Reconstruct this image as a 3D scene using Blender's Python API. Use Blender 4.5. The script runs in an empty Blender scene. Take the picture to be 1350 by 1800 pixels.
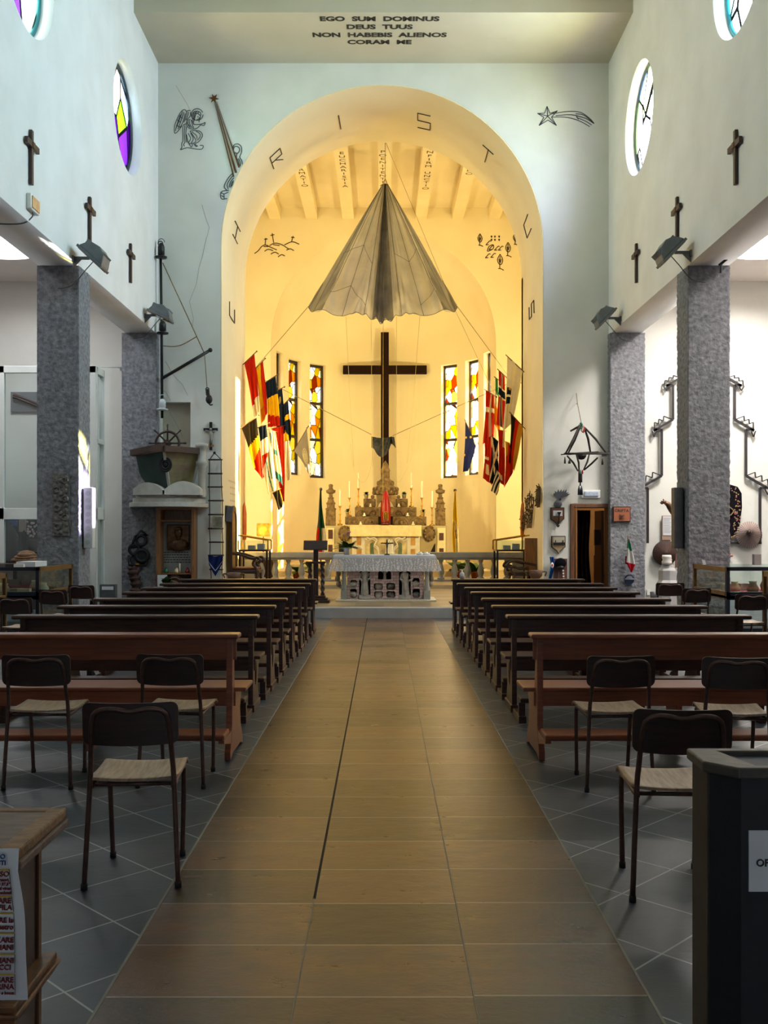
import bpy, bmesh, math, random
from mathutils import Vector, Matrix, noise
random.seed(7)
sc = bpy.context.scene
COL = sc.collection
PI = math.pi

# ---------------------------------------------------------------- camera, world, sun, exposure
KP = 1720.0; VX = 674.0; VY = 935.0; CH = 1.5
cd = bpy.data.cameras.new('camera'); cam = bpy.data.objects.new('camera', cd); COL.objects.link(cam)
cam.location = (0, 0, CH); cam.rotation_euler = (PI/2, 0, 0)
cd.sensor_fit = 'VERTICAL'; cd.sensor_height = 36; cd.sensor_width = 27
cd.lens = 36*KP/1800; cd.shift_y = (VY-900)/1800; cd.shift_x = (675-VX)/1800
cd.clip_end = 200
sc.camera = cam
sc.view_settings.view_transform = 'Standard'
try: sc.view_settings.look = 'None'
except Exception: pass
sc.view_settings.gamma = 1.0
sc.view_settings.use_curve_mapping = False
sc.view_settings.exposure = 0.0
cy = sc.cycles
cy.max_bounces = 8; cy.diffuse_bounces = 5; cy.glossy_bounces = 3; cy.transmission_bounces = 4
cy.transparent_max_bounces = 16; cy.caustics_reflective = False; cy.caustics_refractive = False
cy.sample_clamp_indirect = 6.0; cy.use_denoising = True

SKY_STRENGTH = 1.6
SUN_STRENGTH = 75.0
SUN_DIR = Vector((-9.9, -3.0, -7.0))
OCULUS_W = {-1: 560, 1: 820}; OCULUS_F = (1, 1, .5, .12)
SKYLIGHT_W = {-1: 200, 1: 820}
FACADE_W = 18
AMBER_W = 275
APSE_WIN_W = 26

w = bpy.data.worlds.new('world'); sc.world = w; w.use_nodes = True
nt = w.node_tree; nt.nodes.clear()
bg = nt.nodes.new('ShaderNodeBackground'); ow = nt.nodes.new('ShaderNodeOutputWorld')
bg.inputs[0].default_value = (0.80, 0.90, 1.0, 1); bg.inputs[1].default_value = SKY_STRENGTH
nt.links.new(bg.outputs[0], ow.inputs[0])
sd = bpy.data.lights.new('sun', 'SUN'); sd.energy = SUN_STRENGTH; sd.angle = 0.009; sd.color = (1, .93, .80)
sun = bpy.data.objects.new('sun', sd); COL.objects.link(sun)
sun.rotation_euler = SUN_DIR.to_track_quat('-Z', 'Y').to_euler(); sun.location = (20, 25, 25)

def area(name, loc, target, power, size, color=(1, 1, 1), shape='DISK', size_y=None, spread=PI):
    d = bpy.data.lights.new(name, 'AREA'); d.energy = power; d.shape = shape; d.size = size
    if size_y: d.size_y = size_y
    d.color = color; d.spread = spread
    o = bpy.data.objects.new(name, d); COL.objects.link(o); o.location = loc
    o.rotation_euler = (Vector(target)-Vector(loc)).to_track_quat('-Z', 'Y').to_euler()
    return o
OCY = [19.0, 13.65, 8.3, 2.95]; OCZ = 9.53; OCR = 1.05
for y, of in zip(OCY, OCULUS_F):
    for s in (-1, 1):
        area('daylight_at_oculus', (s*(6.5 if s < 0 else 5.75), y-(.5 if s < 0 else 0), OCZ+(.1 if s < 0 else 0)), (0, y+(.4 if s < 0 else 0), OCZ-.6), OCULUS_W[s]*of, 2.0, (1, .90, .64) if s < 0 else (.66, .86, 1))
for y, of in ((18.9, 1), (13.5, .45), (8.1, .15)):
    for s in (-1, 1):
        area('daylight_at_skylight', (s*7.5, y, 7.46), (s*7.5, y, 0), SKYLIGHT_W[s]*(of if s > 0 or y > 15 else of*1.1), 1.6, (.93, .95, 1) if s < 0 else (1, .95, .90))
area('daylight_at_entrance', (0, -4.05, 2.2), (0, 20, 2.0), FACADE_W, 3, (.60, .78, 1), 'RECTANGLE', 3.4)
for s in (-1, 1):  # unseen lamps added to give the chancel its amber glow
    area('chancel_floodlight', (s*3.05, 25.05, 10.5), (-s*.9, 34, 3.6), AMBER_W*.24, .5, (1, .82, .36))
    area('chancel_floodlight', (s*4.25, 25.15, 3.3), (-s*1.2, 34.3, 5.2), AMBER_W*1.02, .4, (1, .82, .36))
    area('chancel_floodlight', (s*3.95, 25.4, 4.2), (s*.5, 31.5, 11.5), AMBER_W*.10, .3, (1, .80, .36))

# ---------------------------------------------------------------- materials
def lin(h):
    h = h.lstrip('#')
    def f(c):
        c = int(c, 16)/255
        return c/12.92 if c <= .04045 else ((c+.055)/1.055)**2.4
    return (f(h[0:2]), f(h[2:4]), f(h[4:6]), 1)

class NT:
    def __init__(s, m): s.t = m.node_tree; s.t.nodes.clear()
    def n(s, typ, **kw):
        nd = s.t.nodes.new('ShaderNode'+typ)
        for k, v in kw.items():
            if k in nd.inputs: nd.inputs[k].default_value = v
            else: setattr(nd, k, v)
        return nd
    def l(s, a, b): s.t.links.new(a, b)
MATS = {}
def mat(name, c1, rough=.6, c2=None, scale=6, stretch=(1, 1, 1), bump=0, bscale=40, metal=0, spec=.5, detail=4, transm=0, sheen=0):
    if name in MATS: return MATS[name]
    m = bpy.data.materials.new(name); m.use_nodes = True; t = NT(m)
    out = t.n('OutputMaterial'); b = t.n('BsdfPrincipled')
    b.inputs['Roughness'].default_value = rough; b.inputs['Metallic'].default_value = metal
    b.inputs['Specular IOR Level'].default_value = spec
    t.l(b.outputs[0], out.inputs[0])
    tc = t.n('TexCoord'); mp = t.n('Mapping'); mp.inputs['Scale'].default_value = stretch
    t.l(tc.outputs['Object'], mp.inputs[0])
    no = t.n('TexNoise', Scale=scale, Detail=detail)
    t.l(mp.outputs[0], no.inputs['Vector'])
    rp = t.n('ValToRGB'); rp.color_ramp.elements[0].position = .32; rp.color_ramp.elements[1].position = .68
    a = lin(c1)
    rp.color_ramp.elements[0].color = lin(c2) if c2 else tuple(x*.9 for x in a[:3])+(1,)
    rp.color_ramp.elements[1].color = a
    t.l(no.outputs['Fac'], rp.inputs[0]); t.l(rp.outputs[0], b.inputs['Base Color'])
    if bump:
        nb = t.n('TexNoise', Scale=bscale, Detail=6); t.l(mp.outputs[0], nb.inputs['Vector'])
        bp = t.n('Bump', Strength=bump, Distance=.02); t.l(nb.outputs['Fac'], bp.inputs['Height'])
        t.l(bp.outputs[0], b.inputs['Normal'])
    MATS[name] = m
    return m
def emis(name, c, strength):
    m = bpy.data.materials.new(name); m.use_nodes = True; t = NT(m)
    e = t.n('Emission', Color=lin(c), Strength=strength); o = t.n('OutputMaterial'); t.l(e.outputs[0], o.inputs[0])
    MATS[name] = m; return m
def clear_glass(name, tint='#eef6f4', refl=.10):
    m = bpy.data.materials.new(name); m.use_nodes = True; t = NT(m)
    tr = t.n('BsdfTransparent', Color=lin(tint)); g = t.n('BsdfGlossy', Roughness=.03)
    mx = t.n('MixShader', Fac=refl); o = t.n('OutputMaterial')
    t.l(tr.outputs[0], mx.inputs[1]); t.l(g.outputs[0], mx.inputs[2]); t.l(mx.outputs[0], o.inputs[0])
    MATS[name] = m; return m
def stained(name, cols, scale, stretch=(1, 1, 1), lead=.03, seed=0.0, diff=.25):
    """coloured panes in dark lead: Voronoi cells, light passes through in the pane's colour"""
    m = bpy.data.materials.new(name); m.use_nodes = True; t = NT(m)
    tc = t.n('TexCoord'); mp = t.n('Mapping'); mp.inputs['Scale'].default_value = stretch
    mp.inputs['Location'].default_value = (seed, seed*1.7, seed*.6)
    mp.inputs['Rotation'].default_value = (.5, .4, .2)
    t.l(tc.outputs['Object'], mp.inputs[0])
    v = t.n('TexVoronoi', Scale=scale); t.l(mp.outputs[0], v.inputs['Vector'])
    sp = t.n('SeparateColor'); t.l(v.outputs['Color'], sp.inputs[0])
    rp = t.n('ValToRGB'); rp.color_ramp.interpolation = 'CONSTANT'
    el = rp.color_ramp.elements
    while len(el) < len(cols): el.new(.5)
    for i, c in enumerate(cols): el[i].position = i/len(cols); el[i].color = lin(c)
    t.l(sp.outputs[0], rp.inputs[0])
    v2 = t.n('TexVoronoi', Scale=scale, feature='DISTANCE_TO_EDGE'); t.l(mp.outputs[0], v2.inputs['Vector'])
    lt = t.n('Math', operation='LESS_THAN'); lt.inputs[1].default_value = lead; t.l(v2.outputs['Distance'], lt.inputs[0])
    tr = t.n('BsdfTransparent'); t.l(rp.outputs[0], tr.inputs[0])
    tl = t.n('BsdfTranslucent'); t.l(rp.outputs[0], tl.inputs[0])
    m0 = t.n('MixShader', Fac=diff); t.l(tr.outputs[0], m0.inputs[1]); t.l(tl.outputs[0], m0.inputs[2])
    dk = t.n('BsdfDiffuse', Color=(.02, .02, .02, 1)); mx = t.n('MixShader'); o = t.n('OutputMaterial')
    t.l(lt.outputs[0], mx.inputs[0]); t.l(m0.outputs[0], mx.inputs[1]); t.l(dk.outputs[0], mx.inputs[2])
    t.l(mx.outputs[0], o.inputs[0]); MATS[name] = m; return m
def cloth(name, c, transl=.3, transp=0.0, c2=None, scale=3):
    if name in MATS: return MATS[name]
    m = bpy.data.materials.new(name); m.use_nodes = True; t = NT(m)
    tc = t.n('TexCoord'); no = t.n('TexNoise', Scale=scale, Detail=3); t.l(tc.outputs['Object'], no.inputs['Vector'])
    rp = t.n('ValToRGB'); a = lin(c); rp.color_ramp.elements[0].position = .3; rp.color_ramp.elements[1].position = .7
    rp.color_ramp.elements[0].color = lin(c2) if c2 else tuple(x*.85 for x in a[:3])+(1,); rp.color_ramp.elements[1].color = a
    t.l(no.outputs['Fac'], rp.inputs[0])
    d = t.n('BsdfDiffuse'); tl = t.n('BsdfTranslucent'); t.l(rp.outputs[0], d.inputs[0]); t.l(rp.outputs[0], tl.inputs[0])
    mx = t.n('MixShader', Fac=transl); t.l(d.outputs[0], mx.inputs[1]); t.l(tl.outputs[0], mx.inputs[2])
    o = t.n('OutputMaterial'); last = mx
    if transp:
        tp = t.n('BsdfTransparent'); m2 = t.n('MixShader', Fac=transp); t.l(mx.outputs[0], m2.inputs[1]); t.l(tp.outputs[0], m2.inputs[2]); last = m2
    t.l(last.outputs[0], o.inputs[0]); MATS[name] = m; return m
def lace(name, c):
    m = bpy.data.materials.new(name); m.use_nodes = True; t = NT(m)
    tc = t.n('TexCoord'); v = t.n('TexVoronoi', Scale=44); t.l(tc.outputs['Object'], v.inputs['Vector'])
    v3 = t.n('TexWave', Scale=5, Distortion=9); t.l(tc.outputs['Object'], v3.inputs['Vector'])
    ad = t.n('Math', operation='ADD'); t.l(v.outputs['Distance'], ad.inputs[0])
    ml = t.n('Math', operation='MULTIPLY'); ml.inputs[1].default_value = .45; t.l(v3.outputs['Fac'], ml.inputs[0]); t.l(ml.outputs[0], ad.inputs[1])
    gt = t.n('Math', operation='GREATER_THAN'); gt.inputs[1].default_value = .62; t.l(ad.outputs[0], gt.inputs[0])
    fc = t.n('Math', operation='MULTIPLY'); fc.inputs[1].default_value = .42; t.l(gt.outputs[0], fc.inputs[0])
    d = t.n('BsdfDiffuse', Color=lin(c)); tp = t.n('BsdfTransparent'); mx = t.n('MixShader'); o = t.n('OutputMaterial')
    t.l(fc.outputs[0], mx.inputs[0]); t.l(d.outputs[0], mx.inputs[1]); t.l(tp.outputs[0], mx.inputs[2]); t.l(mx.outputs[0], o.inputs[0])
    MATS[name] = m; return m
def slabs(name, bw, bh, cols, mortar, mcol, rot=0, loc=(0, 0, 0), rough=.35, offs=0.0, nscale=5, bump=.25, tint=.6, rvar=.18, rotx=0):
    m = bpy.data.materials.new(name); m.use_nodes = True; t = NT(m)
    tc = t.n('TexCoord'); mp = t.n('Mapping'); mp.inputs['Rotation'].default_value = (rotx, 0, rot); mp.inputs['Location'].default_value = loc
    t.l(tc.outputs['Object'], mp.inputs[0])
    b = t.n('TexBrick', Scale=1.0); b.offset = offs; b.squash = 1.0
    b.inputs['Color1'].default_value = (0, 0, 0, 1); b.inputs['Color2'].default_value = (1, 1, 1, 1); b.inputs['Mortar'].default_value = (.5, .5, .5, 1)
    b.inputs['Mortar Size'].default_value = mortar; b.inputs['Brick Width'].default_value = bw; b.inputs['Row Height'].default_value = bh
    b.inputs['Bias'].default_value = 0; b.inputs['Mortar Smooth'].default_value = .1
    t.l(mp.outputs[0], b.inputs['Vector'])
    n1 = t.n('TexNoise', Scale=nscale, Detail=7, Roughness=.65); mp2 = t.n('Mapping'); mp2.inputs['Scale'].default_value = (1, 1.8, 1)
    t.l(tc.outputs['Object'], mp2.inputs[0]); t.l(mp2.outputs[0], n1.inputs['Vector'])
    mixf = t.n('Mix'); mixf.data_type = 'FLOAT'; mixf.inputs[0].default_value = 1-tint
    sb = t.n('SeparateColor'); t.l(b.outputs['Color'], sb.inputs[0])
    t.l(sb.outputs[0], mixf.inputs[2]); t.l(n1.outputs['Fac'], mixf.inputs[3])
    rp = t.n('ValToRGB'); el = rp.color_ramp.elements
    while len(el) < len(cols): el.new(.5)
    for i, c in enumerate(cols): el[i].position = .2+.6*i/(len(cols)-1); el[i].color = lin(c)
    t.l(mixf.outputs[0], rp.inputs[0])
    mx = t.n('Mix'); mx.data_type = 'RGBA'; t.l(b.outputs['Fac'], mx.inputs[0]); t.l(rp.outputs[0], mx.inputs[6]); mx.inputs[7].default_value = lin(mcol)
    p = t.n('BsdfPrincipled'); p.inputs['Specular IOR Level'].default_value = .75; t.l(mx.outputs[2], p.inputs['Base Color'])
    mr = t.n('MapRange'); mr.inputs[3].default_value = rough-rvar/2; mr.inputs[4].default_value = rough+rvar
    t.l(n1.outputs['Fac'], mr.inputs[0]); t.l(mr.outputs[0], p.inputs['Roughness'])
    bp = t.n('Bump', Strength=bump, Distance=.012); t.l(n1.outputs['Fac'], bp.inputs['Height']); t.l(bp.outputs[0], p.inputs['Normal'])
    o = t.n('OutputMaterial'); t.l(p.outputs[0], o.inputs[0]); MATS[name] = m; return m

PLASTER = mat('white_plaster', '#dedede', .9, '#d3d3d2', 1.2, bump=.18, bscale=9)
PLASTER_END = mat('grey_plaster', '#d3d3cd', .9, '#c8c8c1', 1.0, bump=.15, bscale=9)
PLASTER_AISLE = mat('aisle_plaster', '#d8d0ca', .9, '#d0c8c2', 1.0, bump=.12, bscale=9)
CREAM = mat('cream_plaster', '#efe3c2', .9, '#e8dab6', .8, bump=.12, bscale=8)
STUCCO = mat('grey_stucco', '#86878c', .95, '#626369', 16, bump=.6, bscale=30)
STONE_GREY = mat('grey_marble', '#a4a49e', .6, '#90908a', 5, bump=.1)
STONE_CARVED = mat('carved_stone', '#8a6f4a', .85, '#54422c', 9, bump=.7, bscale=22)
STONE_PALE = mat('pale_stone', '#a89a80', .85, '#85775f', 9, bump=.6, bscale=24)
WOOD_DARK = mat('dark_walnut', '#4a2a20', .34, '#2e1811', 5, (1, 12, 12), bump=.05)
WOOD_RED = mat('reddish_wood', '#8c4f34', .33, '#743d28', 3, (1, 14, 14), bump=.04)
WOOD_MID = mat('brown_wood', '#6a4426', .45, '#4b2e19', 4, (10, 10, 1), bump=.06)
WOOD_HONEY = mat('honey_wood', '#8a5a2c', .45, '#6b4320', 4, (10, 10, 1), bump=.05)
WOOD_SEAT = mat('worn_plywood', '#a98f78', .5, '#7f6854', 4, (16, 2, 2), bump=.06, detail=6)
WOOD_BACK = mat('dark_plywood', '#38201a', .42, '#24130f', 5, (2, 10, 10), bump=.03)
WOOD_WORN = mat('worn_table_wood', '#776459', .6, '#5c4c44', 5, (2, 9, 9), bump=.15)
WOOD_EDGE = mat('pale_worn_edge', '#8d6c4c', .6, '#6a4d35', 12, (2, 6, 6), bump=.2)
TUBE = mat('brown_tube', '#5c423b', .38, '#4a342e', 30, bump=.03, metal=.3)
RUBBER = mat('black_rubber', '#141212', .8)
BLACK = mat('black_metal', '#17161a', .45, '#0e0e10', 8, bump=.05, metal=.2)
IRON = mat('wrought_iron', '#1c1a1c', .6, '#121114', 16, bump=.2, metal=.4)
GREYMETAL = mat('grey_metal', '#55565c', .5, '#47484e', 6, metal=.4)
ALU = mat('floodlight_grey', '#6f7478', .5, '#5f6468', 6, metal=.2)
LAMPGLASS = mat('lamp_glass', '#b08a5a', .15, '#8c6c46', 5)
BRASS = mat('brass', '#d8a030', .25, '#a8741c', 8, metal=.55)
BRONZE = mat('bronze', '#6b4a2e', .45, '#3b2617', 10, metal=.5, bump=.3, bscale=20)
GOLD = mat('gold', '#e0b040', .25, '#b98320', 8, metal=.8)
WHITE = mat('white_paint', '#e4e4e0', .5)
OFFWHITE = mat('off_white_frame', '#d0d2ce', .5, '#c6c8c4', 2)
PAPER = mat('white_paper', '#cfd0d4', .8, '#c4c5ca', 3)
INK = mat('dark_ink', '#26241f', .8)
INK_GREY = mat('grey_drawing_ink', '#3f464b', .85)
INK_RED = mat('red_print', '#6d1c24', .8); INK_BLUE = mat('blue_print', '#1d3e78', .8); INK_YEL = mat('yellow_print', '#b8932a', .8)
ROPE = mat('rope', '#8d744c', .9, '#6d5838', 30)
ROPE_DARK = mat('dark_rope', '#2f2824', .9)
CANDLE = mat('wax', '#f6efdc', .5)
LEAF = mat('green_leaf', '#3a6126', .5, '#203c16', 10)
LEAF_L = mat('light_leaf', '#557a2a', .5, '#385c1c', 10)
POT_WHITE = mat('white_pot', '#dcdce0', .4); TERRACOTTA = mat('terracotta', '#a8512a', .7, '#8e4020', 8)
RED_GLOSS = mat('red_lacquer', '#a00a08', .38, '#8a0806', 4, spec=.35)
NAVY = mat('navy_enamel', '#10182c', .35, '#0c1222', 4)
BOXBLACK = mat('dark_box_paint', '#0e1018', .55, '#0b0d14', 30, bump=.1)
BOXTOP = mat('dark_box_rim', '#4b4640', .5, '#3c3832', 30, bump=.08, metal=.2)
BOXBLUE = mat('speckled_blue_tray', '#1d2c46', .6, '#121d32', 60)
GLASS = clear_glass('clear_glass'); GLASS_DIM = clear_glass('smoky_glass', '#f0f4f4', .06)
RELIEF = mat('relief_stone', '#76726e', .9, '#57534f', 22, bump=1, bscale=30)
PINK_STONE = mat('pink_stone_blocks', '#a58c8a', .85, '#8d7472', 6, bump=.4, bscale=30)
STATUE = mat('statue_stone', '#bdb6ac', .85, '#99928a', 8, bump=.4, bscale=20)
RECESS_SHADE = mat('dark_recess', '#171412', .95)  # near-black stands for the shade inside niches and openings
MARBLE_W = mat('white_marble', '#d9d2c4', .35, '#c6bdac', 6)
MARBLE_MIX = mat('inlaid_marble', '#c7b690', .4, '#6f5a3f', 9)
MARBLE_GR = mat('green_marble', '#5c6a50', .35, '#46523c', 8)
MARBLE_OC = mat('ochre_marble', '#b98c4c', .4, '#9a6f38', 8)
SEAM = mat('parachute_seam', '#5a5650', .9)
CABLE = mat('cable', '#4a4a4c', .6)
FLOOR_AISLE = [slabs('brown_slate_slabs_%d' % i, 1.0, .397, ['#181210', '#2c2019', '#473326', '#60412b', '#4b3e39'], .0045, '#857f76', loc=(lx, ly, 0), rough=.27, tint=.55, nscale=5, bump=.35, rvar=.14) for i, (lx, ly) in enumerate(((3.95, .02), (7.35, .02), (11.8, .01)))]
FLOOR_SIDE = slabs('blue_slate_tiles', .41, .41, ['#121823', '#1b2330', '#262f3c', '#2c333f'], .004, '#8f9396', rot=PI/4, loc=(.12, .12, 0), rough=.40, tint=.45, nscale=5, bump=.25, rvar=.12)
FLOOR_CHANCEL = slabs('chancel_floor_slabs', .5, .5, ['#6b5c44', '#85704e', '#94805c'], .004, '#5a5040', rough=.35, nscale=4)

# ---------------------------------------------------------------- mesh builder
class MB:
    def __init__(s): s.v = []; s.f = []; s.m = []; s.sm = []; s.xf = None
    def add(s, vs, fs, mi=0, smooth=False):
        o = len(s.v)
        for p in vs:
            p = Vector(p)
            if s.xf is not None: p = s.xf @ p
            s.v.append(p)
        for f in fs: s.f.append(tuple(i+o for i in f)); s.m.append(mi); s.sm.append(smooth)
        return s
    def box(s, x0, x1, y0, y1, z0, z1, mi=0):
        vs = [(x0, y0, z0), (x1, y0, z0), (x1, y1, z0), (x0, y1, z0), (x0, y0, z1), (x1, y0, z1), (x1, y1, z1), (x0, y1, z1)]
        return s.add(vs, [(3, 2, 1, 0), (4, 5, 6, 7), (0, 1, 5, 4), (1, 2, 6, 5), (2, 3, 7, 6), (3, 0, 4, 7)], mi)
    def cbox(s, c, sz, mi=0):
        return s.box(c[0]-sz[0]/2, c[0]+sz[0]/2, c[1]-sz[1]/2, c[1]+sz[1]/2, c[2]-sz[2]/2, c[2]+sz[2]/2, mi)
    def beam(s, p, q, w, h, up=(0, 0, 1), mi=0):
        p = Vector(p); q = Vector(q); d = (q-p).normalized(); u = Vector(up)
        if abs(d.dot(u)) > .98: u = Vector((1, 0, 0))
        a = d.cross(u).normalized()*w/2; b = a.cross(d).normalized()*h/2
        vs = [p-a-b, p+a-b, p+a+b, p-a+b, q-a-b, q+a-b, q+a+b, q-a+b]
        return s.add(vs, [(0, 1, 2, 3), (7, 6, 5, 4), (1, 0, 4, 5), (2, 1, 5, 6), (3, 2, 6, 7), (0, 3, 7, 4)], mi)
    def tube(s, pts, r, n=8, mi=0, closed=False, cap=True):
        pts = [Vector(p) for p in pts]; N = len(pts)
        rs = r if isinstance(r, (list, tuple)) else [r]*N
        rings = []; prev = None
        for i, p in enumerate(pts):
            if closed: d = pts[(i+1) % N]-pts[i-1]
            else: d = pts[min(i+1, N-1)]-pts[max(i-1, 0)]
            if d.length < 1e-9: d = Vector((0, 0, 1))
            d.normalize()
            u = prev if prev is not None else (Vector((0, 0, 1)) if abs(d.z) < .9 else Vector((1, 0, 0)))
            u = u-d*u.dot(d)
            if u.length < 1e-6: u = Vector((0, 1, 0))-d*d.y
            u.normalize(); prev = u; vv = d.cross(u)
            rings.append([p+(u*math.cos(2*PI*k/n)+vv*math.sin(2*PI*k/n))*rs[i] for k in range(n)])
        vs = [q for R in rings for q in R]; fs = []
        for i in range(N if closed else N-1):
            j = (i+1) % N
            for k in range(n): fs.append((i*n+k, i*n+(k+1) % n, j*n+(k+1) % n, j*n+k))
        s.add(vs, fs, mi, True)
        if cap and not closed:
            s.add(rings[0], [tuple(range(n-1, -1, -1))], mi); s.add(rings[-1], [tuple(range(n))], mi)
        return s
    def lathe(s, prof, c=(0, 0, 0), n=16, mi=0, ang=2*PI, smooth=True, sx=1, sy=1):
        vs = []; fs = []; M = len(prof); full = abs(ang-2*PI) < 1e-6; N = n if full else n+1
        for i in range(N):
            a = ang*i/n
            for r, z in prof: vs.append((c[0]+r*math.cos(a)*sx, c[1]+r*math.sin(a)*sy, c[2]+z))
        for i in range(n):
            j = (i+1) % N
            for k in range(M-1): fs.append((i*M+k, j*M+k, j*M+k+1, i*M+k+1))
        return s.add(vs, fs, mi, smooth)
    def ball(s, c, r, n=12, m=8, mi=0):
        if not isinstance(r, (list, tuple)): r = (r, r, r)
        vs = []; fs = []
        for j in range(m+1):
            ph = PI*j/m
            for i in range(n):
                a = 2*PI*i/n; vs.append((c[0]+r[0]*math.sin(ph)*math.cos(a), c[1]+r[1]*math.sin(ph)*math.sin(a), c[2]+r[2]*math.cos(ph)))
        for j in range(m):
            for i in range(n): fs.append((j*n+i, (j+1)*n+i, (j+1)*n+(i+1) % n, j*n+(i+1) % n))
        return s.add(vs, fs, mi, True)
    def grid(s, fn, nu, nv, mi=0, smooth=True, closed_u=False):
        vs = []; fs = []; NU = nu if closed_u else nu+1
        for j in range(nv+1):
            for i in range(NU): vs.append(fn(i/nu, j/nv))
        mis = []
        for j in range(nv):
            for i in range(nu):
                fs.append((j*NU+i, j*NU+(i+1) % NU, (j+1)*NU+(i+1) % NU, (j+1)*NU+i))
                mis.append(mi((i+.5)/nu, (j+.5)/nv) if callable(mi) else mi)
        o = len(s.m); s.add(vs, fs, 0, smooth); s.m[o:] = mis
        return s
    def prism(s, loop, fn, a, b, holes=(), mi=0, smooth_side=False):
        """extrude a 2D loop (with holes) between a and b; fn(u, v, t) -> point"""
        bm = bmesh.new(); loops = []; edges = []
        for L in [loop]+list(holes):
            vs = [bm.verts.new((p[0], p[1], 0)) for p in L]; loops.append(vs)
            for i in range(len(vs)): edges.append(bm.edges.new((vs[i], vs[(i+1) % len(vs)])))
        bm.verts.index_update()
        bmesh.ops.triangle_fill(bm, use_beauty=True, use_dissolve=False, edges=edges)
        bm.verts.index_update()
        P = [(v.co.x, v.co.y) for v in bm.verts]; F = [tuple(v.index for v in f.verts) for f in bm.faces]
        nv = len(P)
        s.add([fn(u, v, a) for u, v in P]+[fn(u, v, b) for u, v in P], F+[tuple(i+nv for i in reversed(f)) for f in F], mi)
        for L in loops:
            ids = [v.index for v in L]; n = len(ids)
            vs = [fn(*P[i], a) for i in ids]+[fn(*P[i], b) for i in ids]
            s.add(vs, [(i, (i+1) % n, n+(i+1) % n, n+i) for i in range(n)], mi, smooth_side)
        bm.free(); return s
    def flat(s, loop, fn, t, mi=0, holes=()):
        bm = bmesh.new(); edges = []
        for L in [loop]+list(holes):
            vs = [bm.verts.new((p[0], p[1], 0)) for p in L]
            for i in range(len(vs)): edges.append(bm.edges.new((vs[i], vs[(i+1) % len(vs)])))
        bmesh.ops.triangle_fill(bm, use_beauty=True, use_dissolve=False, edges=edges)
        bm.verts.index_update()
        s.add([fn(v.co.x, v.co.y, t) for v in bm.verts], [tuple(v.index for v in f.verts) for f in bm.faces], mi)
        bm.free(); return s

XZ = lambda u, v, t: (u, t, v)
YZ = lambda u, v, t: (t, u, v)
XY = lambda u, v, t: (u, v, t)

def mesh_obj(name, mb, mats, parent=None, off=None, fixn=True):
    me = bpy.data.meshes.new(name)
    o0 = Vector(off) if off is not None else Vector((0, 0, 0))
    me.from_pydata([tuple(v-o0) for v in mb.v], [], mb.f)
    ml = mats if isinstance(mats, (list, tuple)) else [mats]
    for m in ml: me.materials.append(m)
    me.polygons.foreach_set('material_index', mb.m); me.polygons.foreach_set('use_smooth', mb.sm)
    me.update()
    if fixn:
        bm = bmesh.new(); bm.from_mesh(me); bmesh.ops.remove_doubles(bm, verts=bm.verts, dist=1e-5)
        bmesh.ops.recalc_face_normals(bm, faces=bm.faces); bm.to_mesh(me); bm.free()
    o = bpy.data.objects.new(name, me); COL.objects.link(o)
    if parent: o.parent = parent
    return o
def bevel(o, w=.006, seg=2, ang=.6):
    m = o.modifiers.new('bevel', 'BEVEL'); m.width = w; m.segments = seg; m.limit_method = 'ANGLE'; m.angle_limit = ang
    m.harden_normals = False
    return o
def tag(o, label=None, cat=None, group=None, kind=None):
    if label: o['label'] = label
    if cat: o['category'] = cat
    if group: o['group'] = group
    if kind: o['kind'] = kind
    return o
class Thing:
    """an Empty at the thing's base; parts are given in world coordinates (w=True) or in the thing's own"""
    def __init__(s, name, label, cat, loc=(0, 0, 0), rz=0, group=None, kind=None):
        s.o = bpy.data.objects.new(name, None); COL.objects.link(s.o); s.o.empty_display_size = .1
        s.o.location = loc; s.o.rotation_euler = (0, 0, rz); s.loc = Vector(loc); tag(s.o, label, cat, group, kind)
    def part(s, name, mb, mats, parent=None, label=None, w=False, bev=0, fixn=True):
        o = mesh_obj(name, mb, mats, parent or s.o, s.loc if w else None, fixn)
        if label: o['label'] = label
        if bev: bevel(o, bev)
        return o
def single(name, label, cat, mb, mats, group=None, kind=None, bev=0, fixn=True):
    xs = [v.x for v in mb.v]; ys = [v.y for v in mb.v]; zs = [v.z for v in mb.v]
    b = Vector(((min(xs)+max(xs))/2, (min(ys)+max(ys))/2, min(zs)))
    o = mesh_obj(name, mb, mats, None, b, fixn); o.location = b
    tag(o, label, cat, group, kind)
    if bev: bevel(o, bev)
    return o
def struct(name, mb, mats, label=None, bev=0, fixn=True):
    o = mesh_obj(name, mb, mats, None, None, fixn); tag(o, label, None, None, 'structure')
    if bev: bevel(o, bev)
    return o
def dup(root, loc, rz, label=None, group=None):
    r = root.copy(); COL.objects.link(r); r.location = loc; r.rotation_euler = (0, 0, rz)
    if label: r['label'] = label
    if group: r['group'] = group
    def rec(src, dst):
        for ch in list(src.children):
            c = ch.copy(); COL.objects.link(c); c.parent = dst; c.matrix_parent_inverse = ch.matrix_parent_inverse.copy(); rec(ch, c)
    rec(root, r); return r
def px(x, y, d):
    return Vector(((x-VX)*d/KP, d, CH-(y-VY)*d/KP))
LETTERS = []
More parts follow.
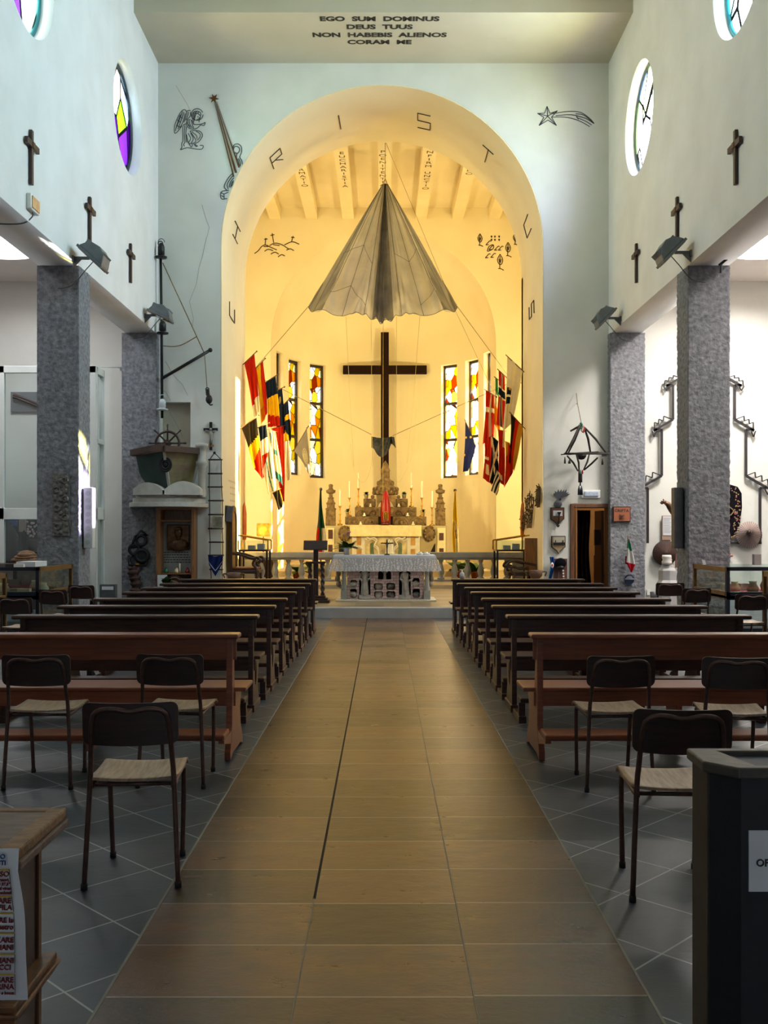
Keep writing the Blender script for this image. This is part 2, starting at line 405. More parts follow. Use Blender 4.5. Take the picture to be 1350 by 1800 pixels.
def lettering(name, body, size, loc, right, up, m, parent=None, align='LEFT', bold=0.0, space=1.0, line=1.0, sx=1.0, ext=.0015, off=None):
    cu = bpy.data.curves.new(name, 'FONT'); cu.body = body; cu.size = size; cu.align_x = align; cu.offset = bold
    cu.space_character = space; cu.space_line = line; cu.extrude = ext; cu.resolution_u = 3
    cu.materials.append(m)
    o = bpy.data.objects.new(name, cu); COL.objects.link(o)
    r = Vector(right).normalized(); u = Vector(up).normalized(); n = r.cross(u)
    M = Matrix((r*sx, u, n)).transposed().to_4x4(); M.translation = Vector(loc)-(Vector(off) if off is not None else Vector((0, 0, 0)))
    if parent: o.parent = parent
    o.matrix_basis = M; LETTERS.append(o)
    return o
def bez(pts, n=8):
    """smooth polyline through points (Catmull-Rom)"""
    P = [Vector(p) for p in pts]; out = []
    for i in range(len(P)-1):
        p0 = P[max(i-1, 0)]; p1 = P[i]; p2 = P[i+1]; p3 = P[min(i+2, len(P)-1)]
        for k in range(n):
            t = k/n; out.append(.5*((2*p1)+(p2-p0)*t+(2*p0-5*p1+4*p2-p3)*t*t+(3*p1-p0-3*p2+p3)*t**3))
    out.append(P[-1]); return out
def circ(c, r, n=24, a0=0, a1=2*PI, ry=None):
    full = abs(a1-a0-2*PI) < 1e-6
    return [(c[0]+r*math.cos(a0+(a1-a0)*i/n), c[1]+(ry or r)*math.sin(a0+(a1-a0)*i/n)) for i in range(n if full else n+1)]
# ================================================================ THE BUILDING
W = 4.95; YE = 21.5; ZB = 5.83; ZC = 12.35; ZS = 11.8; ZA = 7.0; XO = 9.6; YB = -4.2
AR = 3.53; AZ = 7.78; AR2 = 3.50; AZ2 = 7.90; YA = 24.8      # chancel arch at the nave face and at the chancel face
YK = 31.0; RA = 3.57; ZAP = 7.48; ZBM = 11.41; ZCC = 11.77; WC = 4.7

m = MB(); m.box(-XO, -.90, YB, YE+.3, -.2, 0, 1); m.box(-.90, -.283, YB, YE, -.2, 0, 0); m.box(-.283, .292, YB, YE, -.2, 0, 2); m.box(.292, .858, YB, YE, -.2, 0, 3); m.box(.858, XO, YB, YE+.3, -.2, 0, 1)
m.box(-WC-.3, WC+.3, YE, 36, -.2, .0, 1)
floor = struct('floor', m, [FLOOR_AISLE[0], FLOOR_SIDE, FLOOR_AISLE[1], FLOOR_AISLE[2]], fixn=False)
m = MB(); m.box(-.906, -.896, YB, 17, 0, .002); m.box(.853, .862, YB, 17, 0, .002); m.box(.290, .2945, YB, 17, 0, .002); m.box(-.2855, -.281, YB, 4.0, 0, .002)
mesh_obj('joint_line', m, mat('pale_joint', '#7d7a74', .8), floor)
m = MB()
m.box(-.288, -.277, 4.0, 17, 0, .0015)
mesh_obj('open_joint', m, mat('dark_joint', '#15120f', .95), floor)
m = MB(); m.box(-3.3, 3.3, 17.0, YE+.02, -.1, .19); m.box(-AR, AR, YE, YA+.3, -.1, .19)
plat = struct('floor_altar_platform', m, mat('pale_step_stone', '#b4b2b0', .55, '#a4a2a0', 4, bump=.05), bev=.02)
m = MB(); m.box(-3.25, 3.25, 17.06, 22.5, .188, .193)
mesh_obj('paving', m, FLOOR_CHANCEL, plat)
m = MB(); m.box(-3.5, 3.5, 22.55, YA+.1, .1, .28); m.box(-WC, WC, YA, 36, .0, .28)
m.box(-3.0, 3.0, 26.6, 36, .2, .44); m.box(-2.7, 2.7, 27.3, 36, .3, .60)
struct('floor_chancel', m, mat('chancel_stone', '#b39d74', .45, '#9b8560', 3, bump=.05), bev=.015)

# upper walls of the nave on their beams, with round windows
for s, nm in ((-1, 'wall_left'), (1, 'wall_right')):
    holes = [circ((y, OCZ), OCR, 48) for y in OCY]
    m = MB(); m.prism([(YB, ZB), (YE+.1, ZB), (YE+.1, ZC+.3), (YB, ZC+.3)], YZ, s*W, s*(W+.66), holes, smooth_side=True)
    struct(nm, m, PLASTER)
# pillars
for s in (-1, 1):
    for y0, y1 in ((5.1, 5.7), (10.5, 11.1), (15.9, 16.5), (21.28, 21.52)):
        m = MB(); far = y0 > 21
        xa, xb = sorted((s*(W-.02), s*(W+.74)) if far else (s*W, s*(W+.68)))
        if y0 < 15: m.box(xa, xb, y0, y1, 0, ZB)
        else:
            # thrown-on stucco: a fine skin pushed in and out by noise
            st = .021; P = []
            for (p, q_, nn) in (((xa, y0), (xb, y0), (0, -1)), ((xb, y0), (xb, y1), (1, 0)), ((xb, y1), (xa, y1), (0, 1)), ((xa, y1), (xa, y0), (-1, 0))):
                n = max(2, int(math.dist(p, q_)/st)); P += [(p[0]+(q_[0]-p[0])*k/n, p[1]+(q_[1]-p[1])*k/n, nn) for k in range(n)]
            nz = int(ZB/st); NP = len(P); vs = []
            for j in range(nz+1):
                z = ZB*j/nz
                for x, y, nn in P:
                    v = Vector((x*17, y*17, z*21)); h = (noise.noise(v)*.011+noise.noise(v*2.3)*.007)
                    vs.append((x+nn[0]*h, y+nn[1]*h, z))
            m.add(vs, [(j*NP+k, j*NP+(k+1) % NP, (j+1)*NP+(k+1) % NP, (j+1)*NP+k) for j in range(nz) for k in range(NP)], 0, True)
        o = struct('pillar', m, STUCCO, 'rough grey stucco pillar', fixn=y0 < 15)
# end wall with arch, niche and door
def arch_loop(R, zc, x0, n=48, z0=0.0):
    return [(x0+R, z0)]+[(x0+R*math.cos(PI*i/n), zc+R*math.sin(PI*i/n)) for i in range(n+1)]+[(x0-R, z0)]
DX0, DX1, DZ = 4.19, 4.93, 2.03
outer = [(-XO, 0)]+list(reversed(arch_loop(AR+.022, AZ, -.03)))+[(DX0, 0), (DX0, DZ), (DX1, DZ), (DX1, 0), (XO, 0), (XO, ZC+.3), (-XO, ZC+.3)]
niche = [(-4.90, 3.0), (-4.24, 3.0), (-4.24, 4.35), (-4.90, 4.35)]
m = MB(); m.prism(outer, XZ, YE, YE+.32, [niche])
wall_end = struct('wall_end', m, [PLASTER_END])
m = MB(); m.box(-4.95, -4.2, YE+.25, YE+.31, 2.95, 4.4)
mesh_obj('niche_back', m, mat('niche_plaster', '#b9b2a2', .9), wall_end)
# arch soffit (deep), then the chancel side of the same wall
m = MB()
def archpt(a, t, ex=0):
    R = AR+(AR2-AR)*t+ex; zc = AZ+(AZ2-AZ)*t; xc = -.03*(1-t); y = YE+(YA-YE)*t
    if a < 0: return (xc+R, y, zc*(1+a))
    if a > 1: return (xc-R, y, zc*(2-a))
    return (xc+R*math.cos(PI*a), y, zc+R*math.sin(PI*a))
def archpo(a, t): p = archpt(a, t, .26); return (p[0], p[1]+(.12 if t < .5 else -.12), p[2])
A = [-1+.1*i for i in range(10)]+[i/48 for i in range(49)]+[1+.1*i for i in range(1, 11)]
rows = [archpt(a, 0) for a in A]+[archpt(a, 1) for a in A]+[archpo(a, 1) for a in A]+[archpo(a, 0) for a in A]; N = len(A)
fs = []
for r in range(4):
    for i in range(N-1): fs.append((r*N+i, r*N+i+1, ((r+1) % 4)*N+i+1, ((r+1) % 4)*N+i))
m.add(rows, fs, 0, True)
arch = struct('trim_1', m, [CREAM], 'deep cream soffit of the chancel arch')
for p in arch.data.polygons: p.use_smooth = True
try:
    arch.data.set_sharp_from_angle(angle=.9)
except Exception: pass
m = MB()
m.prism([(-WC-.2, 0)]+list(reversed(arch_loop(AR2, AZ2, 0)))+[(WC+.2, 0), (WC+.2, 12.4), (-WC-.2, 12.4)], XZ, YA-.25, YA)
struct('wall_chancel_front', m, [CREAM])
# chancel side walls; the right one has a slit window
m = MB(); m.box(-WC-.25, -WC, YA-.3, YK+.3, 0, 12.4); struct('wall_chancel_left', m, [CREAM])
SW = (25.85, 26.55, 6.7, 11.2)
m = MB(); m.prism([(YA-.3, 0), (YK+.3, 0), (YK+.3, 12.4), (YA-.3, 12.4)], YZ, WC, WC+.3, [[(SW[0], SW[2]), (SW[1], SW[2]), (SW[1], SW[3]), (SW[0], SW[3])]])
struct('wall_chancel_right', m, [CREAM])
m = MB(); m.prism([(-WC-.3, 0), (-RA, 0)]+[(-RA, ZAP)]+[(-RA*math.cos(PI*i/40), ZAP+RA*math.sin(PI*i/40)) for i in range(1, 40)]+[(RA, ZAP), (RA, 0), (WC+.3, 0), (WC+.3, 12.4), (-WC-.3, 12.4)], XZ, YK, YK+.2)
wall_back = struct('wall_chancel_back', m, [CREAM])
# apse: half cylinder with six slits, half dome
WIN = []      # theta centre (from the axis), half width angle, z0, z1, glazed
for sgn in (-1, 1):
    WIN += [(sgn*math.radians(39.5), .094, 3.36, 7.28), (sgn*math.radians(56.8), .096, 3.42, 7.30), (sgn*math.radians(72.5), .078, 3.5, 7.40)]
WIN.sort()
m = MB()
def ap(th, z, r=RA): return (r*math.sin(th), YK+r*math.cos(th), z)
TH = 0.34
def ring(t0, t1, z0, z1, n):
    for i in range(n):
        a = t0+(t1-t0)*i/n; b = t0+(t1-t0)*(i+1)/n
        m.add([ap(a, z0), ap(b, z0), ap(b, z1), ap(a, z1)], [(0, 1, 2, 3)], 0, True)
        m.add([ap(a, z0, RA+TH), ap(b, z0, RA+TH), ap(b, z1, RA+TH), ap(a, z1, RA+TH)], [(3, 2, 1, 0)], 0, True)
edges_t = [-PI/2]
for t, h, z0, z1 in WIN: edges_t += [t-h, t+h]
edges_t.append(PI/2)
for k in range(0, len(edges_t), 2): ring(edges_t[k], edges_t[k+1], 0, ZAP, max(2, int((edges_t[k+1]-edges_t[k])/.06)))
for t, h, z0, z1 in WIN:
    ring(t-h, t+h, 0, z0, 2); ring(t-h, t+h, z1, ZAP, 2)
    for a in (t-h, t+h): m.add([ap(a, z0), ap(a, z0, RA+TH), ap(a, z1, RA+TH), ap(a, z1)], [(0, 1, 2, 3)])
    for z in (z0, z1): m.add([ap(t-h, z), ap(t+h, z), ap(t+h, z, RA+TH), ap(t-h, z, RA+TH)], [(0, 1, 2, 3)])
for rr in (RA, RA+TH):
    m.grid(lambda u, v: (rr*math.sin((u-.5)*PI)*math.cos(v*PI/2), YK+rr*math.cos((u-.5)*PI)*math.cos(v*PI/2), ZAP+rr*math.sin(v*PI/2)), 48, 20)
struct('wall_apse', m, [CREAM], fixn=False)
SG_AMBER = stained('amber_stained_glass', ['#ffffff', '#f6d268', '#fff4c8', '#ffffff', '#e0a020', '#fff0b8', '#a85a14', '#ffffff', '#d8c030'], 4.6, (1, 1, .7), .022)
nwin = 0
for t, h, z0, z1 in WIN:
    nwin += 1
    T = Thing('window_%d' % nwin, None, None, ap(t, z0, RA+TH*.7), -t, kind='structure')
    wd = 2*(RA+TH*.7)*math.sin(h); H = z1-z0
    f = MB()
    for x in (-wd/2+.02, wd/2-.02): f.cbox((x, -.03, H/2), (.10, .08, H))
    for z in (.04, H*.34, H*.66, H-.04): f.cbox((0, -.03, z), (wd, .08, .09))
    T.part('frame', f, mat('window_frame_brown', '#2c241f', .6))
    g = MB(); g.box(-wd/2, wd/2, -.004, .004, 0, H)
    o = T.part('stained_glass', g, SG_AMBER)
    c = ap(t, (z0+z1)/2, RA+TH+.5); area('daylight_at_apse_window', c, (0, YK, 4.5), APSE_WIN_W, .5, (1, .86, .5), 'RECTANGLE', 3.6)
nwin += 1
T = Thing('window_%d' % nwin, None, None, (WC+.2, (SW[0]+SW[1])/2, SW[2]), PI/2, kind='structure')
g = MB(); g.box(-.35, .35, -.004, .004, 0, SW[3]-SW[2]); T.part('glass', g, clear_glass('slit_glass', '#fff0c8', .05))
# round stained windows of the nave
SGA = {-1: ['#8a5ac8', '#ffffff', '#3a36b0', '#d8ee60', '#eef6ff', '#6a2ea0', '#2aa090', '#cfe0ff', '#9be05a'],
       1: ['#ffffff', '#fbfdff', '#eef4ff', '#ffffff', '#e2daf6', '#ffffff', '#fbf7c0', '#ffffff', '#dff4f0']}
for s in (-1, 1):
    for i, y in enumerate(OCY):
        nwin += 1
        T = Thing('window_%d' % nwin, None, None, (s*(W+.22), y, OCZ-OCR), 0, kind='structure')
        cols = SGA[s]
        if i == 1: cols = ['#1fa0a8', '#ffffff', '#e8f8ff', '#2a7ac0', '#8a6ac0', '#ffffff', '#9fdcd8'] if s < 0 else ['#ffffff', '#f4ffff', '#ffffff', '#bfeaf0', '#ffffff']
        g = MB(); L = circ((0, OCR), OCR-.04, 40); g.prism(L, YZ, -.004, .004)
        T.part('stained_glass', g, stained('round_glass_%d%d' % (s+1, i), cols, 1.5, (1, 1, .8), .03, 3.1*i+s, .03))
        f = MB(); f.tube([(0, p[0], p[1]) for p in circ((0, OCR), OCR-.03, 40)], .045, 8, closed=True)
        T.part('frame', f, mat('round_window_frame', '#26343a' if s < 0 else '#1f6a70', .5) if i != 1 else mat('round_window_frame_teal', '#1f7078', .5))
# ceilings
m = MB(); m.box(-W-.7, W+.7, YB, 19.4, ZC, ZC+.3); m.box(-W-.01, W+.01, 19.4, YE+.05, ZS, ZC+.3)
ceil = struct('ceiling', m, mat('ceiling_plaster', '#c2baa6', .9, '#b8b09c', .8), fixn=False)
lines = [('EGO  SUM  DOMINUS', 32), ('DEUS  TUUS', 46), ('NON  HABEBIS  ALIENOS', 60), ('CORAM  ME', 72.5)]
for body, y in lines:
    d = (ZS-CH)*KP/(VY-y-4.5)
    lettering('lettering', body, .235, ((667-VX)*d/KP, d, ZS-.004), (1, 0, 0), (0, -1, 0), INK, ceil, 'CENTER', .009, 1.0, sx=1.06)
for s, nm in ((-1, 'left'), (1, 'right')):
    m = MB(); xa, xb = sorted((s*(W+.5), s*XO))
    m.prism([(xa, YB), (xb, YB), (xb, YE+.1), (xa, YE+.1)], XY, ZA, ZA+.55, [circ((s*7.5, y), .86, 36) for y in (18.9, 13.5, 8.1)])
    struct('ceiling_%s_aisle' % nm, m, PLASTER_AISLE)
    m = MB(); m.box(min(s*XO, s*(XO+.2)), max(s*XO, s*(XO+.2)), YB, YE+.3, 0, ZA+.5)
    struct('wall_%s_aisle' % nm, m, PLASTER_AISLE)
    for y in (18.9, 13.5, 8.1):
        nwin += 1
        m = MB(); m.lathe([(.9, 0), (.82, .12), (.6, .22), (.3, .29), (0, .31)], (s*7.5, y, ZA+.52), 28)
        o = struct('window_%d' % nwin, m, cloth('skylight_dome', '#ffffff', .9))
m = MB(); m.prism([(-XO, 0), (XO, 0), (XO, ZC+.3), (-XO, ZC+.3)], XZ, YB-.2, YB, [[(-1.6, .3), (1.6, .3), (1.6, 3.9), (-1.6, 3.9)]])
struct('wall_entrance', m, PLASTER)
nwin += 1
T = Thing('window_%d' % nwin, None, None, (0, YB-.1, .3), 0, kind='structure')
m = MB()
for i in range(3): m.cbox((-1.56+1.56*i, 0, 1.8), (.08, .08, 3.6))
for i in range(3): m.cbox((0, 0, .04+1.76*i), (3.2, .08, .08))
T.part('frame', m, GREYMETAL)
# chancel ceiling and its beams with lettering
m = MB(); m.box(-WC-.2, WC+.2, YA-.2, YK+.2, ZCC, ZCC+.3); struct('ceiling_chancel', m, [CREAM])
beam_txt = {-2: ('C\nO\nN\nF\nI\nR\nM\nA\nT\nI\nO', 326), -1: ('E\nU\nC\nH\nA\nR\nI\nS\nT\nI\nA', 327), 0: ('P\nO\nE\nN\nI\nT\nE\nN\nT\nI\nA', 325),
            1: ('I\nN\nF\nI\nR\nM\n\nU\nN\nC\nT\nI\nO', 331), 2: ('O\nR\nD\nO', 305)}
for k in range(-4, 5):
    x = .04+1.155*k
    m = MB(); m.box(x-.18, x+.18, YA, YK+.05, ZBM, ZCC+.05)
    o = struct('beam', m, mat('beam_plaster', '#f3e6c2', .9, '#ecdcb4', 1))
    if k in beam_txt:
        body, ylast = beam_txt[k]
        n = body.count('\n'); step = .245; y1 = (ZBM-CH)*KP/(VY-ylast); y0 = y1-step*n
        for i, ch in enumerate(body.split('\n')):
            if ch: lettering('lettering', ch, .23, (x+(.02 if k else -.06), y0+step*i+.08, ZBM-.003), (1, 0, 0), (0, -1, 0), mat('beam_ink', '#5a4520', .8), o, 'CENTER', 0, sx=1.15)

# letters C H R I S T U S of bent bar on the arch soffit
def on_arch(x, y):
    lo, hi = YE-.5, YA+.5
    def f(d):
        t = (d-YE)/(YA-YE); p = px(x, y, d); R = AR+(AR2-AR)*t; zc = AZ+(AZ2-AZ)*t; xc = -.03*(1-t)
        return (math.hypot(p.x-xc, p.z-zc) if p.z > zc else abs(p.x-xc))-R
    for _ in range(50):
        mid = (lo+hi)/2
        if f(mid) < 0: lo = mid
        else: hi = mid
    p = px(x, y, lo); t = (lo-YE)/(YA-YE); zc = AZ+(AZ2-AZ)*t
    c = Vector((-.03*(1-t), p.y, zc if p.z > zc else p.z)); return p+(c-p).normalized()*.012
CHR = {'C': [[(402.6, 530), (402.6, 554), (411.5, 568.4), (411.5, 544.4)]],
       'H': [[(412.3, 388.3), (421.7, 406.7)], [(408.3, 411.7), (416.7, 428.3)], [(417, 397.7), (412.3, 420)]],
       'R': [[(480.7, 296), (474, 276.7), (491.7, 260), (495, 270), (477.8, 286)], [(484, 281), (497, 280)]],
       'I': [[(595, 202.3), (599, 226)]],
       'S': [[(756.7, 203.3), (734.3, 198.3), (734.3, 210.7), (756.7, 216), (756, 228), (734.3, 223.3)]],
       'T': [[(849, 254), (867.7, 271)], [(859, 262.3), (852.7, 284.3)]],
       'U': [[(928.3, 376.7), (921.3, 395.7), (927.3, 418.3), (934.3, 401.7)]],
       'S ': [[(939.7, 550.4), (939.1, 527.9), (934.7, 534.4), (935, 556), (931.1, 561.9), (930.8, 540.3)]]}
names = {'C': 'letter C, lowest on the left jamb', 'H': 'letter H, second up the left side', 'R': 'letter R, left shoulder', 'I': 'letter I, left of the crown', 'S': 'letter S, right of the crown', 'T': 'letter T, right shoulder', 'U': 'letter U, right side above the jamb', 'S ': 'letter S, lowest on the right jamb'}
for k, ls in CHR.items():
    m = MB()
    for L in ls:
        P = []
        for i in range(len(L)-1):
            for q in range(4): P.append(on_arch(L[i][0]+(L[i+1][0]-L[i][0])*q/4, L[i][1]+(L[i+1][1]-L[i][1])*q/4))
        P.append(on_arch(*L[-1])); m.tube(P, .012, 5)
    single('wall_letter', 'dark bar '+names[k]+' of the chancel arch', 'letter', m, mat('letter_bar', '#3a2a16', .6), 'letters round the chancel arch')

# line drawings on the walls
def ribbon(m, pts, d, wd=.016, closed=False):
    P = [px(x, y, d) for x, y in pts]
    if closed: P.append(P[0])
    n = len(P)
    L = []; R = []
    for i in range(n):
        t = (P[min(i+1, n-1)]-P[max(i-1, 0)]); t = t.normalized() if t.length > 1e-9 else Vector((1, 0, 0))
        o = Vector((-t.z, 0, t.x))*wd/2; L.append(P[i]+o); R.append(P[i]-o)
    m.add(L+R, [(i, i+1, n+i+1, n+i) for i in range(n-1)])
def drawing(label, lines, d, inkm, wd=.016, cat='drawing', cv=None, name='wall_drawing'):
    m = MB()
    for L in lines:
        L = [cv(*p) for p in L] if cv else L
        if len(L) > 2: L = [(p.x, p.y) for p in bez([(a, b, 0) for a, b in L], 4)]
        ribbon(m, L, d, wd)
    return single(name, label, cat, m, inkm, fixn=False)
cv5 = lambda x, y: (300+x*140/1200, 150+y*140/1200)
angel = [circ((400, 440), 88, 18), [(330, 520), (325, 450), (350, 400), (400, 390), (445, 410), (455, 440), (440, 450), (400, 420), (375, 450), (360, 510), (340, 560)],
         [(350, 400), (345, 470), (350, 540)], [(370, 400), (360, 460), (360, 520)], [(390, 395), (375, 430)], [(420, 400), (410, 425)],
         [(445, 450), (450, 480), (430, 490), (420, 510), (390, 515)], [(400, 478), (420, 470)],
         [(300, 380), (270, 378), (235, 390), (220, 370), (180, 375), (130, 440), (75, 560), (55, 640), (60, 720), (100, 700), (170, 610)],
         [(240, 390), (235, 440), (200, 560)], [(300, 400), (290, 470), (240, 520)], [(180, 390), (130, 520), (80, 650)], [(200, 400), (160, 520), (110, 660)], [(220, 420), (190, 540), (140, 640)],
         [(150, 440), (100, 580), (70, 690)], [(265, 400), (260, 450), (225, 530)], [(100, 520), (150, 560)], [(85, 600), (140, 630)], [(130, 460), (180, 500)],
         [(300, 515), (250, 530), (235, 580), (270, 640), (330, 660), (400, 645), (450, 600), (500, 605), (520, 570), (515, 560), (490, 575), (450, 585), (360, 590), (340, 560)],
         [(260, 540), (260, 590), (300, 640)], [(280, 530), (290, 590), (330, 645)], [(310, 520), (330, 600), (350, 650)], [(320, 520), (350, 590)], [(245, 560), (290, 620)],
         [(235, 580), (190, 600), (180, 700), (185, 830), (165, 880), (170, 930), (150, 970), (250, 940), (380, 960), (470, 960), (490, 910), (440, 905)],
         [(215, 600), (205, 720), (215, 850), (195, 890), (210, 920)], [(240, 620), (230, 720), (240, 860)],
         [(290, 690), (380, 680), (450, 700), (480, 750), (460, 800), (420, 850), (380, 870), (375, 890), (400, 920)], [(290, 690), (340, 760), (380, 830), (350, 870), (290, 880), (260, 850), (240, 740)],
         [(260, 720), (300, 800), (270, 860)], [(300, 720), (340, 800), (310, 870)], [(380, 690), (440, 730), (440, 780), (400, 830)], [(320, 700), (390, 760), (395, 810)], [(270, 870), (310, 930), (330, 890)],
         [(350, 880), (380, 920), (410, 910)], [(450, 490), (430, 520), (430, 560)]]
drawing('dark line drawing of a kneeling winged angel with halo on the end wall', angel, YE-.008, INK_GREY, .017, cv=cv5)
kneel = [[(945, 970), (960, 930), (1000, 920), (1035, 950), (1030, 1000), (1000, 1025), (965, 1010)], [(930, 960), (960, 895), (1020, 885), (1065, 930), (1065, 1010), (1040, 1080), (1070, 1130), (1080, 1190)],
         [(1000, 1030), (990, 1090), (1020, 1140), (1035, 1230)], [(1020, 1100), (1045, 1150), (1050, 1220)], [(940, 1320), (880, 1380), (820, 1480), (810, 1540), (850, 1580)], [(950, 1350), (890, 1420), (850, 1500), (870, 1570)],
         [(955, 1390), (900, 1460), (880, 1540)], [(950, 1430), (915, 1480), (905, 1540)], [(945, 1450), (930, 1490), (920, 1520)], [(880, 1585), (800, 1590), (755, 1620), (765, 1710), (850, 1705)], [(755, 1620), (800, 1640), (805, 1705)], [(800, 1640), (870, 1610)], [(765, 1660), (800, 1680)]]
drawing('dark line drawing of a kneeling figure half hidden by the arch edge', kneel, YE-.008, INK_GREY, .02, cv=cv5)
cv3 = lambda x, y: (650+x/3, 100+y/3)
star = [[(935, 260), (950, 298)], [(950, 298), (990, 284)], [(990, 284), (958, 318)], [(958, 318), (985, 362)], [(985, 362), (940, 333)], [(940, 333), (893, 362)], [(893, 362), (918, 318)], [(918, 318), (884, 298)], [(884, 298), (922, 297)], [(922, 297), (935, 260)],
        [(938, 312), (935, 260)], [(938, 312), (990, 284)], [(938, 312), (985, 362)], [(938, 312), (893, 362)], [(938, 312), (884, 298)],
        [(962, 300), (1040, 288), (1110, 292), (1160, 325), (1183, 352)], [(960, 318), (1030, 318), (1100, 335), (1160, 368)], [(1090, 310), (1140, 325), (1183, 352)], [(1090, 320), (1140, 340), (1170, 360)], [(1085, 300), (1130, 308), (1175, 345)], [(1100, 330), (1090, 312)], [(980, 310), (1060, 305), (1120, 318)]]
drawing('dark line drawing of a comet star with curved tail right of the arch', star, YE-.008, INK_GREY, .018, cv=cv3)
cv2 = lambda x, y: (250+x/3, 100+y/3)
calv = [[(592, 1037), (612, 1022), (630, 1000), (650, 992), (680, 1005), (710, 1018)], [(672, 995), (700, 982), (735, 990), (775, 1015)], [(750, 992), (790, 975), (828, 988)], [(760, 1020), (780, 1012), (800, 1022)], [(645, 1025), (665, 1015), (690, 1022)], [(678, 1040), (700, 1030), (720, 1040)], [(716, 1055), (735, 1043), (752, 1050)],
        [(652, 955), (648, 990)], [(643, 962), (661, 960)], [(685, 930), (693, 980)], [(676, 942), (697, 937)], [(796, 945), (787, 975)], [(785, 951), (803, 953)], [(640, 1000), (665, 1000)], [(690, 990), (725, 995)]]
drawing('small wall drawing of three crosses on a hill above the left flags', calv, YK-.01, mat('brown_drawing_ink', '#4a3a1c', .85), .03, cv=cv2)
cem = []
for (x, y, s) in ((581, 960, 1), (768, 955, 1), (729, 1010, 1.15), (687, 1075, 1.25)):
    cem += [[(x, y-28*s), (x-11*s, y-5*s), (x-4*s, y+14*s), (x+6*s, y+14*s), (x+11*s, y-5*s), (x, y-28*s)], [(x, y-20*s), (x-2, y+34*s)], [(x-5*s, y-8*s), (x-3, y+8*s)], [(x+5*s, y-8*s), (x+2, y+8*s)], [(x-8*s, y+33*s), (x+4, y+34*s), (x+16*s, y+40*s)]]
for x in (642, 660, 682):
    for y in (948, 965): cem += [[(x, y-6), (x, y+6)], [(x-5, y-1), (x+5, y-1)]]
for (x, y) in ((620, 980), (635, 1005), (665, 1008), (685, 1008), (617, 1048), (645, 1046)): cem += [[(x+12, y-10), (x-8, y+12)], [(x-8, y+12), (x+8, y+10)], [(x+12, y-10), (x+20, y-8)]]
cem += [[(628, 1000), (650, 990), (650, 1012), (620, 1025), (628, 1000)]]
drawing('small wall drawing of cypress trees and grave crosses above the right flags', cem, YK-.01, MATS['brown_drawing_ink'], .028, cv=cv3)
# cracks in the plaster belong to the wall
m = MB()
for L in ([(355, 360), (362, 385), (368, 400), (360, 430), (356, 450), (350, 470), (345, 500), (333, 530), (340, 560), (338, 575)], [(309, 150), (330, 185), (333, 192)], [(291, 635), (305, 660), (320, 675), (330, 695)], [(278, 680), (292, 690), (300, 705)], [(298, 725), (310, 745), (322, 770)]):
    ribbon(m, L, YE-.004, .008)
mesh_obj('crack', m, mat('crack_line', '#8d8a80', .9), wall_end, fixn=False)
# brass star with rays, fixed to the end wall
T = Thing('wall_star', 'brown six-pointed metal star with long flaring rays on the end wall', 'star', px(377, 175, YE-.02))
m = MB(); c = cv5(655, 203); L = []
for i in range(12):
    r = 8.6 if i % 2 == 0 else 3.4; a = PI/6*i+.12; p = px(c[0]+r*math.cos(a), c[1]+r*math.sin(a), YE); L.append((p.x, p.z))
BRN = mat('brown_metal', '#6a4010', .5, '#54300c', 6, metal=.3)
m.prism(L, XZ, YE-.03, YE-.01); T.part('star', m, BRN, w=True)
for a, b, w0, w1 in (((660, 250), (950, 1380), 3, 11), ((680, 250), (985, 1320), 3, 17), ((695, 250), (1030, 1240), 3, 12)):
    m = MB(); A_ = px(*cv5(*a), YE); B_ = px(*cv5(*b), YE); s = .0014
    m.prism([(A_.x-w0*s, A_.z), (A_.x+w0*s, A_.z), (B_.x+w1*s, B_.z), (B_.x-w1*s, B_.z)], XZ, YE-.022, YE-.008); T.part('ray', m, BRN, w=True)
# faint memorial lines on the jambs, too small to read
for s, rows, nm in ((-1, ((843, 400, 417), (855, 403, 415), (866, 403, 415), (878, 403, 415)), 'left'), (1, ((842, 931, 945), (849, 934, 942)), 'right')):
    m = MB(); rnd = random.Random(11)
    for y, x0, x1 in rows:
        x = x0
        while x < x1:
            ds = [3.53*KP/abs(xx-VX) for xx in (x, x+.55)]; yy = (y-VY)/(x0-VX)*(x-VX)+VY if s < 0 else (y-VY)/(x1-VX)*(x-VX)+VY
            k = rnd.choice((3, 3, 4)); pa, pb_ = px(x, yy, ds[0]), px(x+.55, yy+k, ds[1]); X = s*3.512
            m.add([(X, pa.y, pa.z), (X, pa.y+.03*1, pa.z), (X, pa.y+.03, pb_.z), (X, pa.y, pb_.z)], [(0, 1, 2, 3)]); x += rnd.choice((.9, .9, 1.1))
    mesh_obj('inscription', m, mat('faint_inscription', '#a39a80', .9), arch, fixn=False)
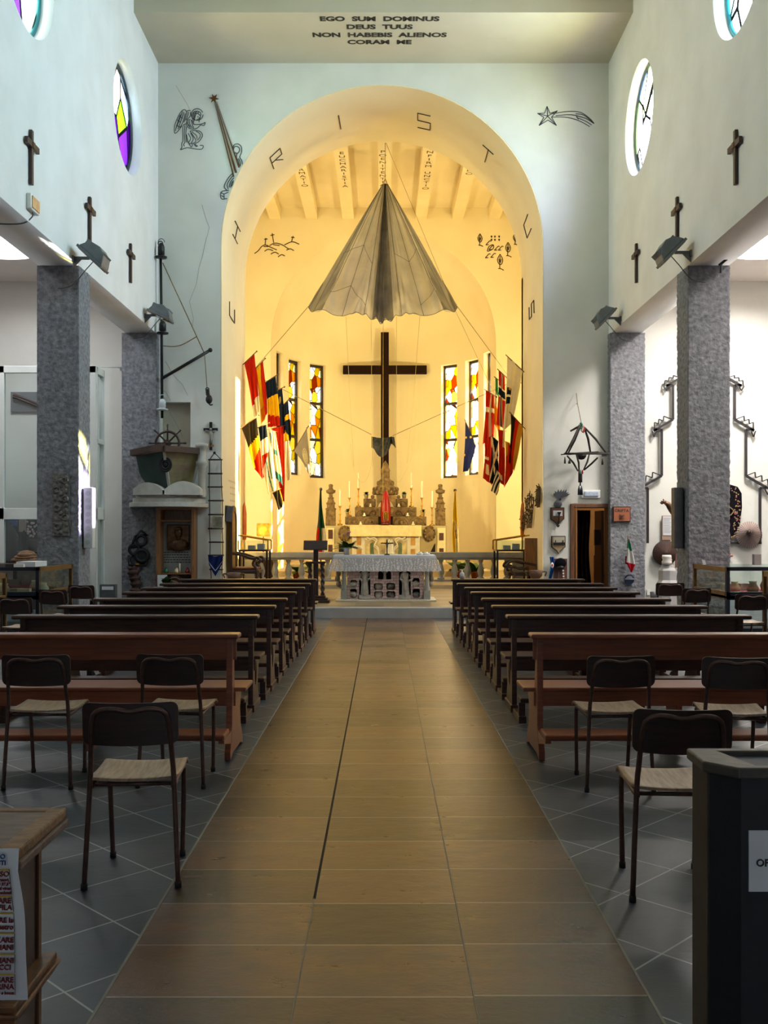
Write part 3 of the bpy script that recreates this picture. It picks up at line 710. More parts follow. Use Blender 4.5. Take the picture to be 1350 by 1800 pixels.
# ================================================================ BENCHES
def bench(name, label, x0, x1, y, hb, wood, fancy, group, solid=False):
    """x0..x1 across, y = back face of the posts (towards the camera); faces the altar"""
    L = x1-x0; T = Thing(name, label, 'bench', ((x0+x1)/2, y, 0), 0, group); h = L/2
    m = MB(); m.box(-h, h, -.10, .055, hb-.032, hb)
    T.part('book_rest', m, wood, bev=.012)
    m = MB(); m.box(-h+.03, h-.03, .02, .04, hb-.032-(.43 if solid else .15), hb-.03)
    T.part('back_panel', m, wood, bev=.004)
    m = MB(); m.box(-h+(-.03 if not fancy else .0), h-(-.03 if not fancy else .0), .05, .40, .43, .458)
    T.part('seat', m, wood, bev=.008)
    m = MB(); m.box(-h+.04, h-.04, .05, .07, .335, .43); T.part('seat_rail', m, wood)
    kz = .20 if fancy else .225
    m = MB(); m.box(-h+.05, h-.05, -.52 if fancy else -.36, -.36 if fancy else -.14, kz-.04, kz); T.part('kneeler', m, wood, bev=.012)
    if fancy:
        prof = [(-.02, .06), (-.02, hb-.03), (.05, hb-.03), (.05, .5), (.075, .46), (.36, .43), (.37, .38), (.30, .27), (.29, .2), (.34, .1), (.36, .06)]
        holes = [circ((.155, .30), .052, 20, ry=.10)]
    else:
        prof = [(-.03, .23), (-.02, hb-.03), (.06, hb-.03), (.07, .52), (.10, .46), (.40, .43), (.40, .40), (.33, .28), (.36, .16), (.46, .05), (.46, 0), (.36, .03), (.0, .03), (-.1, 0), (-.1, .06), (-.06, .14)]
        holes = []
    for x in (-h+.07, 0, h-.07):
        m = MB(); m.prism(prof if x else [(.05, .03), (.06, .43), (.36, .43), (.30, .27), (.34, .03)], YZ, x-.02, x+.02, holes if x else [])
        e = T.part('end_panel', m, wood, bev=.004)
        if fancy:
            c = MB(); c.cbox((x, .155, .30), (.012, .014, .19)); c.cbox((x, .155, .31), (.012, .10, .014)); T.part('pierced_cross', c, wood, parent=e)
            f = MB(); f.box(x-.032, x+.032, -.03, .38, 0, .06); T.part('foot', f, wood, parent=e, bev=.006)
            k = MB(); k.box(x-.025, x+.025, -.47, -.41, .05, kz-.04); k.box(x-.03, x+.03, -.5, -.14, 0, .055); k.prism([(-.41, .1), (-.36, .1), (-.30, .055), (-.41, .055)], YZ, x-.018, x+.018)
            T.part('kneeler_leg', k, wood, bev=.004)
        else:
            b = MB(); b.prism([(-.03, .1), (-.03, .19), (-.34, .185), (-.34, .165)], YZ, x-.018, x+.018); T.part('kneeler_bracket', b, wood, parent=e)
    return T
YB_ = [6.5, 8.16, 9.22, 10.21, 11.30, 12.23, 13.19, 14.4]
XI_R = [.967, 1.02, 1.016, 1.02, 1.005, 1.01, .99, .99]; XO_R = [3.0, 3.04, 3.03, 2.98, 2.95, 2.91, 2.95, 2.95]
XI_L = [.95, 1.035, 1.01, 1.0, 1.0, .98, .98, .98]; XO_L = [3.0, 3.07, 3.05, 3.0, 3.0, 3.0, 3.0, 3.0]
ORD = ['first', 'second', 'third', 'fourth', 'fifth', 'sixth', 'seventh', 'last']
for s, XI, XOO, side in ((1, XI_R, XO_R, 'right'), (-1, XI_L, XO_L, 'left')):
    for i in range(8):
        a, b = (XI[i], XOO[i]) if s > 0 else (-XOO[i], -XI[i])
        if i == 0: lab = 'reddish plain wooden bench behind the loose chairs, %s of the aisle' % side
        elif i == 7: lab = 'dark wooden bench with deep front panel nearest the altar, %s of the aisle' % side
        else: lab = 'dark carved wooden bench, %s of its row counting from the camera, %s of the aisle' % (ORD[i], side)
        bench('church_bench', lab, a, b, YB_[i], .83 if i == 0 else .81, WOOD_RED if i == 0 else WOOD_DARK, i > 0, 'benches %s of the aisle' % side, i == 7)

# ================================================================ CHAIRS
def make_chair(label):
    T = Thing('chair', label, 'chair', (0, 0, 0), 0, 'loose chairs')
    r = .0115; m = MB()
    L = [(-.195, -.205, .01), (-.175, -.185, .44), (-.168, -.20, .56), (-.160, -.228, .70)]
    top = [(-.150, -.238, .738), (-.125, -.243, .757), (-.07, -.245, .762), (0, -.245, .75), (.07, -.245, .762), (.125, -.243, .757), (.150, -.238, .738)]
    P = bez(L, 5)+bez(top, 4)+[Vector((-p.x, p.y, p.z)) for p in reversed(bez(L, 5))]
    m.tube(P, r, 10); T.part('back_frame', m, TUBE)
    for s in (-1, 1):
        m = MB(); m.tube(bez([(s*.158, .205, .01), (s*.165, .19, .25), (s*.168, .175, .40), (s*.168, .15, .428), (s*.168, .08, .432), (s*.172, -.185, .425)], 5), r, 10)
        g = T.part('leg', m, TUBE)
        c = MB(); c.tube([(s*.158, .205, 0), (s*.158, .2045, .025)], .0145, 10); T.part('rubber_foot', c, RUBBER, parent=g)
        c = MB(); c.tube([(s*.195, -.205, 0), (s*.1945, -.2045, .025)], .0145, 10); T.part('rubber_foot', c, RUBBER)
    for yy, zz in ((.11, .43), (-.15, .426)): m = MB(); m.tube([(-.170, yy, zz), (.170, yy, zz)], .009, 8); T.part('seat_rail', m, TUBE)
    def seat(u, v, z=0):
        x = (u-.5)*.37; y = -.19+.41*v; e = abs(u-.5)*2
        hw = 1-.06*(v < .12); zz = .446+.010*e*e-.012*math.sin(v*PI)-.03*max(0, (v-.88)/.12)**2
        return (x*hw, y, zz+z)
    m = MB(); m.grid(lambda u, v: seat(u, v, .011), 12, 14); m.grid(lambda u, v: seat(1-u, v, 0), 12, 14)
    for v in (0, 1): m.add([seat(u/12, v, z) for u in range(13) for z in (0, .011)], [(2*i, 2*i+1, 2*i+3, 2*i+2) for i in range(12)])
    for u in (0, 1): m.add([seat(u, v/14, z) for v in range(15) for z in (0, .011)], [(2*i, 2*i+1, 2*i+3, 2*i+2) for i in range(14)])
    T.part('seat', m, WOOD_SEAT)
    hw, z0, z1, rr = .198, .612, .79, .03
    loop = []
    for cx_, cz_, a0 in ((hw-rr, z1-rr, 0), (-hw+rr, z1-rr, PI/2), (-hw+rr, z0+rr, PI), (hw-rr, z0+rr, 1.5*PI)):
        for k in range(5): loop.append((cx_+rr*math.cos(a0+k*PI/8), cz_+rr*math.sin(a0+k*PI/8)))
    full = []
    for i in range(len(loop)):
        p, q = loop[i], loop[(i+1) % len(loop)]; n = 8 if abs(p[0]-q[0]) > .2 else 1
        for k in range(n): full.append((p[0]+(q[0]-p[0])*k/n, p[1]+(q[1]-p[1])*k/n))
    full = [(x, z-(.006*(1-(x/hw)**2) if z > .7 else .01*(1-(x/hw)**2))) for x, z in full]
    m = MB(); m.prism(full, lambda u, v, t: (u, -.222-.10*(v-.66)+t+.30*(u*u)-.006, v), 0, .009)
    T.part('backrest', m, WOOD_BACK)
    return T
CH0 = make_chair('dark-backed metal chair nearest the camera, left of the aisle')
CH0.o.location = (-1.075, 4.32, 0); CH0.o.rotation_euler = (0, 0, math.radians(4))
for x, y, rz, lab in ((-2.02, 5.90, 1, 'dark-backed chair at the left photo edge behind the nearest left chair'), (-1.235, 5.93, -3, 'dark-backed chair just left of the aisle, in front of the reddish left bench'),
                      (1.36, 5.85, 2, 'dark-backed chair just right of the aisle, in front of the reddish right bench'), (2.05, 5.78, -9, 'dark-backed chair cut by the right photo edge, before the reddish bench'),
                      (1.215, 4.16, -3, 'dark-backed chair beside the black collection box, right of the aisle'),
                      (-3.98, 10.85, -6, 'chair in front of the left navy display case, cut by the photo edge'), (-4.03, 12.3, -14, 'chair beside the brass-edged side of the left display case'), (-3.98, 13.3, -16, 'chair at the foot of the left grey pillar'),
                      (4.02, 13.9, -3, 'chair left of the right grey pillar, beside the white pedestal'), (3.92, 12.6, 12, 'chair in front of the right grey pillar'), (4.2, 11.4, 3, 'chair in front of the right navy display case')):
    dup(CH0.o, (x, y, 0), math.radians(rz), lab)

# ================================================================ FOREGROUND: wooden stand with notice (left), collection box (right)
T = Thing('prayer_stand', 'worn wooden stand with a lower shelf and paper notice, bottom left', 'stand', (-1.15, 2.32, 0))
m = MB(); m.box(-1.5, -.845, 2.19, 2.455, .775, .797); T.part('top', m, WOOD_WORN, w=True)
m = MB(); m.box(-.845, -.805, 2.15, 2.49, .772, .800); m.box(-1.5, -.845, 2.15, 2.19, .772, .8); m.box(-1.5, -.845, 2.455, 2.49, .772, .8)
T.part('top_edge', m, WOOD_EDGE, w=True, bev=.006)
m = MB(); m.box(-1.5, -.80, 2.16, 2.49, .752, .772); T.part('apron', m, WOOD_WORN, w=True, bev=.004)
m = MB(); m.box(-.895, -.868, 2.24, 2.462, 0, .755); T.part('side_panel', m, WOOD_BACK, w=True)
m = MB(); m.box(-.868, -.862, 2.447, 2.467, 0, .755); T.part('side_trim', m, WOOD_MID, w=True)  # far-edge trim in lighter wood, its lit look put into colour
m = MB(); m.box(-1.5, -.83, 2.2, 2.49, .415, .433); m.box(-1.5, -.822, 2.193, 2.497, .403, .415); m.box(-1.5, -.832, 2.205, 2.485, .388, .403); T.part('shelf', m, WOOD_MID, w=True, bev=.004)
NT_ = Thing('notice', 'white paper notice with dark red Italian rules hanging from the wooden stand', 'notice', (-1.0, 2.14, .47))
def nsurf(u, v):
    x0 = -1.20; xr = -.800 + (.018*math.sin(min(1, max(0, (v-.15)/.35))*PI/2) if v > .15 else 0)+(.0 if v > .1 else .0)
    return (x0+(xr-x0)*u, 2.148-.012*math.sin(v*PI)+.01*math.sin(u*5+v*3)*v*.5, .805-.335*v+.0*u)
m = MB(); m.grid(nsurf, 10, 14); NT_.part('sheet', m, PAPER, w=True, fixn=False)
def ntext(s, y, size, mm, xr=30):
    z = CH-(y-VY)*2.13/KP; x = (xr-VX)*2.13/KP
    o = lettering('print', s, size, (x, 2.128, z), (1, 0, 0), (0, 0, 1), mm, NT_.o, 'RIGHT', .00025, off=NT_.loc)
for s, y, sz, mm, xr in (('PROTEGGIAMO', 1509, .014, INK_BLUE, 10), ('I NOSTRI CLIENTI', 1520, .014, INK_BLUE, 11), ('INGRESSO', 1540, .016, INK_RED, 17), ('con sintomi respiratori,', 1548.5, .009, INK_RED, 17), ('febbre superiore ai 37,5\u00b0', 1556, .009, INK_RED, 18.5),
                         ('esposti e positivi al virus', 1563.5, .009, INK_RED, 19.5), ('nei 14 giorni precedenti', 1571, .009, INK_RED, 20), ('EVITARE', 1587, .016, INK_RED, 20), ('di fare la FILA', 1599, .016, INK_RED, 21.5),
                         ('MANTENERE la', 1621, .015, INK_RED, 23.5), ('distanza di 1 metro', 1633, .015, INK_RED, 24), ('IGIENIZZARE', 1656, .016, INK_RED, 24.5), ('le MANI', 1669, .016, INK_RED, 25), ('strette di MANI', 1692, .016, INK_RED, 25), ('e ABBRACCI', 1704, .016, INK_RED, 20),
                         ('INDOSSARE', 1726, .016, INK_RED, 24.5), ('la MASCHERINA', 1738, .016, INK_RED, 25), ('su naso e bocca', 1747, .009, INK_RED, 25.5)):
    ntext(s, y, sz, mm, xr)
m = MB()
for y, xr in ((1527, 16), (1574, 20.5), (1604, 24), (1639, 25.5), (1676, 26), (1711, 26)):
    z = CH-(y-VY)*2.13/KP; x = (xr-VX)*2.13/KP; m.box(x-.4, x, 2.127, 2.1285, z-.003, z)
NT_.part('rule_line', m, INK_YEL, w=True)
m = MB()
for (ya, xa), (yb, xb) in (((1528, 16), (1573, 20.5)), ((1576, 20.5), (1603, 24)), ((1606, 24), (1638, 25.5)), ((1641, 25.5), (1675, 26)), ((1678, 26), (1710, 26)), ((1713, 26), (1749, 26.5))):
    a = px(xa, ya, 2.128); b = px(xb, yb, 2.128); m.beam(a, b, .001, .001)
NT_.part('box_line', m, INK, w=True)

T = Thing('collection_box', 'tall black collection box with blue speckled tray top, bottom right', 'box', (.97, 2.2, 0))
pl = [(.700, 2.262), (.697, 2.135), (.752, 2.072), (1.30, 2.072), (1.30, 2.262)]
def scale_pl(k): c = (1.0, 2.17); return [(c[0]+(x-c[0])*k, c[1]+(y-c[1])*k) for x, y in pl]
body = [(.716, 2.255), (.714, 2.142), (.762, 2.085), (1.285, 2.085), (1.285, 2.255)]
m = MB(); m.prism(body, XY, .0, .978); T.part('body', m, BOXBLACK, w=True)
m = MB(); m.box(.711, .716, 2.15, 2.252, .0, .975); T.part('side_panel', m, mat('tan_dark_side', '#3d3123', .5, '#33281d', 20, metal=.2), w=True)  # thin tan skin: light on the left face put into colour
m = MB(); m.prism(pl, XY, .976, 1.0, [[(.765, 2.236), (.80, 2.098), (1.24, 2.098), (1.24, 2.236)]]); T.part('rim', m, BOXTOP, w=True, bev=.004)
m = MB(); m.box(.74, 1.26, 2.09, 2.245, .979, .988); T.part('tray', m, BOXBLUE, w=True)
T2 = Thing('paper_label', 'white paper label reading OF on the front of the black box', 'label', (.93, 2.07, .73))
m = MB(); m.box(.777, 1.08, 2.0805, 2.0835, .735, .865); T2.part('sheet', m, PAPER, w=True)
lettering('print', 'OFFERTE', .0215, (.792, 2.0795, .7895), (1, 0, 0), (0, 0, 1), INK, T2.o, 'LEFT', .0004, off=T2.loc)

# ================================================================ ALTAR ON THE PLATFORM
def cloth_drape(x0, x1, y0, y1, z, drop, thick=.006, scal=0, n=60, side=None, flare=.02):
    m = MB(); side = drop if side is None else side
    m.box(x0, x1, y0, y1, z, z+thick)
    def front(u, v):
        x = x0+(x1-x0)*u; w_ = .006*math.sin(u*40)*v
        sc_ = scal*abs(math.sin(u*PI*n/2))*(v > .99)
        return (x, y0-flare*v+w_, z+thick-(drop+sc_-scal)*v)
    m.grid(front, n*2, 6, 1)
    for s, xx in ((-1, x0), (1, x1)):
        m.grid(lambda u, v: (xx+s*(flare*1.6*v+.012*math.sin(u*14)*v), y0+(y1-y0)*u, z+thick-side*v), 14, 6, 1)
    return m
ALX0, ALX1 = -.88, .93; AY0, AY1 = 18.4, 19.2; AZT = 1.03; P0 = .193
T = Thing('altar', 'pink stone block altar with carved niches holding statue fragments', 'altar', (.02, 18.8, P0))
m = MB(); m.box(ALX0-.02, ALX1+.06, AY0-.1, AY1, P0, P0+.035); T.part('plinth', m, MARBLE_W, w=True, bev=.006)
nich = []
def arch2(x0, x1, z0, z1): c = (x0+x1)/2; r = (x1-x0)/2; return [(x0, z0), (x1, z0)]+[(c+r*math.cos(PI*i/12), z1-r+r*math.sin(PI*i/12)) for i in range(13)]
def octa(x0, x1, z0, z1, k=.025): return [(x0+k, z0), (x1-k, z0), (x1, z0+k), (x1, z1-k), (x1-k, z1), (x0+k, z1), (x0, z1-k), (x0, z0+k)]
def wx(cx): return (560+cx/5.625-VX)*18.4/KP
def wz(cyy): return CH-(820+cyy/5.625-VY)*18.4/KP
holes = []
for x0, x1, y0, y1, arc in ((400, 512, 1012, 1326, 1), (795, 912, 1012, 1326, 1), (588, 718, 1005, 1118, 1)): holes.append(arch2(wx(x0), wx(x1), max(wz(y1), .235), min(wz(y0), 1.0)))
for x0, x1, y0, y1 in ((313, 380, 1122, 1196), (310, 378, 1210, 1298), (546, 636, 1154, 1220), (670, 758, 1152, 1220), (550, 638, 1234, 1298), (670, 760, 1232, 1298), (928, 1000, 1104, 1192), (930, 1004, 1208, 1300)): holes.append(octa(wx(x0), wx(x1), wz(y1), wz(y0)))
m = MB(); m.prism([(wx(285), P0+.035), (wx(1040), P0+.035), (wx(1040), AZT-.01), (wx(285), AZT-.01)], XZ, AY0, AY0+.16, holes); T.part('front_masonry', m, slabs('pink_masonry', .11, .055, ['#a08684', '#b89c99', '#c8aeaa'], .004, '#6e5c5a', rot=0, rough=.8, nscale=14, offs=.5, rotx=PI/2), w=True)
m = MB(); m.box(wx(280), wx(1045), AY0+.16, AY1-.05, P0+.03, AZT-.02); T.part('core', m, RECESS_SHADE, w=True)
for cx in (252, 1072):
    x = wx(cx); m = MB(); m.cbox((x, AY0+.02, P0+.12), (.12, .14, .17)); m.lathe([(.05, .2), (.062, .24), (.045, .29), (.04, .5), (.05, .58), (.04, .62), (.055, .68), (.06, .83)], (x, AY0+.02, P0), 12); T.part('corner_column', m, STONE_GREY, w=True)
for s, cx in ((-1, 195), (1, 1110)):
    x = wx(cx); m = MB()
    for k in range(4): m.ball((x+s*.0+(k % 2)*.02*s, AY0+.1, .52+.1*k), (.05, .06, .065), 10, 6)
    m.tube([(x-s*.03, AY0+.1, .48), (x-s*.1, AY0+.1, .40)], .03, 8); T.part('side_scroll', m, STONE_PALE, w=True)
top = MB(); top.box(ALX0, ALX1, AY0-.02, AY1, AZT-.02, AZT+.02); T.part('altar_slab', top, STONE_GREY, w=True)
def figure(x, y, z0, h, armless=True, lean=0):
    m = MB()
    prof = [(.16, 0), (.17, .05), (.15, .2), (.13, .4), (.145, .52), (.12, .6), (.15, .72), (.16, .78), (.09, .83), (.05, .85)]
    def f(u, v):
        k = v*(len(prof)-1); i = min(int(k), len(prof)-2); t = k-i; r = prof[i][0]*(1-t)+prof[i+1][0]*t; zz = prof[i][1]*(1-t)+prof[i+1][1]*t
        a = 2*PI*u; r *= (1+.10*math.sin(a*7+v*5))*h
        return (x+lean*zz*h+r*math.cos(a)*.85, y+r*math.sin(a)*.7, z0+zz*h)
    m.grid(f, 36, 24, closed_u=True); m.ball((x+lean*h, y, z0+.92*h), (.07*h, .08*h, .095*h), 12, 8)
    m.tube([(x-.15*h, y, z0+.76*h), (x-.19*h, y-.05*h, z0+.6*h), (x-.08*h, y-.13*h, z0+.52*h)], [.05*h, .045*h, .035*h], 8)
    m.tube([(x+.15*h, y, z0+.76*h), (x+.2*h, y-.05*h, z0+.6*h), (x+.1*h, y-.13*h, z0+.55*h)], [.05*h, .045*h, .035*h], 8)
    return m
gr = 'statue fragments in the altar niches'
for cx, lab, ln in ((455, 'tall robed headless-looking stone statue in the left altar niche', 0), (850, 'draped leaning stone statue in the right altar niche', -.06)):
    x = wx(cx); m = figure(x+(.03 if ln else 0), AY0+.06, P0+.10 if not ln else P0+.08, .56, lean=ln); m.box(x-.12, x+.12, AY0, AY0+.15, P0+.03, P0+.12); single('statue', lab, 'statue', m, STATUE, gr)
random.seed(3)
def rock(c, r, seed, n=10):
    m = MB(); rnd = random.Random(seed); ph = [rnd.uniform(0, 6) for _ in range(6)]
    def f(u, v):
        a = 2*PI*u; p = PI*v; k = 1+.16*math.sin(3*a+ph[0])*math.sin(p)+.14*math.sin(2*p+ph[1])+.12*math.sin(5*a+ph[2]+3*p)
        return (c[0]+r[0]*k*math.sin(p)*math.cos(a), c[1]+r[1]*k*math.sin(p)*math.sin(a), c[2]+r[2]*k*math.cos(p))
    m.grid(f, 16, 10, closed_u=True); return m
for i, (x0, x1, y0, y1, lab) in enumerate(((313, 380, 1122, 1196, 'pale stone fragment in the upper left corner niche'), (310, 378, 1210, 1298, 'pale broken fragment in the lower left corner niche'), (546, 636, 1154, 1220, 'pale stone head fragment in the upper of the two middle left niches'),
        (670, 758, 1152, 1220, 'grey carved fragment in the upper of the two middle right niches'), (550, 638, 1234, 1298, 'grey wedge fragment in the lower middle left niche'), (670, 760, 1232, 1298, 'dark carved fragment in the lower middle right niche'), (928, 1000, 1104, 1192, 'small figure fragment in the upper right corner niche'), (930, 1004, 1208, 1300, 'dark fragment in the lower right corner niche'))):
    cx = (wx(x0)+wx(x1))/2; zb = wz(y1); m = rock((cx, AY0+.07, zb+.055), (.08, .05, .065), i+5)
    single('stone_fragment', lab, 'fragment', m, STATUE if i not in (3, 5, 7) else RELIEF, gr)
m = figure(wx(655), AY0+.07, wz(1118)-.0, .22); single('bust', 'pale stone bust in the top centre altar niche', 'statue', m, STATUE, gr)
T = Thing('altar_cloth', 'white altar cloth with lace front hanging over the pink stone altar', 'tablecloth', (.02, 18.8, AZT))
m = MB(); m.box(ALX0-.06, ALX1+.05, AY0-.05, AY1+.02, AZT+.022, AZT+.03)
m.grid(lambda u, v: (ALX0-.06+(ALX1-ALX0+.11)*u, AY0-.05-.012*math.sin(v*PI/2), AZT+.03-.055*v), 40, 4)
for s, xx in ((-1, ALX0-.06), (1, ALX1+.05)): m.grid(lambda u, v: (xx+s*(.10*v+.012*math.sin(u*17)*v), AY0-.05+(AY1-AY0+.07)*u, AZT+.03-.29*v), 18, 6)
WCL = cloth('white_linen', '#ecebf0', .25); T.part('linen', m, WCL, w=True, fixn=False)
m = MB()
m.grid(lambda u, v: (ALX0-.06+(ALX1-ALX0+.11)*u+(u-.5)*.16*v, AY0-.063-.01*v+.006*math.sin(u*60)*v, AZT-.025-(.225+.012*abs(math.sin(u*PI*24)))*v), 144, 6)
T.part('lace', m, lace('white_lace', '#f2f0f6'), w=True, fixn=False)
m = MB(); m.grid(lambda u, v: (ALX0-.06+(ALX1-ALX0+.11)*u+(u-.5)*.16, AY0-.074+.006*math.sin(u*60), AZT-.25-(.012*abs(math.sin(u*PI*24)))-.012*v), 144, 1); T.part('hem', m, WCL, w=True, fixn=False)

def potted_plant(name, label, x, y, z, ph, pr, potm, leaves, lr, lm, group=None, flower=None, up=.6, seed=1, pointed=True):
    T = Thing(name, label, 'plant', (x, y, z), 0, group); rnd = random.Random(seed)
    m = MB(); m.lathe([(0, 0), (pr*.72, 0), (pr*.95, ph*.85), (pr, ph*.86), (pr, ph), (pr*.9, ph), (pr*.85, ph*.9), (0, ph*.88)], (0, 0, 0), 16); T.part('pot', m, potm)
    m = MB()
    for i in range(leaves):
        a = rnd.uniform(0, 2*PI); e = rnd.uniform(.1, 1.3)*up+.15; L = lr*rnd.uniform(.6, 1.15); w_ = L*(.16 if pointed else .30)
        d = Vector((math.cos(a)*math.cos(e), math.sin(a)*math.cos(e), math.sin(e))); sd_ = Vector((-math.sin(a), math.cos(a), 0))
        b = Vector((rnd.uniform(-pr, pr)*.5, rnd.uniform(-pr, pr)*.5, ph*.9+ (0 if pointed else rnd.uniform(0, lr*.8))))
        pts = []
        for k in range(6):
            t = k/5; c = b+d*L*t+Vector((0, 0, -.35*L*t*t)); ww = w_*math.sin(PI*min(1, t*.92+.06)); pts += [c-sd_*ww, c+sd_*ww]
        m.add(pts, [(2*k, 2*k+1, 2*k+3, 2*k+2) for k in range(5)], 0, True)
    T.part('foliage', m, lm, fixn=False)
    if flower:
        m = MB()
        for i in range(9): m.ball((rnd.uniform(-.06, .06), rnd.uniform(-.06, .02), ph+lr*rnd.uniform(.75, 1.0)), .02, 8, 5)
        T.part('blossom', m, flower)
    return T
potted_plant('potted_plant', 'pink flowering plant in a white pot on the altar cloth', wx(270), 18.75, AZT+.03, .14, .065, POT_WHITE, 80, .30, LEAF, None, mat('pink_blossom', '#b07a84', .6), .6, 4)
T = Thing('altar_cross', 'small black crucifix standing on the altar cloth', 'crucifix', (wx(677), 18.6, AZT+.03))
m = MB(); m.cbox((0, 0, .15), (.022, .02, .30)); m.cbox((0, 0, .225), (.24, .02, .02)); T.part('cross', m, IRON)
m = MB(); m.lathe([(.0, 0), (.06, 0), (.05, .015), (.02, .03), (0, .03)], (0, 0, 0), 14); T.part('base', m, IRON)
m = MB(); m.tube([(0, -.014, .23), (0, -.02, .17), (0, -.014, .1)], [.014, .016, .01], 8); m.tube([(-.09, -.012, .235), (0, -.016, .205), (.09, -.012, .235)], .007, 6); m.ball((0, -.018, .245), .016, 8, 6); T.part('corpus', m, IRON)
for i, cx in enumerate((1010, 1070)):
    x = wx(cx); T = Thing('votive_candle', ['cream votive candle on the altar cloth, nearer the middle', 'cream votive candle at the right end of the altar cloth'][i], 'candle', (x, 18.7, AZT+.03), 0, 'votive candles on the altar')
    m = MB(); m.lathe([(0, 0), (.06, 0), (.075, .02), (.07, .035), (0, .035)], (0, 0, 0), 14); T.part('dish', m, WHITE)
    m = MB(); m.lathe([(.035, .03), (.035, .06), (0, .06)], (0, 0, 0), 12); T.part('candle', m, CANDLE)
# wooden lectern left of the altar
T = Thing('lectern', 'dark wooden lectern with twisted columns left of the altar', 'lectern', (-1.23, 18.1, P0))
m = MB(); m.xf = Matrix.Translation((-.02, -.08, 1.06)) @ Matrix.Rotation(-.5, 4, 'X'); m.cbox((0, 0, 0), (.44, .03, .19)); T.part('book_desk', m, WOOD_BACK, bev=.006)
m = MB(); m.box(-.20, .16, -.1, .1, .72, .76); T.part('shelf', m, WOOD_BACK, bev=.006)
m = MB(); m.cbox((-.02, .02, .52), (.09, .06, 1.02)); T.part('post', m, WOOD_BACK, bev=.01)
for x in (-.13, .105):
    m = MB(); m.grid(lambda u, v: (x+(.032+.009*math.sin(2*PI*u*2+v*34))*math.cos(2*PI*u), (.032+.009*math.sin(2*PI*u*2+v*34))*math.sin(2*PI*u), .12+.6*v), 16, 60, closed_u=True); T.part('twisted_column', m, WOOD_BACK)
m = MB(); m.box(-.24, .24, -.16, .16, 0, .05); m.box(-.2, .2, -.13, .13, .05, .09); m.box(-.16, .16, -.1, .1, .09, .13); T.part('base', m, WOOD_BACK, bev=.01)
# ================================================================ BALUSTRADE
def balustrade(label, x0, x1, xs, gapside):
    y = 24.2; zf = .28; zr = 1.0
    T = Thing('balustrade', label, 'balustrade', ((x0+x1)/2, y, zf))
    m = MB(); m.box(x0, x1, y-.15, y+.15, zr-.14, zr); m.box(x0+.02, x1-.02, y-.12, y+.12, zr-.19, zr-.14); T.part('rail', m, STONE_GREY, w=True, bev=.012)
    m = MB(); m.box(x0, x1, y-.13, y+.13, zf, zf+.05); T.part('plinth', m, STONE_GREY, w=True, bev=.01)
    for x in xs:
        b = MB(); b.lathe([(.07, .05), (.07, .10), (.05, .12), (.075, .18), (.085, .25), (.07, .33), (.042, .42), (.04, .46), (.06, .49), (.065, .53)], (x, y, zf), 10)
        b.cbox((x, y, zf+.065), (.17, .17, .05)); T.part('baluster', b, STONE_GREY, w=True)
    for xx in ((x0+.12,) if gapside > 0 else (x1-.12,)):
        b = MB(); b.cbox((xx, y, (zf+zr)/2-.06), (.26, .24, zr-zf-.16)); T.part('end_pier', b, STONE_GREY, w=True, bev=.01)
bx = lambda p: (p-VX)*24.2/KP
balustrade('grey stone balustrade left of the altar behind the lectern', -3.44, -.95, [bx(p) for p in (460, 483.5, 507, 530, 553, 576)], 1)
balustrade('grey stone balustrade right of the altar', .95, 3.44, [bx(p) for p in (775, 799, 822, 845, 868, 891)], -1)

# ================================================================ HIGH ALTAR, REREDOS
HY = 29.0; HF = .60
hx = lambda cx: (560+cx/5.625-VX)*HY/KP
hz = lambda cyy, d=HY: CH-(820+cyy/5.625-VY)*d/KP
T = Thing('high_altar', 'cream marble high altar with inlaid front below the stone reredos', 'altar', (.05, HY+.4, HF))
m = MB(); m.box(hx(332), hx(1000), HY, HY+.9, HF, hz(600)); T.part('body', m, MARBLE_W, w=True, bev=.01)
x0, x1, z0, z1 = hx(462), hx(872), HF+.02, hz(682)
m = MB(); m.box(x0, x1, HY-.025, HY, z0, z1); T.part('inlaid_panel', m, mat('figured_marble', '#cdbb90', .4, '#5f4a34', 3.2, detail=8), w=True, bev=.006)
def sc_curve(s):
    c = (x0+x1)/2; return [(c+s*.57, HY-.03, z1-.05), (c+s*.48, HY-.03, z1-.11), (c+s*.36, HY-.03, z1-.07), (c+s*.27, HY-.03, z1-.15), (c+s*.33, HY-.03, z1-.28), (c+s*.23, HY-.03, z1-.40), (c+s*.2, HY-.03, z0+.02)]
for s in (-1, 1):
    m = MB(); m.tube(bez(sc_curve(s), 6), .022, 8); m.tube([Vector((p.x+s*.06*(1-k/36), p.y, p.z-.045)) for k, p in enumerate(bez(sc_curve(s), 6))], .014, 8); T.part('scroll_moulding', m, MARBLE_W, w=True)
    c = (x0+x1)/2; m = MB(); m.prism([(c+s*.38, z1-.20), (c+s*.47, z1-.24), (c+s*.47, z0+.09), (c+s*.33, z0+.06), (c+s*.38, z1-.32)], XZ, HY-.04, HY-.02); T.part('green_inlay', m, MARBLE_GR, w=True)
for a, b, c_, d_ in ((376, 420, 692, 778), (376, 424, 815, 868), (911, 955, 692, 778), (911, 957, 815, 868)):
    m = MB(); m.box(hx(a), hx(b), HY-.015, HY, max(hz(d_), HF+.02), hz(c_)); T.part('ochre_inlay', m, MARBLE_OC, w=True)
T = Thing('high_altar_cloth', 'cream embroidered cloth over the high altar table', 'tablecloth', (.05, HY+.4, hz(600)))
m = MB(); m.box(hx(310), hx(1018), HY-.08, HY+.9, hz(582)-.01, hz(582)); m.grid(lambda u, v: (hx(310)+(hx(1018)-hx(310))*u, HY-.08-.015*v+.008*math.sin(u*50)*v, hz(582)-(hz(582)-hz(690))*v), 100, 6)
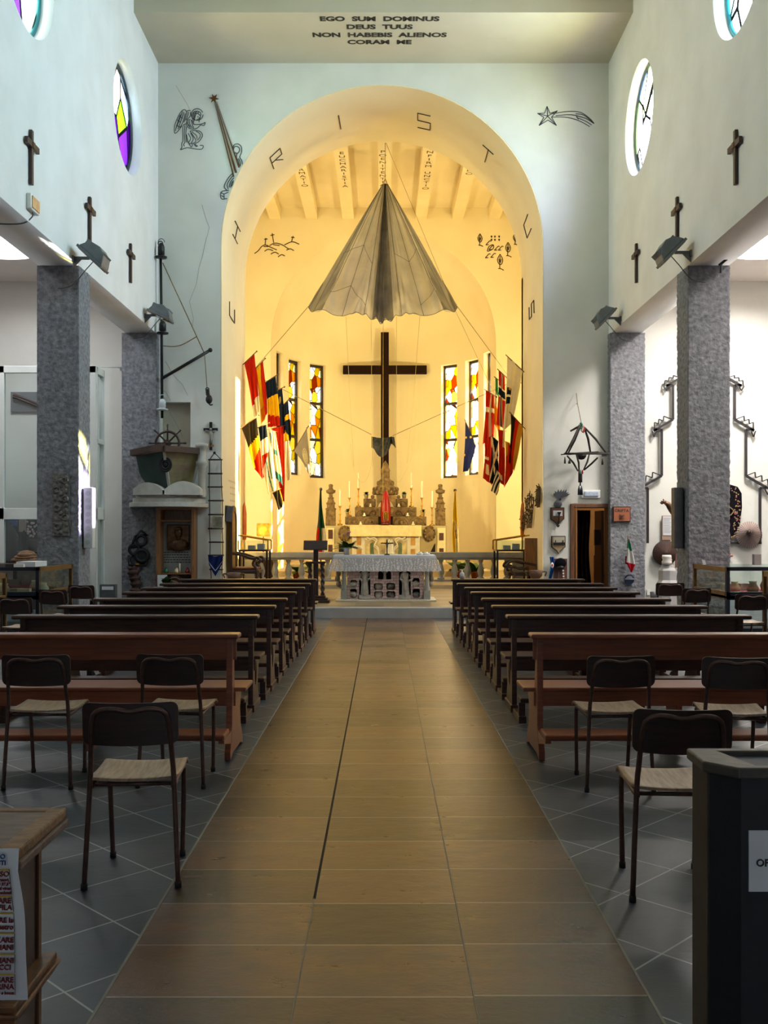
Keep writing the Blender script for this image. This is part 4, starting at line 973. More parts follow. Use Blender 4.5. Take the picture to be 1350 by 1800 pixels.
for s, xx in ((-1, hx(310)), (1, hx(1018))): m.grid(lambda u, v: (xx+s*.03*v, HY-.08+.9*u, hz(582)-(hz(582)-hz(690))*v), 8, 4)
T.part('linen', m, cloth('cream_cloth', '#e6d9b0', .1, 0, '#d6c697', 9), w=True, fixn=False)
# side wings of the altar
WY = HY+.35
for s, a, b, lab in ((-1, 68, 331, 'cream masonry wing left of the high altar'), (1, 1001, 1272, 'cream masonry wing right of the high altar')):
    T = Thing('altar_wing', lab, 'altar', ((hx(a)+hx(b))/2, WY, HF)); m = MB(); m.box(hx(a), hx(b), WY, WY+.7, HF, hz(585, WY)); T.part('block', m, mat('wing_stone', '#b3a27c', .8, '#a3926c', 3), w=True, bev=.01)
    pa, pb = (72, 150) if s < 0 else (1180, 1262)
    m = MB(); m.box(hx(pa), hx(pb), WY-.03, WY, HF, hz(606, WY)); T.part('pilaster', m, mat('pale_pilaster', '#dccfa4', .7), w=True)
    for (y0, y1) in ((625, 715), (775, 845)) if s < 0 else ((658, 730), (810, 850)):
        c_ = (hx(pa)+hx(pb))/2; m = MB(); m.box(c_-.065, c_+.065, WY-.045, WY-.025, max(hz(y1), HF), hz(y0)); q = T.part('wall_relic', m, mat('dark_red_relic', '#4a1f16', .6), w=True)
    dx_ = (hx(195), hx(250)) if s < 0 else (hx(1065), hx(1160)); m = MB(); m.prism([(dx_[0], HF), (dx_[1], HF), (dx_[1], hz(760)), (dx_[0]+(.25 if s > 0 else 0), hz(775))], XZ, WY-.03, WY); T.part('dark_opening', m, RECESS_SHADE, w=True)  # dark slab on the face, painted as the shade of an opening
    cx = hx(250) if s < 0 else hx(1102); m = MB()
    m.lathe([(0, .02), (.26, 0), (.34, -.04), (.36, -.08)], (0, 0, 0), 20); mm = MB(); mm.xf = Matrix.Translation((cx, WY-.02, hz(662))) @ Matrix.Scale(.56, 4) @ Matrix.Scale(1.25, 4, (0, 0, 1)) @ Matrix.Rotation(PI/2, 4, 'X'); mm.v = []
    mm.lathe([(0, .10), (.16, .09), (.27, .05), (.33, .0)], (0, 0, 0), 20)
    for k in range(12): mm.ball((.28*math.cos(k*PI/6), .28*math.sin(k*PI/6), .03), .075, 8, 5)
    single('stone_crest', 'carved oval stone crest on the %s altar wing' % ('left' if s < 0 else 'right'), 'crest', mm, STONE_CARVED, 'carved crests')
# gradines of carved stone blocks
def block(label, a, b, c_, d_, y0, y1, st=STONE_CARVED, seed=0, arches=2):
    T = Thing('carved_block', label, 'stone block', ((hx(a)+hx(b))/2, (y0+y1)/2, hz(d_)), 0, 'carved reredos blocks')
    m = MB(); m.box(hx(a), hx(b), y0, y1, hz(d_), hz(c_)); T.part('stone', m, st, w=True, bev=.02)
    W_ = hx(b)-hx(a); H_ = hz(c_)-hz(d_); m = MB()
    for i in range(arches):
        c = hx(a)+W_*(i+.5)/arches; r = min(W_/arches*.42, H_*.75); m.tube([(c+r*math.cos(PI*k/12), y0-.005, hz(d_)+H_*.12+r*math.sin(PI*k/12)) for k in range(13)], .02, 6); m.ball((c, y0-.005, hz(d_)+H_*.35), (r*.4, .04, H_*.22), 8, 6)
    T.part('carving', m, st, w=True)
RY = HY+.75
block('long carved stone block, bottom step left of the red ogive tabernacle', 252, 590, 490, 573, RY, RY+.9)
block('long carved stone block, bottom step right of the red ogive tabernacle', 735, 1078, 490, 585, RY, RY+.9)
block('carved arch block, middle step left of the tabernacle', 350, 612, 393, 490, RY+.2, RY+.9)
block('carved arch block, middle step right of the tabernacle', 716, 980, 393, 490, RY+.2, RY+.9)
block('small carved block, top step left', 436, 560, 305, 390, RY+.35, RY+.9, arches=1)
block('small carved block, top step right', 770, 892, 305, 390, RY+.35, RY+.9, arches=1)
T = Thing('gothic_arch_stone', 'carved gothic stone canopy with bulging leafy capital behind the red tabernacle', 'stone carving', (hx(665), RY+.6, hz(575)))
m = MB(); L = [(hx(568), hz(390)), (hx(568), hz(270)), (hx(770), hz(270)), (hx(770), hz(390))]
m.box(hx(590), hx(735), RY+.32, RY+.9, hz(575), hz(390)); T.part('niche_back', m, RECESS_SHADE, w=True)
m = MB(); a0 = (hx(665), hz(400)); r_ = hx(665)-hx(580)
m.prism(L+[(a0[0]+r_*math.cos(PI*k/14)*.95, a0[1]+r_*math.sin(PI*k/14)*1.05) for k in range(1, 14)], XZ, RY+.3, RY+.9); T.part('arch', m, STONE_CARVED, w=True)
for cx in (530, 795): m = MB(); m.ball((hx(cx), RY+.35, hz(288)), (.06, .08, .06), 10, 8); T.part('volute', m, STONE_CARVED, w=True)
m = MB(); m.lathe([(.25, 0), (.35, .03), (.375, .13), (.34, .22), (.29, .27), (.255, .31), (.24, .39), (.18, .47), (.155, .5), (.135, .52), (.13, .74), (.155, .76), (.12, .83), (.07, .98), (0, 1.08)], (hx(662), RY+.62, hz(268)), 20); T.part('capital', m, STONE_CARVED, w=True)
m = MB(); rnd = random.Random(5)
for k in range(16):
    a = PI+PI*k/15; m.ball((hx(662)+.36*math.cos(a), RY+.62+.36*math.sin(a), hz(268)+.08+.10*(k % 2)), (.055, .05, .075), 8, 6)
for k in range(8): a = PI+PI*k/7; m.ball((hx(662)+.225*math.cos(a), RY+.62+.225*math.sin(a), hz(268)+.37), (.05, .05, .08), 8, 6)
T.part('leaf_carving', m, STONE_CARVED, w=True)
# pinnacles
for s, cx, lab in ((-1, 110, 'tall carved stone pinnacle on the left altar wing'), (1, 1215, 'tall carved stone pinnacle on the right altar wing')):
    T = Thing('stone_pinnacle', lab, 'pinnacle', (hx(cx), WY+.25, hz(582, WY)), 0, 'stone pinnacles'); m = MB()
    m.xf = Matrix.Scale(.595, 4); m.box(-.24, .24, -.2, .2, 0, .80); m.prism([(-.24, .0), (-.24, .6), (0, .86), (.24, .6), (.24, 0), (.1, 0), (.1, .35), (0, .55), (-.1, .35), (-.1, 0)], XZ, -.24, -.2)
    T.part('shaft', m, STONE_CARVED, bev=.015)
    m = MB(); m.xf = Matrix.Scale(.595, 4)
    for k in range(6):
        for sx in (-1, 1): m.ball((sx*(.22-.012*k), -.2, .1+.13*k), (.05, .06, .05), 8, 5)
    m.lathe([(.26, .78), (.28, .86), (.2, .9), (.2, 1.05), (.25, 1.12), (.18, 1.2), (.13, 1.32), (.16, 1.4), (.1, 1.45), (.1, 1.6), (.22, 1.66), (.25, 1.78), (.12, 1.84), (.09, 1.95), (.12, 2.0), (.1, 2.08), (0, 2.1)], (0, 0, 0), 8, smooth=False)
    T.part('crocketed_spire', m, STONE_CARVED)
# red ogive tabernacle
T = Thing('tabernacle', 'glossy red bullet-shaped tabernacle with small golden door on the high altar', 'tabernacle', (hx(665), RY-.25, hz(575)))
H_ = hz(228)-hz(575); m = MB(); m.lathe([(r*.53, z*H_) for r, z in [(.27, .10), (.275, .25), (.272, .45), (.25, .62), (.21, .76), (.15, .88), (.08, .96), (.03, .99), (0, 1)]], (0, 0, 0), 32); T.part('shell', m, RED_GLOSS)
m = MB(); m.lathe([(r*.53, z*H_) for r, z in [(0, 0), (.275, 0), (.275, .03), (.262, .04), (.262, .06), (.28, .07), (.28, .10), (.27, .11)]], (0, 0, 0), 32); T.part('base_rings', m, mat('dark_red_band', '#5a0f0c', .35))
m = MB(); L = arch2(-.078, .078, .13*H_, .385*H_); m.prism(L, lambda u, v, t: (u, -math.sqrt(max(.0, .149**2-u*u))-t, v), 0, .012); d_ = T.part('door', m, GOLD)
m = MB(); m.prism(arch2(-.055, .055, .15*H_, .36*H_), lambda u, v, t: (u, -math.sqrt(max(.0, .161**2-u*u))-t, v), 0, .006); T.part('door_panel', m, mat('dark_gold', '#8a6418', .35, metal=.6), parent=d_)
m = MB(); m.cbox((0, -.17, .26*H_), (.012, .008, .18)); m.cbox((0, -.17, .29*H_), (.07, .008, .012)); m.ball((0, -.17, .32*H_), (.022, .008, .022), 8, 6); T.part('gold_cross', m, GOLD, parent=d_)
# candlesticks with tall candles
for i, (cx, ct, mt, cb, yy, lab) in enumerate(((212, 225, 388, 580, WY+.2, 'brass candlestick with tall candle, outermost left'), (305, 140, 303, 490, RY+.15, 'brass candlestick with tall candle, middle left'), (393, 50, 205, 390, RY+.45, 'brass candlestick with tall candle, innermost left'),
        (917, 48, 203, 390, RY+.45, 'brass candlestick with tall candle, innermost right'), (1021, 140, 303, 490, RY+.15, 'brass candlestick with tall candle, middle right'), (1122, 240, 400, 585, WY+.2, 'brass candlestick with tall candle, outermost right'))):
    k = yy/HY; T = Thing('candlestick', lab+' on the reredos', 'candlestick', (hx(cx)*k, yy, hz(cb)), 0, 'candlesticks on the reredos'); hh = hz(mt, yy)-hz(cb, yy); hc = hz(ct, yy)-hz(mt, yy)
    m = MB(); m.lathe([(0, 0), (.06, 0), (.065, .02), (.03, .045), (.018, .09), (.032, .13), (.017, .17), (.016, hh*.5), (.03, hh*.56), (.016, hh*.62), (.015, hh*.88), (.04, hh*.96), (.045, hh), (0, hh)], (0, 0, 0), 14); T.part('stick', m, BRASS)
    for q in range(3): a = 2*PI*q/3-PI/2; m = MB(); m.ball((.06*math.cos(a), .06*math.sin(a), .018), .025, 8, 6); T.part('foot', m, BRASS)
    m = MB(); m.lathe([(.024, hh), (.022, hh+hc*.98), (.004, hh+hc), (0, hh+hc)], (0, 0, 0), 10); T.part('candle', m, CANDLE)
for i, (cx, cb, yy, lab) in enumerate(((285, 488, RY-.0, 'left on the bottom step'), (470, 303, RY+.55, 'left on the top step'), (847, 303, RY+.55, 'right on the top step'), (1033, 490, RY-.0, 'right on the bottom step'))):
    k = yy/HY; potted_plant('potted_plant', 'small leafy plant in pale pot, %s of the reredos' % lab, hx(cx)*k, yy+.2, hz(cb), .13, .068, mat('cream_pot', '#c9bd98', .6), 80, .10, LEAF, 'plants on the reredos', None, .55, 10+i, False)
for i, (cx, cb, yy, lab) in enumerate(((416, 575, HY+.5, 'on the high altar cloth, left'), (452, 487, RY+.05, 'on the bottom left carved block'), (515, 390, RY+.25, 'on the middle left carved block'), (793, 390, RY+.25, 'on the middle right carved block'), (880, 487, RY+.05, 'on the bottom right carved block'), (935, 577, HY+.5, 'on the high altar cloth, right'))):
    m = MB(); c = (hx(cx)*yy/HY, yy, hz(cb)); m.lathe([(0, 0), (.048, 0), (.048, .03), (.02, .045), (.03, .07), (.018, .10), (0, .105)], c, 10); single('altar_light', 'small white candle holder '+lab, 'candle holder', m, CANDLE, 'small white candle holders')
# embroidered white veil hung on the antependium
m = MB(); m.grid(lambda u, v: (hx(660)+(hx(755)-hx(660))*(.5+(u-.5)*(.45+.55*v**.5)), HY-.10+.02*math.sin(u*16), hz(720)-(hz(720)-hz(862))*v), 24, 8)
single('white_veil', 'white pleated veil hanging in front of the high altar', 'cloth', m, WCL, fixn=False)
# big cross in the apse
T = Thing('wooden_cross', 'huge dark brown wooden cross standing against the apse wall', 'cross', (.06, 34.1, .6))
cdp = 34.1; CW = mat('cross_wood', '#220e07', .8, '#180804', 3, (6, 6, .6), spec=.15)
m = MB(); m.box((669.5-VX)*cdp/KP, (683.5-VX)*cdp/KP, cdp-.12, cdp+.12, .6, CH+(VY-585)*cdp/KP); T.part('upright', m, CW, w=True, bev=.01)
m = MB(); m.box((603-VX)*cdp/KP, (750-VX)*cdp/KP, cdp-.10, cdp+.10, CH+(VY-657.5)*cdp/KP, CH+(VY-643)*cdp/KP); T.part('crossbar', m, CW, w=True, bev=.01)
# plants behind the balustrade
for (x, y, lab, L, lm, n) in ((522, 1004, 'light green spiky plant in terracotta pot behind the left balustrade', .55, LEAF_L, 30), (549, 1000, 'light green plant in orange pot behind the lectern', .5, LEAF_L, 24), (807, 1003, 'dark leafy plant in terracotta pot behind the right balustrade, nearer the altar', .6, LEAF, 24), (835, 1004, 'dark leafy plant in terracotta pot behind the right balustrade, farther from the altar', .6, LEAF, 24)):
    d = {522: 25.2, 549: 25.9, 807: 25.9, 835: 25.2}[x]; p = px(x, y, d); potted_plant('potted_plant', lab, p.x, d, .28, .20, .12, TERRACOTTA, n, L*.95, lm, 'pots behind the balustrade', None, .7, int(x))
# soap bottle on a bench
T = Thing('soap_bottle', 'clear pump bottle standing on the last right bench near the altar', 'bottle', ((812-VX)*14.38/KP, 14.38, .81))
m = MB(); m.lathe([(0, 0), (.033, 0), (.035, .08), (.015, .1), (0, .1)], (0, 0, 0), 12); T.part('bottle', m, mat('bottle_plastic', '#c8ccd4', .2)); m = MB(); m.lathe([(.012, .1), (.012, .13), (0, .13)], (0, 0, 0), 8); m.box(-.035, .008, -.008, .008, .128, .142); T.part('pump', m, WHITE)
# ================================================================ PARACHUTE
DP = 26.25; ppx = lambda x, y, d=DP: px(x, y, d)
PAR = cloth('parachute_silk', '#d4d1ca', .5, .18, '#bdbab2', 2); PAR_S = cloth('parachute_side_panels', '#8d8a86', .3, .15, '#7d7a76', 2)  # second silk is darker: backlit look of the doubled sides put into colour
PAR_D = cloth('parachute_folds', '#88837a', .3, .05, '#67625b', 3)  # darker copy of the silk, shade of the folds put into colour
T = Thing('parachute', 'sheer grey parachute canopy hanging from the chancel beam', 'parachute', (ppx(677, 325).x, DP, ppx(677, 571).z))
apx = ppx(677, 325)
def par(u, v, pleat=0):
    """u round the cone (front half: 0 left tip .. .5 front middle .. 1 right tip), v apex to hem"""
    a = PI*(1+u)                                   # left tip -> front -> right tip
    xl = -2.05; xr = 1.93; hw = (xr-xl)/2; cx_ = (xr+xl)/2
    x = cx_+hw*math.cos(a); y = .95*math.sin(a)
    pinch = math.exp(-((u-.5)/.10)**2); y *= (1-.55*pinch)
    z = ppx(677, 540+30*(abs(math.sin(a)))**.8).z-apx.z
    sc_ = abs(math.sin(u*PI*5)) ; z += (.13*(1-sc_))*(v**6)*(1 if .05 < u < .95 else .4)
    r = .075+v*(1-.075); sag = math.sin(v*PI)*.035
    k = v**.97
    top = .075*math.cos(a); topy = .06*math.sin(a)
    rip = (.035*math.sin(u*42+1.3*math.sin(v*3))+.02*math.sin(u*77))*(.25+.75*v)*(1-abs(2*u-1)**8)
    pl = .06*math.sin(u*260)*pinch*(.3+.7*v)
    swag = .05*math.sin((v*9-2.2*abs(math.sin(u*PI*5)))*2.2)*max(0, v-.55)*4.0
    return Vector((apx.x+top*(1-k)+x*k*(1+.0*sag), DP+topy*(1-k)+y*k+rip+pl+swag, apx.z+z*v+(.06*math.sin(u*150)*pinch*max(0, v-.93)/.07)))
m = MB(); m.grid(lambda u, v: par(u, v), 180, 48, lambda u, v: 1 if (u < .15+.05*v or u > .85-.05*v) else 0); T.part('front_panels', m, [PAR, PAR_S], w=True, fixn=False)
def parb(u, v):
    p = par(u, v); return Vector((p.x, 2*DP-p.y+.02, p.z+.42*v*v*math.sin(u*PI)))
m = MB(); m.grid(parb, 90, 30); T.part('back_panels', m, PAR, w=True, fixn=False)
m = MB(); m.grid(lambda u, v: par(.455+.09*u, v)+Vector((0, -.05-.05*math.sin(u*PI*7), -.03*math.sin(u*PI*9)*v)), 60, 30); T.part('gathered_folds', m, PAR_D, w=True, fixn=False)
for u in (.12, .2, .32, .42, .58, .68, .80, .88):
    m = MB(); m.tube([par(u, v/24)+Vector((0, -.012, 0)) for v in range(25)], .006, 5); T.part('seam', m, SEAM, w=True)
for (u0, v0, u1, v1) in ((.06, .56, .32, .47), (.32, .47, .42, .60), (.58, .52, .68, .60), (.68, .60, .80, .50), (.2, .85, .32, .78), (.32, .78, .42, .92), (.68, .92, .8, .82)):
    m = MB(); m.tube([par(u0+(u1-u0)*k/10, v0+(v1-v0)*k/10)+Vector((0, -.014, 0)) for k in range(11)], .005, 5); T.part('seam', m, SEAM, w=True)
m = MB(); m.tube([par(k/180, 1)+Vector((0, -.004, 0)) for k in range(181)], .008, 5); T.part('hem_band', m, SEAM, w=True)
m = MB()
for a in range(6): m.tube([(apx.x+.075*math.cos(a*PI/3), DP+.06*math.sin(a*PI/3), apx.z), (apx.x, DP, apx.z+.17)], .006, 5)
m.tube([(apx.x+.08*math.cos(a*PI/6), DP+.065*math.sin(a*PI/6), apx.z) for a in range(12)], .012, 6, closed=True)
m.tube([(apx.x, DP, apx.z+.17), (apx.x, YA+.12, ZBM)], .008, 5); T.part('suspension_rope', m, ROPE, w=True)
# long cords down from the canopy to the bundle, and the stays to the walls
jl = px(441, 656, 25.9); jr = px(901, 671, 25.9); bun = px(671, 766, 27.5)
def cord(label, pts, r=.008, mm=ROPE, group='cords of the parachute'):
    m = MB(); m.tube(pts, r, 5); return single('cord', label, 'cord', m, mm, group)
cord('thin stay cord from the parachute left tip down to the left wall', [par(0.0, 1), jl])
cord('thin stay cord from the parachute right tip down to the right wall', [par(1.0, 1), jr])
cord('taut cord from the left wall to the dark bundle on the cross', [jl, px(653, 764, 27.5)])
cord('taut cord from the right wall to the dark bundle on the cross', [jr, px(690, 766, 27.5)])
cord('short stay tying the left cords to the chancel wall', [jl, px(428, 640, 24.85)]); cord('short stay tying the right cords to the chancel wall', [jr, px(921, 674, 24.85)])
cord('thin cord from the beam down the right side of the parachute', [(apx.x+.02, YA+.12, ZBM), px(800, 545, 26.2), px(868, 690, 27.2)], .005)
STR = mat('pale_string', '#d8c68e', .8)
for x0, xb, yb in ((608, 622, 820), (652, 655, 820), (673.5, 673, 900), (697, 697, 860), (738, 716, 815)):
    cord('thin pale string from the parachute hem crossing the %s' % {608: 'far left end of the crossbar', 652: 'left half of the crossbar', 673.5: 'middle of the cross upright', 697: 'right half of the crossbar', 738: 'right end of the crossbar'}[x0], [px(x0, 556, 26.1), px(x0+(xb-x0)*.5, 700, 26.25), px(xb, yb, 26.4)], .005, STR, 'strings under the parachute')
cord('slack string looping left of the stone capital', bez([px(616, 780, 26.3), px(622, 825, 26.3), px(636, 848, 26.3), px(650, 830, 26.3), px(655, 785, 26.3)], 6), .005, STR, 'strings under the parachute')
cord('slack string looping right of the stone capital', bez([px(690, 838, 26.3), px(697, 846, 26.3), px(706, 842, 26.3), px(724, 800, 26.3), px(733, 715, 26.3)], 6), .005, STR, 'strings under the parachute')
T = Thing('parachute_pack', 'dark grey folded cloth bundle slung on cords in front of the cross', 'bag', px(671, 800, 27.5))
def pk(u, v):
    x = 653+36*u; y = 767+3*math.sin(u*PI)+33*v*(math.sin(max(.12, min(.95, u))*PI)**.5)
    p = px(x, y, 27.5); return p+Vector((0, -.16*math.sin(u*PI)*math.sin(v*PI*.9+.2)+.02*math.sin(u*30+v*11), 0))
m = MB(); m.grid(pk, 30, 16); T.part('bag_front', m, cloth('dark_pack_cloth', '#4a4a4c', .05, 0, '#2e2e30', 12), w=True, fixn=False)
m = MB(); m.grid(lambda u, v: pk(u, v)*1+Vector((0, .14*math.sin(u*PI)+.02, 0)), 20, 8); T.part('bag_back', m, MATS['dark_pack_cloth'], w=True, fixn=False)
m = MB(); m.grid(lambda u, v: px(686+7*u+3*v, 768+20*v*(.6+.4*u), 27.45)+Vector((0, .03*math.sin(u*9), 0)), 8, 8); T.part('flap', m, MATS['dark_pack_cloth'], w=True, fixn=False)

# ================================================================ FLAGS
FC = {}
def fcol(h, tr=.42):
    if h not in FC: FC[h] = cloth('flag_'+h[1:], h, tr, 0, None, 4)
    return FC[h]
RD, YL, NV, WH, BK, TE, GN, OR_, GD = '#c42a16', '#f0bc1c', '#1c2436', '#eee0bc', '#2a261e', '#3f7f88', '#2f7a48', '#e08a18', '#c9962c'
def flag(label, q, d, cols, fn, off=(400, 580), s=5.627, waves=3, amp=.05, pole=True, prad=.012, group='flags', extra=None, nu=26, nv=30, ph=0.0):
    """q: top-left, top-right, bottom-right, bottom-left corners; hangs from a short pole along its top edge"""
    P = [px(off[0]+a/s, off[1]+b/s, d+dd) for (a, b), dd in zip(q, (0, .12, .12, 0))]
    T = Thing('flag', label, 'flag', (P[0]+P[1])/2, 0, group)
    def f(u, v):
        t = P[0].lerp(P[1], u); b = P[3].lerp(P[2], u); p = t.lerp(b, v)
        return p+Vector((.35*amp*math.sin(v*4+u*5+ph), amp*math.sin(u*waves*2*PI+v*2+ph)*(.25+v), 0))
    m = MB(); m.grid(f, nu, nv, fn); T.part('cloth', m, [fcol(c) for c in cols], w=True, fixn=False)
    if pole:
        dr = (P[1]-P[0]).normalized(); m = MB(); k_ = prad/.012; m.tube([P[0]-dr*.05*k_, P[1]+dr*.06*k_], prad, 6); m.ball(P[1]+dr*.06*k_, prad*1.8, 8, 6)
        if d > 30: e_ = max(P[:2], key=lambda p: abs(p.x) if False else p.z); m.tube([e_, (e_.x*1.04, YK+math.sqrt(max(.1, RA**2-(e_.x*1.04)**2))+.02, e_.z+.1)], .015, 6)
        T.part('pole', m, WOOD_MID, w=True)
    if extra: extra(T, f)
    return T
vb = lambda *th: (lambda u, v: sum(v > t for t in th))
ub = lambda *th: (lambda u, v: sum(u > t for t in th))
def cross_(a0, a1, b0, b1, field=0, c=1): return lambda u, v: c if (a0 < u < a1 or b0 < v < b1) else field
def norway(u, v):
    if .42 < u < .58 or .30 < v < .42: return 2
    if .36 < u < .64 or .26 < v < .46: return 1
    return 0
def emblem(col, uu, vv, ru, rv):
    def e(T, f):
        m = MB()
        for k in range(3):
            pts = [f(uu+ru*(1-.3*k)*math.cos(2*PI*i/18), vv+rv*(1-.3*k)*math.sin(2*PI*i/18))+Vector((0, -.014, 0)) for i in range(18)]; m.tube(pts, .010, 5, closed=True)
        m.tube([f(uu, vv-rv)+Vector((0, -.014, 0)), f(uu, vv+rv)+Vector((0, -.014, 0))], .010, 5); m.tube([f(uu-ru, vv)+Vector((0, -.014, 0)), f(uu+ru, vv)+Vector((0, -.014, 0))], .010, 5)
        T.part('emblem', m, mat('emblem_'+col[1:], col, .7), w=True)
    return e
LG = 'flags on the left of the chancel arch'
flag('red flag with white lower corner, topmost and outermost of the left cluster', [(165, 330), (272, 228), (305, 800), (262, 885)], 24.2, [RD, WH], lambda u, v: 0 if v < .80-.08*(u > .5) else 1, group=LG, waves=2)
flag('red and yellow striped flag, second from top of the left cluster', [(275, 385), (357, 298), (388, 815), (335, 955)], 24.35, [RD, YL, OR_], lambda u, v: (2 if v > .78 and u < .6 else (0 if u < .06 or u > .62 else 1)), group=LG, waves=2)
flag('navy, yellow and red flag in the middle of the left cluster', [(372, 520), (482, 450), (512, 945), (400, 965)], 24.5, [NV, YL, RD], lambda u, v: 0 if v < .36 else (1 if v < .72+.1*u else 2), group=LG)
flag('navy flag with golden coat of arms in the left cluster', [(494, 598), (546, 572), (568, 1018), (500, 1052)], 24.75, [NV], lambda u, v: 0, group=LG, waves=1.5, extra=emblem(GD, .35, .24, .3, .075))
flag('navy flag with yellow cross, nearest the left stained windows', [(550, 742), (602, 692), (628, 1090), (560, 1110)], 24.9, [NV, YL], lambda u, v: 1 if (.34 < v < .46 or (v > .66 and u < .62 and v > .55+.5*u)) else 0, group=LG, waves=1.5)
flag('grey-white flag with wreath emblem hanging between the left windows', [(655, 1195), (790, 968), (818, 1482), (772, 1350)], 32.4, ['#9c948c'], lambda u, v: 0, group=LG, waves=1.5, extra=emblem('#d9cda6', .62, .52, .2, .2))
flag('black, yellow and red flag, lowest outermost of the left cluster', [(138, 970), (292, 858), (340, 1480), (255, 1345)], 23.8, [BK, YL, RD], lambda u, v: 0 if v < .52-.22*u else (1 if v < .98-.5*u+.12*(u < .4) else 2), group=LG, waves=2)
flag('navy, white and red flag below the middle of the left cluster', [(304, 965), (388, 930), (420, 1420), (352, 1470)], 23.95, [NV, WH, RD], vb(.26, .56), group=LG, waves=2)
flag('white flag with slanting teal stripes, low in the left cluster', [(340, 1390), (436, 1120), (475, 1575), (402, 1635)], 23.6, [WH, TE], lambda u, v: 1 if (.3 < u-.25*v < .42 or .66 < u < .78 and v < .7) else 0, group=LG, waves=2, prad=.004)
flag('white and teal flag in the centre of the left cluster', [(398, 985), (482, 1005), (545, 1540), (450, 1430)], 24.1, [WH, TE], lambda u, v: 1 if (.1 < u < .28 and .05 < v < .45) or (.5 < u < .8 and .36 < v < .48) or v > .84 else 0, group=LG, waves=2.5, prad=.004)
flag('long red flag hanging low in the left cluster', [(440, 975), (560, 945), (560, 1700), (528, 1690)], 24.6, [RD], lambda u, v: 0, group=LG, waves=2.5, prad=.004)
flag('plain white flag on the inner side of the left cluster', [(540, 1110), (616, 1088), (622, 1480), (556, 1500)], 24.8, [WH], lambda u, v: 0, group=LG, waves=2, prad=.004)
flag('dark olive pennant flag pointing down, lowest of the left cluster', [(443, 1612), (524, 1570), (545, 1720), (510, 1805)], 24.0, [BK, GD], lambda u, v: 1 if u > .93 else 0, group=LG, waves=1.5, prad=.004)
RG = 'flags on the right of the chancel arch'; ro = (740, 580)
flag('navy flag with gold stars hanging between the right windows', [(438, 898), (550, 1150), (462, 1395), (420, 1405)], 32.4, ['#242c58'], lambda u, v: 0, off=ro, group=RG, waves=1.5,
     extra=lambda T, f: [T.part('star', (lambda mm: (mm.ball(f(a, b)+Vector((0, -.02, 0)), (.035, .008, .04), 8, 5), mm)[1])(MB()), mat('star_gold', '#e0b83c', .6), w=True) for a, b in ((.08, .3), (.5, .1), (.06, .66))])
flag('red flag with white cross, inner top of the right cluster', [(640, 596), (730, 652), (715, 1075), (618, 1130)], 24.6, [RD, WH], cross_(.52, .72, .30, .40), off=ro, group=RG, waves=2)
flag('green, white and orange flag in the right cluster', [(735, 470), (768, 495), (778, 1040), (718, 905)], 24.75, [GN, WH, OR_], vb(.30, .56), off=ro, group=RG, waves=1.2)
flag('red flag with white-edged navy cross, topmost of the right cluster', [(768, 398), (836, 460), (830, 985), (752, 935)], 24.5, [RD, WH, NV], norway, off=ro, group=RG, waves=1.3)
flag('large white flag with navy and gold shield, outermost top right', [(852, 258), (1012, 408), (905, 900), (818, 1010)], 24.2, ['#f0e6c6', NV, GD], lambda u, v: (2 if (.30 < v-.02 < .36 or (.38 < v < .42 and .2 < u < .45)) else 1) if (.08 < u < .5 and .40 < v < .64 and not .49 < v < .52) else 0, off=ro, group=RG, waves=2)
flag('black, red and gold flag at the outer edge of the right cluster', [(888, 825), (1016, 962), (915, 1402), (874, 1300)], 24.05, [BK, RD, GD], ub(.30, .66), off=ro, group=RG, waves=1.5)
flag('red and white flag low on the inner side of the right cluster', [(628, 1085), (698, 1050), (702, 1540), (620, 1465)], 24.4, [RD, WH], lambda u, v: 1 if (.42 < v < .5 and u < .7) or (.25 < u < .65 and .6 < v < .84) else 0, off=ro, group=RG, waves=2, prad=.004)
flag('navy flag with diagonal white cross, bottom of the right cluster', [(694, 1050), (772, 1102), (756, 1560), (684, 1500)], 24.25, [NV, WH], lambda u, v: 1 if abs(v-.28-.25*(u-.5)) < .05 or abs(u-v*.9) < .10 or abs((1-u)-(v-.1)*1.2) < .10 else 0, off=ro, group=RG, waves=2, prad=.004)
flag('navy and white striped flag, lowest of the right cluster', [(735, 1360), (792, 1500), (745, 1640), (700, 1590)], 24.0, [NV, WH], lambda u, v: int((u+v*.4)*5) % 2, off=ro, group=RG, waves=1, prad=.004)
flag('long red flag in the middle of the right cluster', [(762, 985), (836, 1000), (822, 1560), (770, 1480)], 24.15, [RD, WH], lambda u, v: 1 if (u > .72 and v < .3) or (.0 < u < .6 and .82 < v < .92) else 0, off=ro, group=RG, waves=2, prad=.004)
flag('red flag with gold emblem low on the outer side of the right cluster', [(832, 1100), (884, 1120), (905, 1400), (832, 1560)], 23.95, [RD, GD, WH], lambda u, v: 1 if (v < .32 and u < .55) else 0, off=ro, group=RG, waves=1.5, prad=.004)
m = MB()
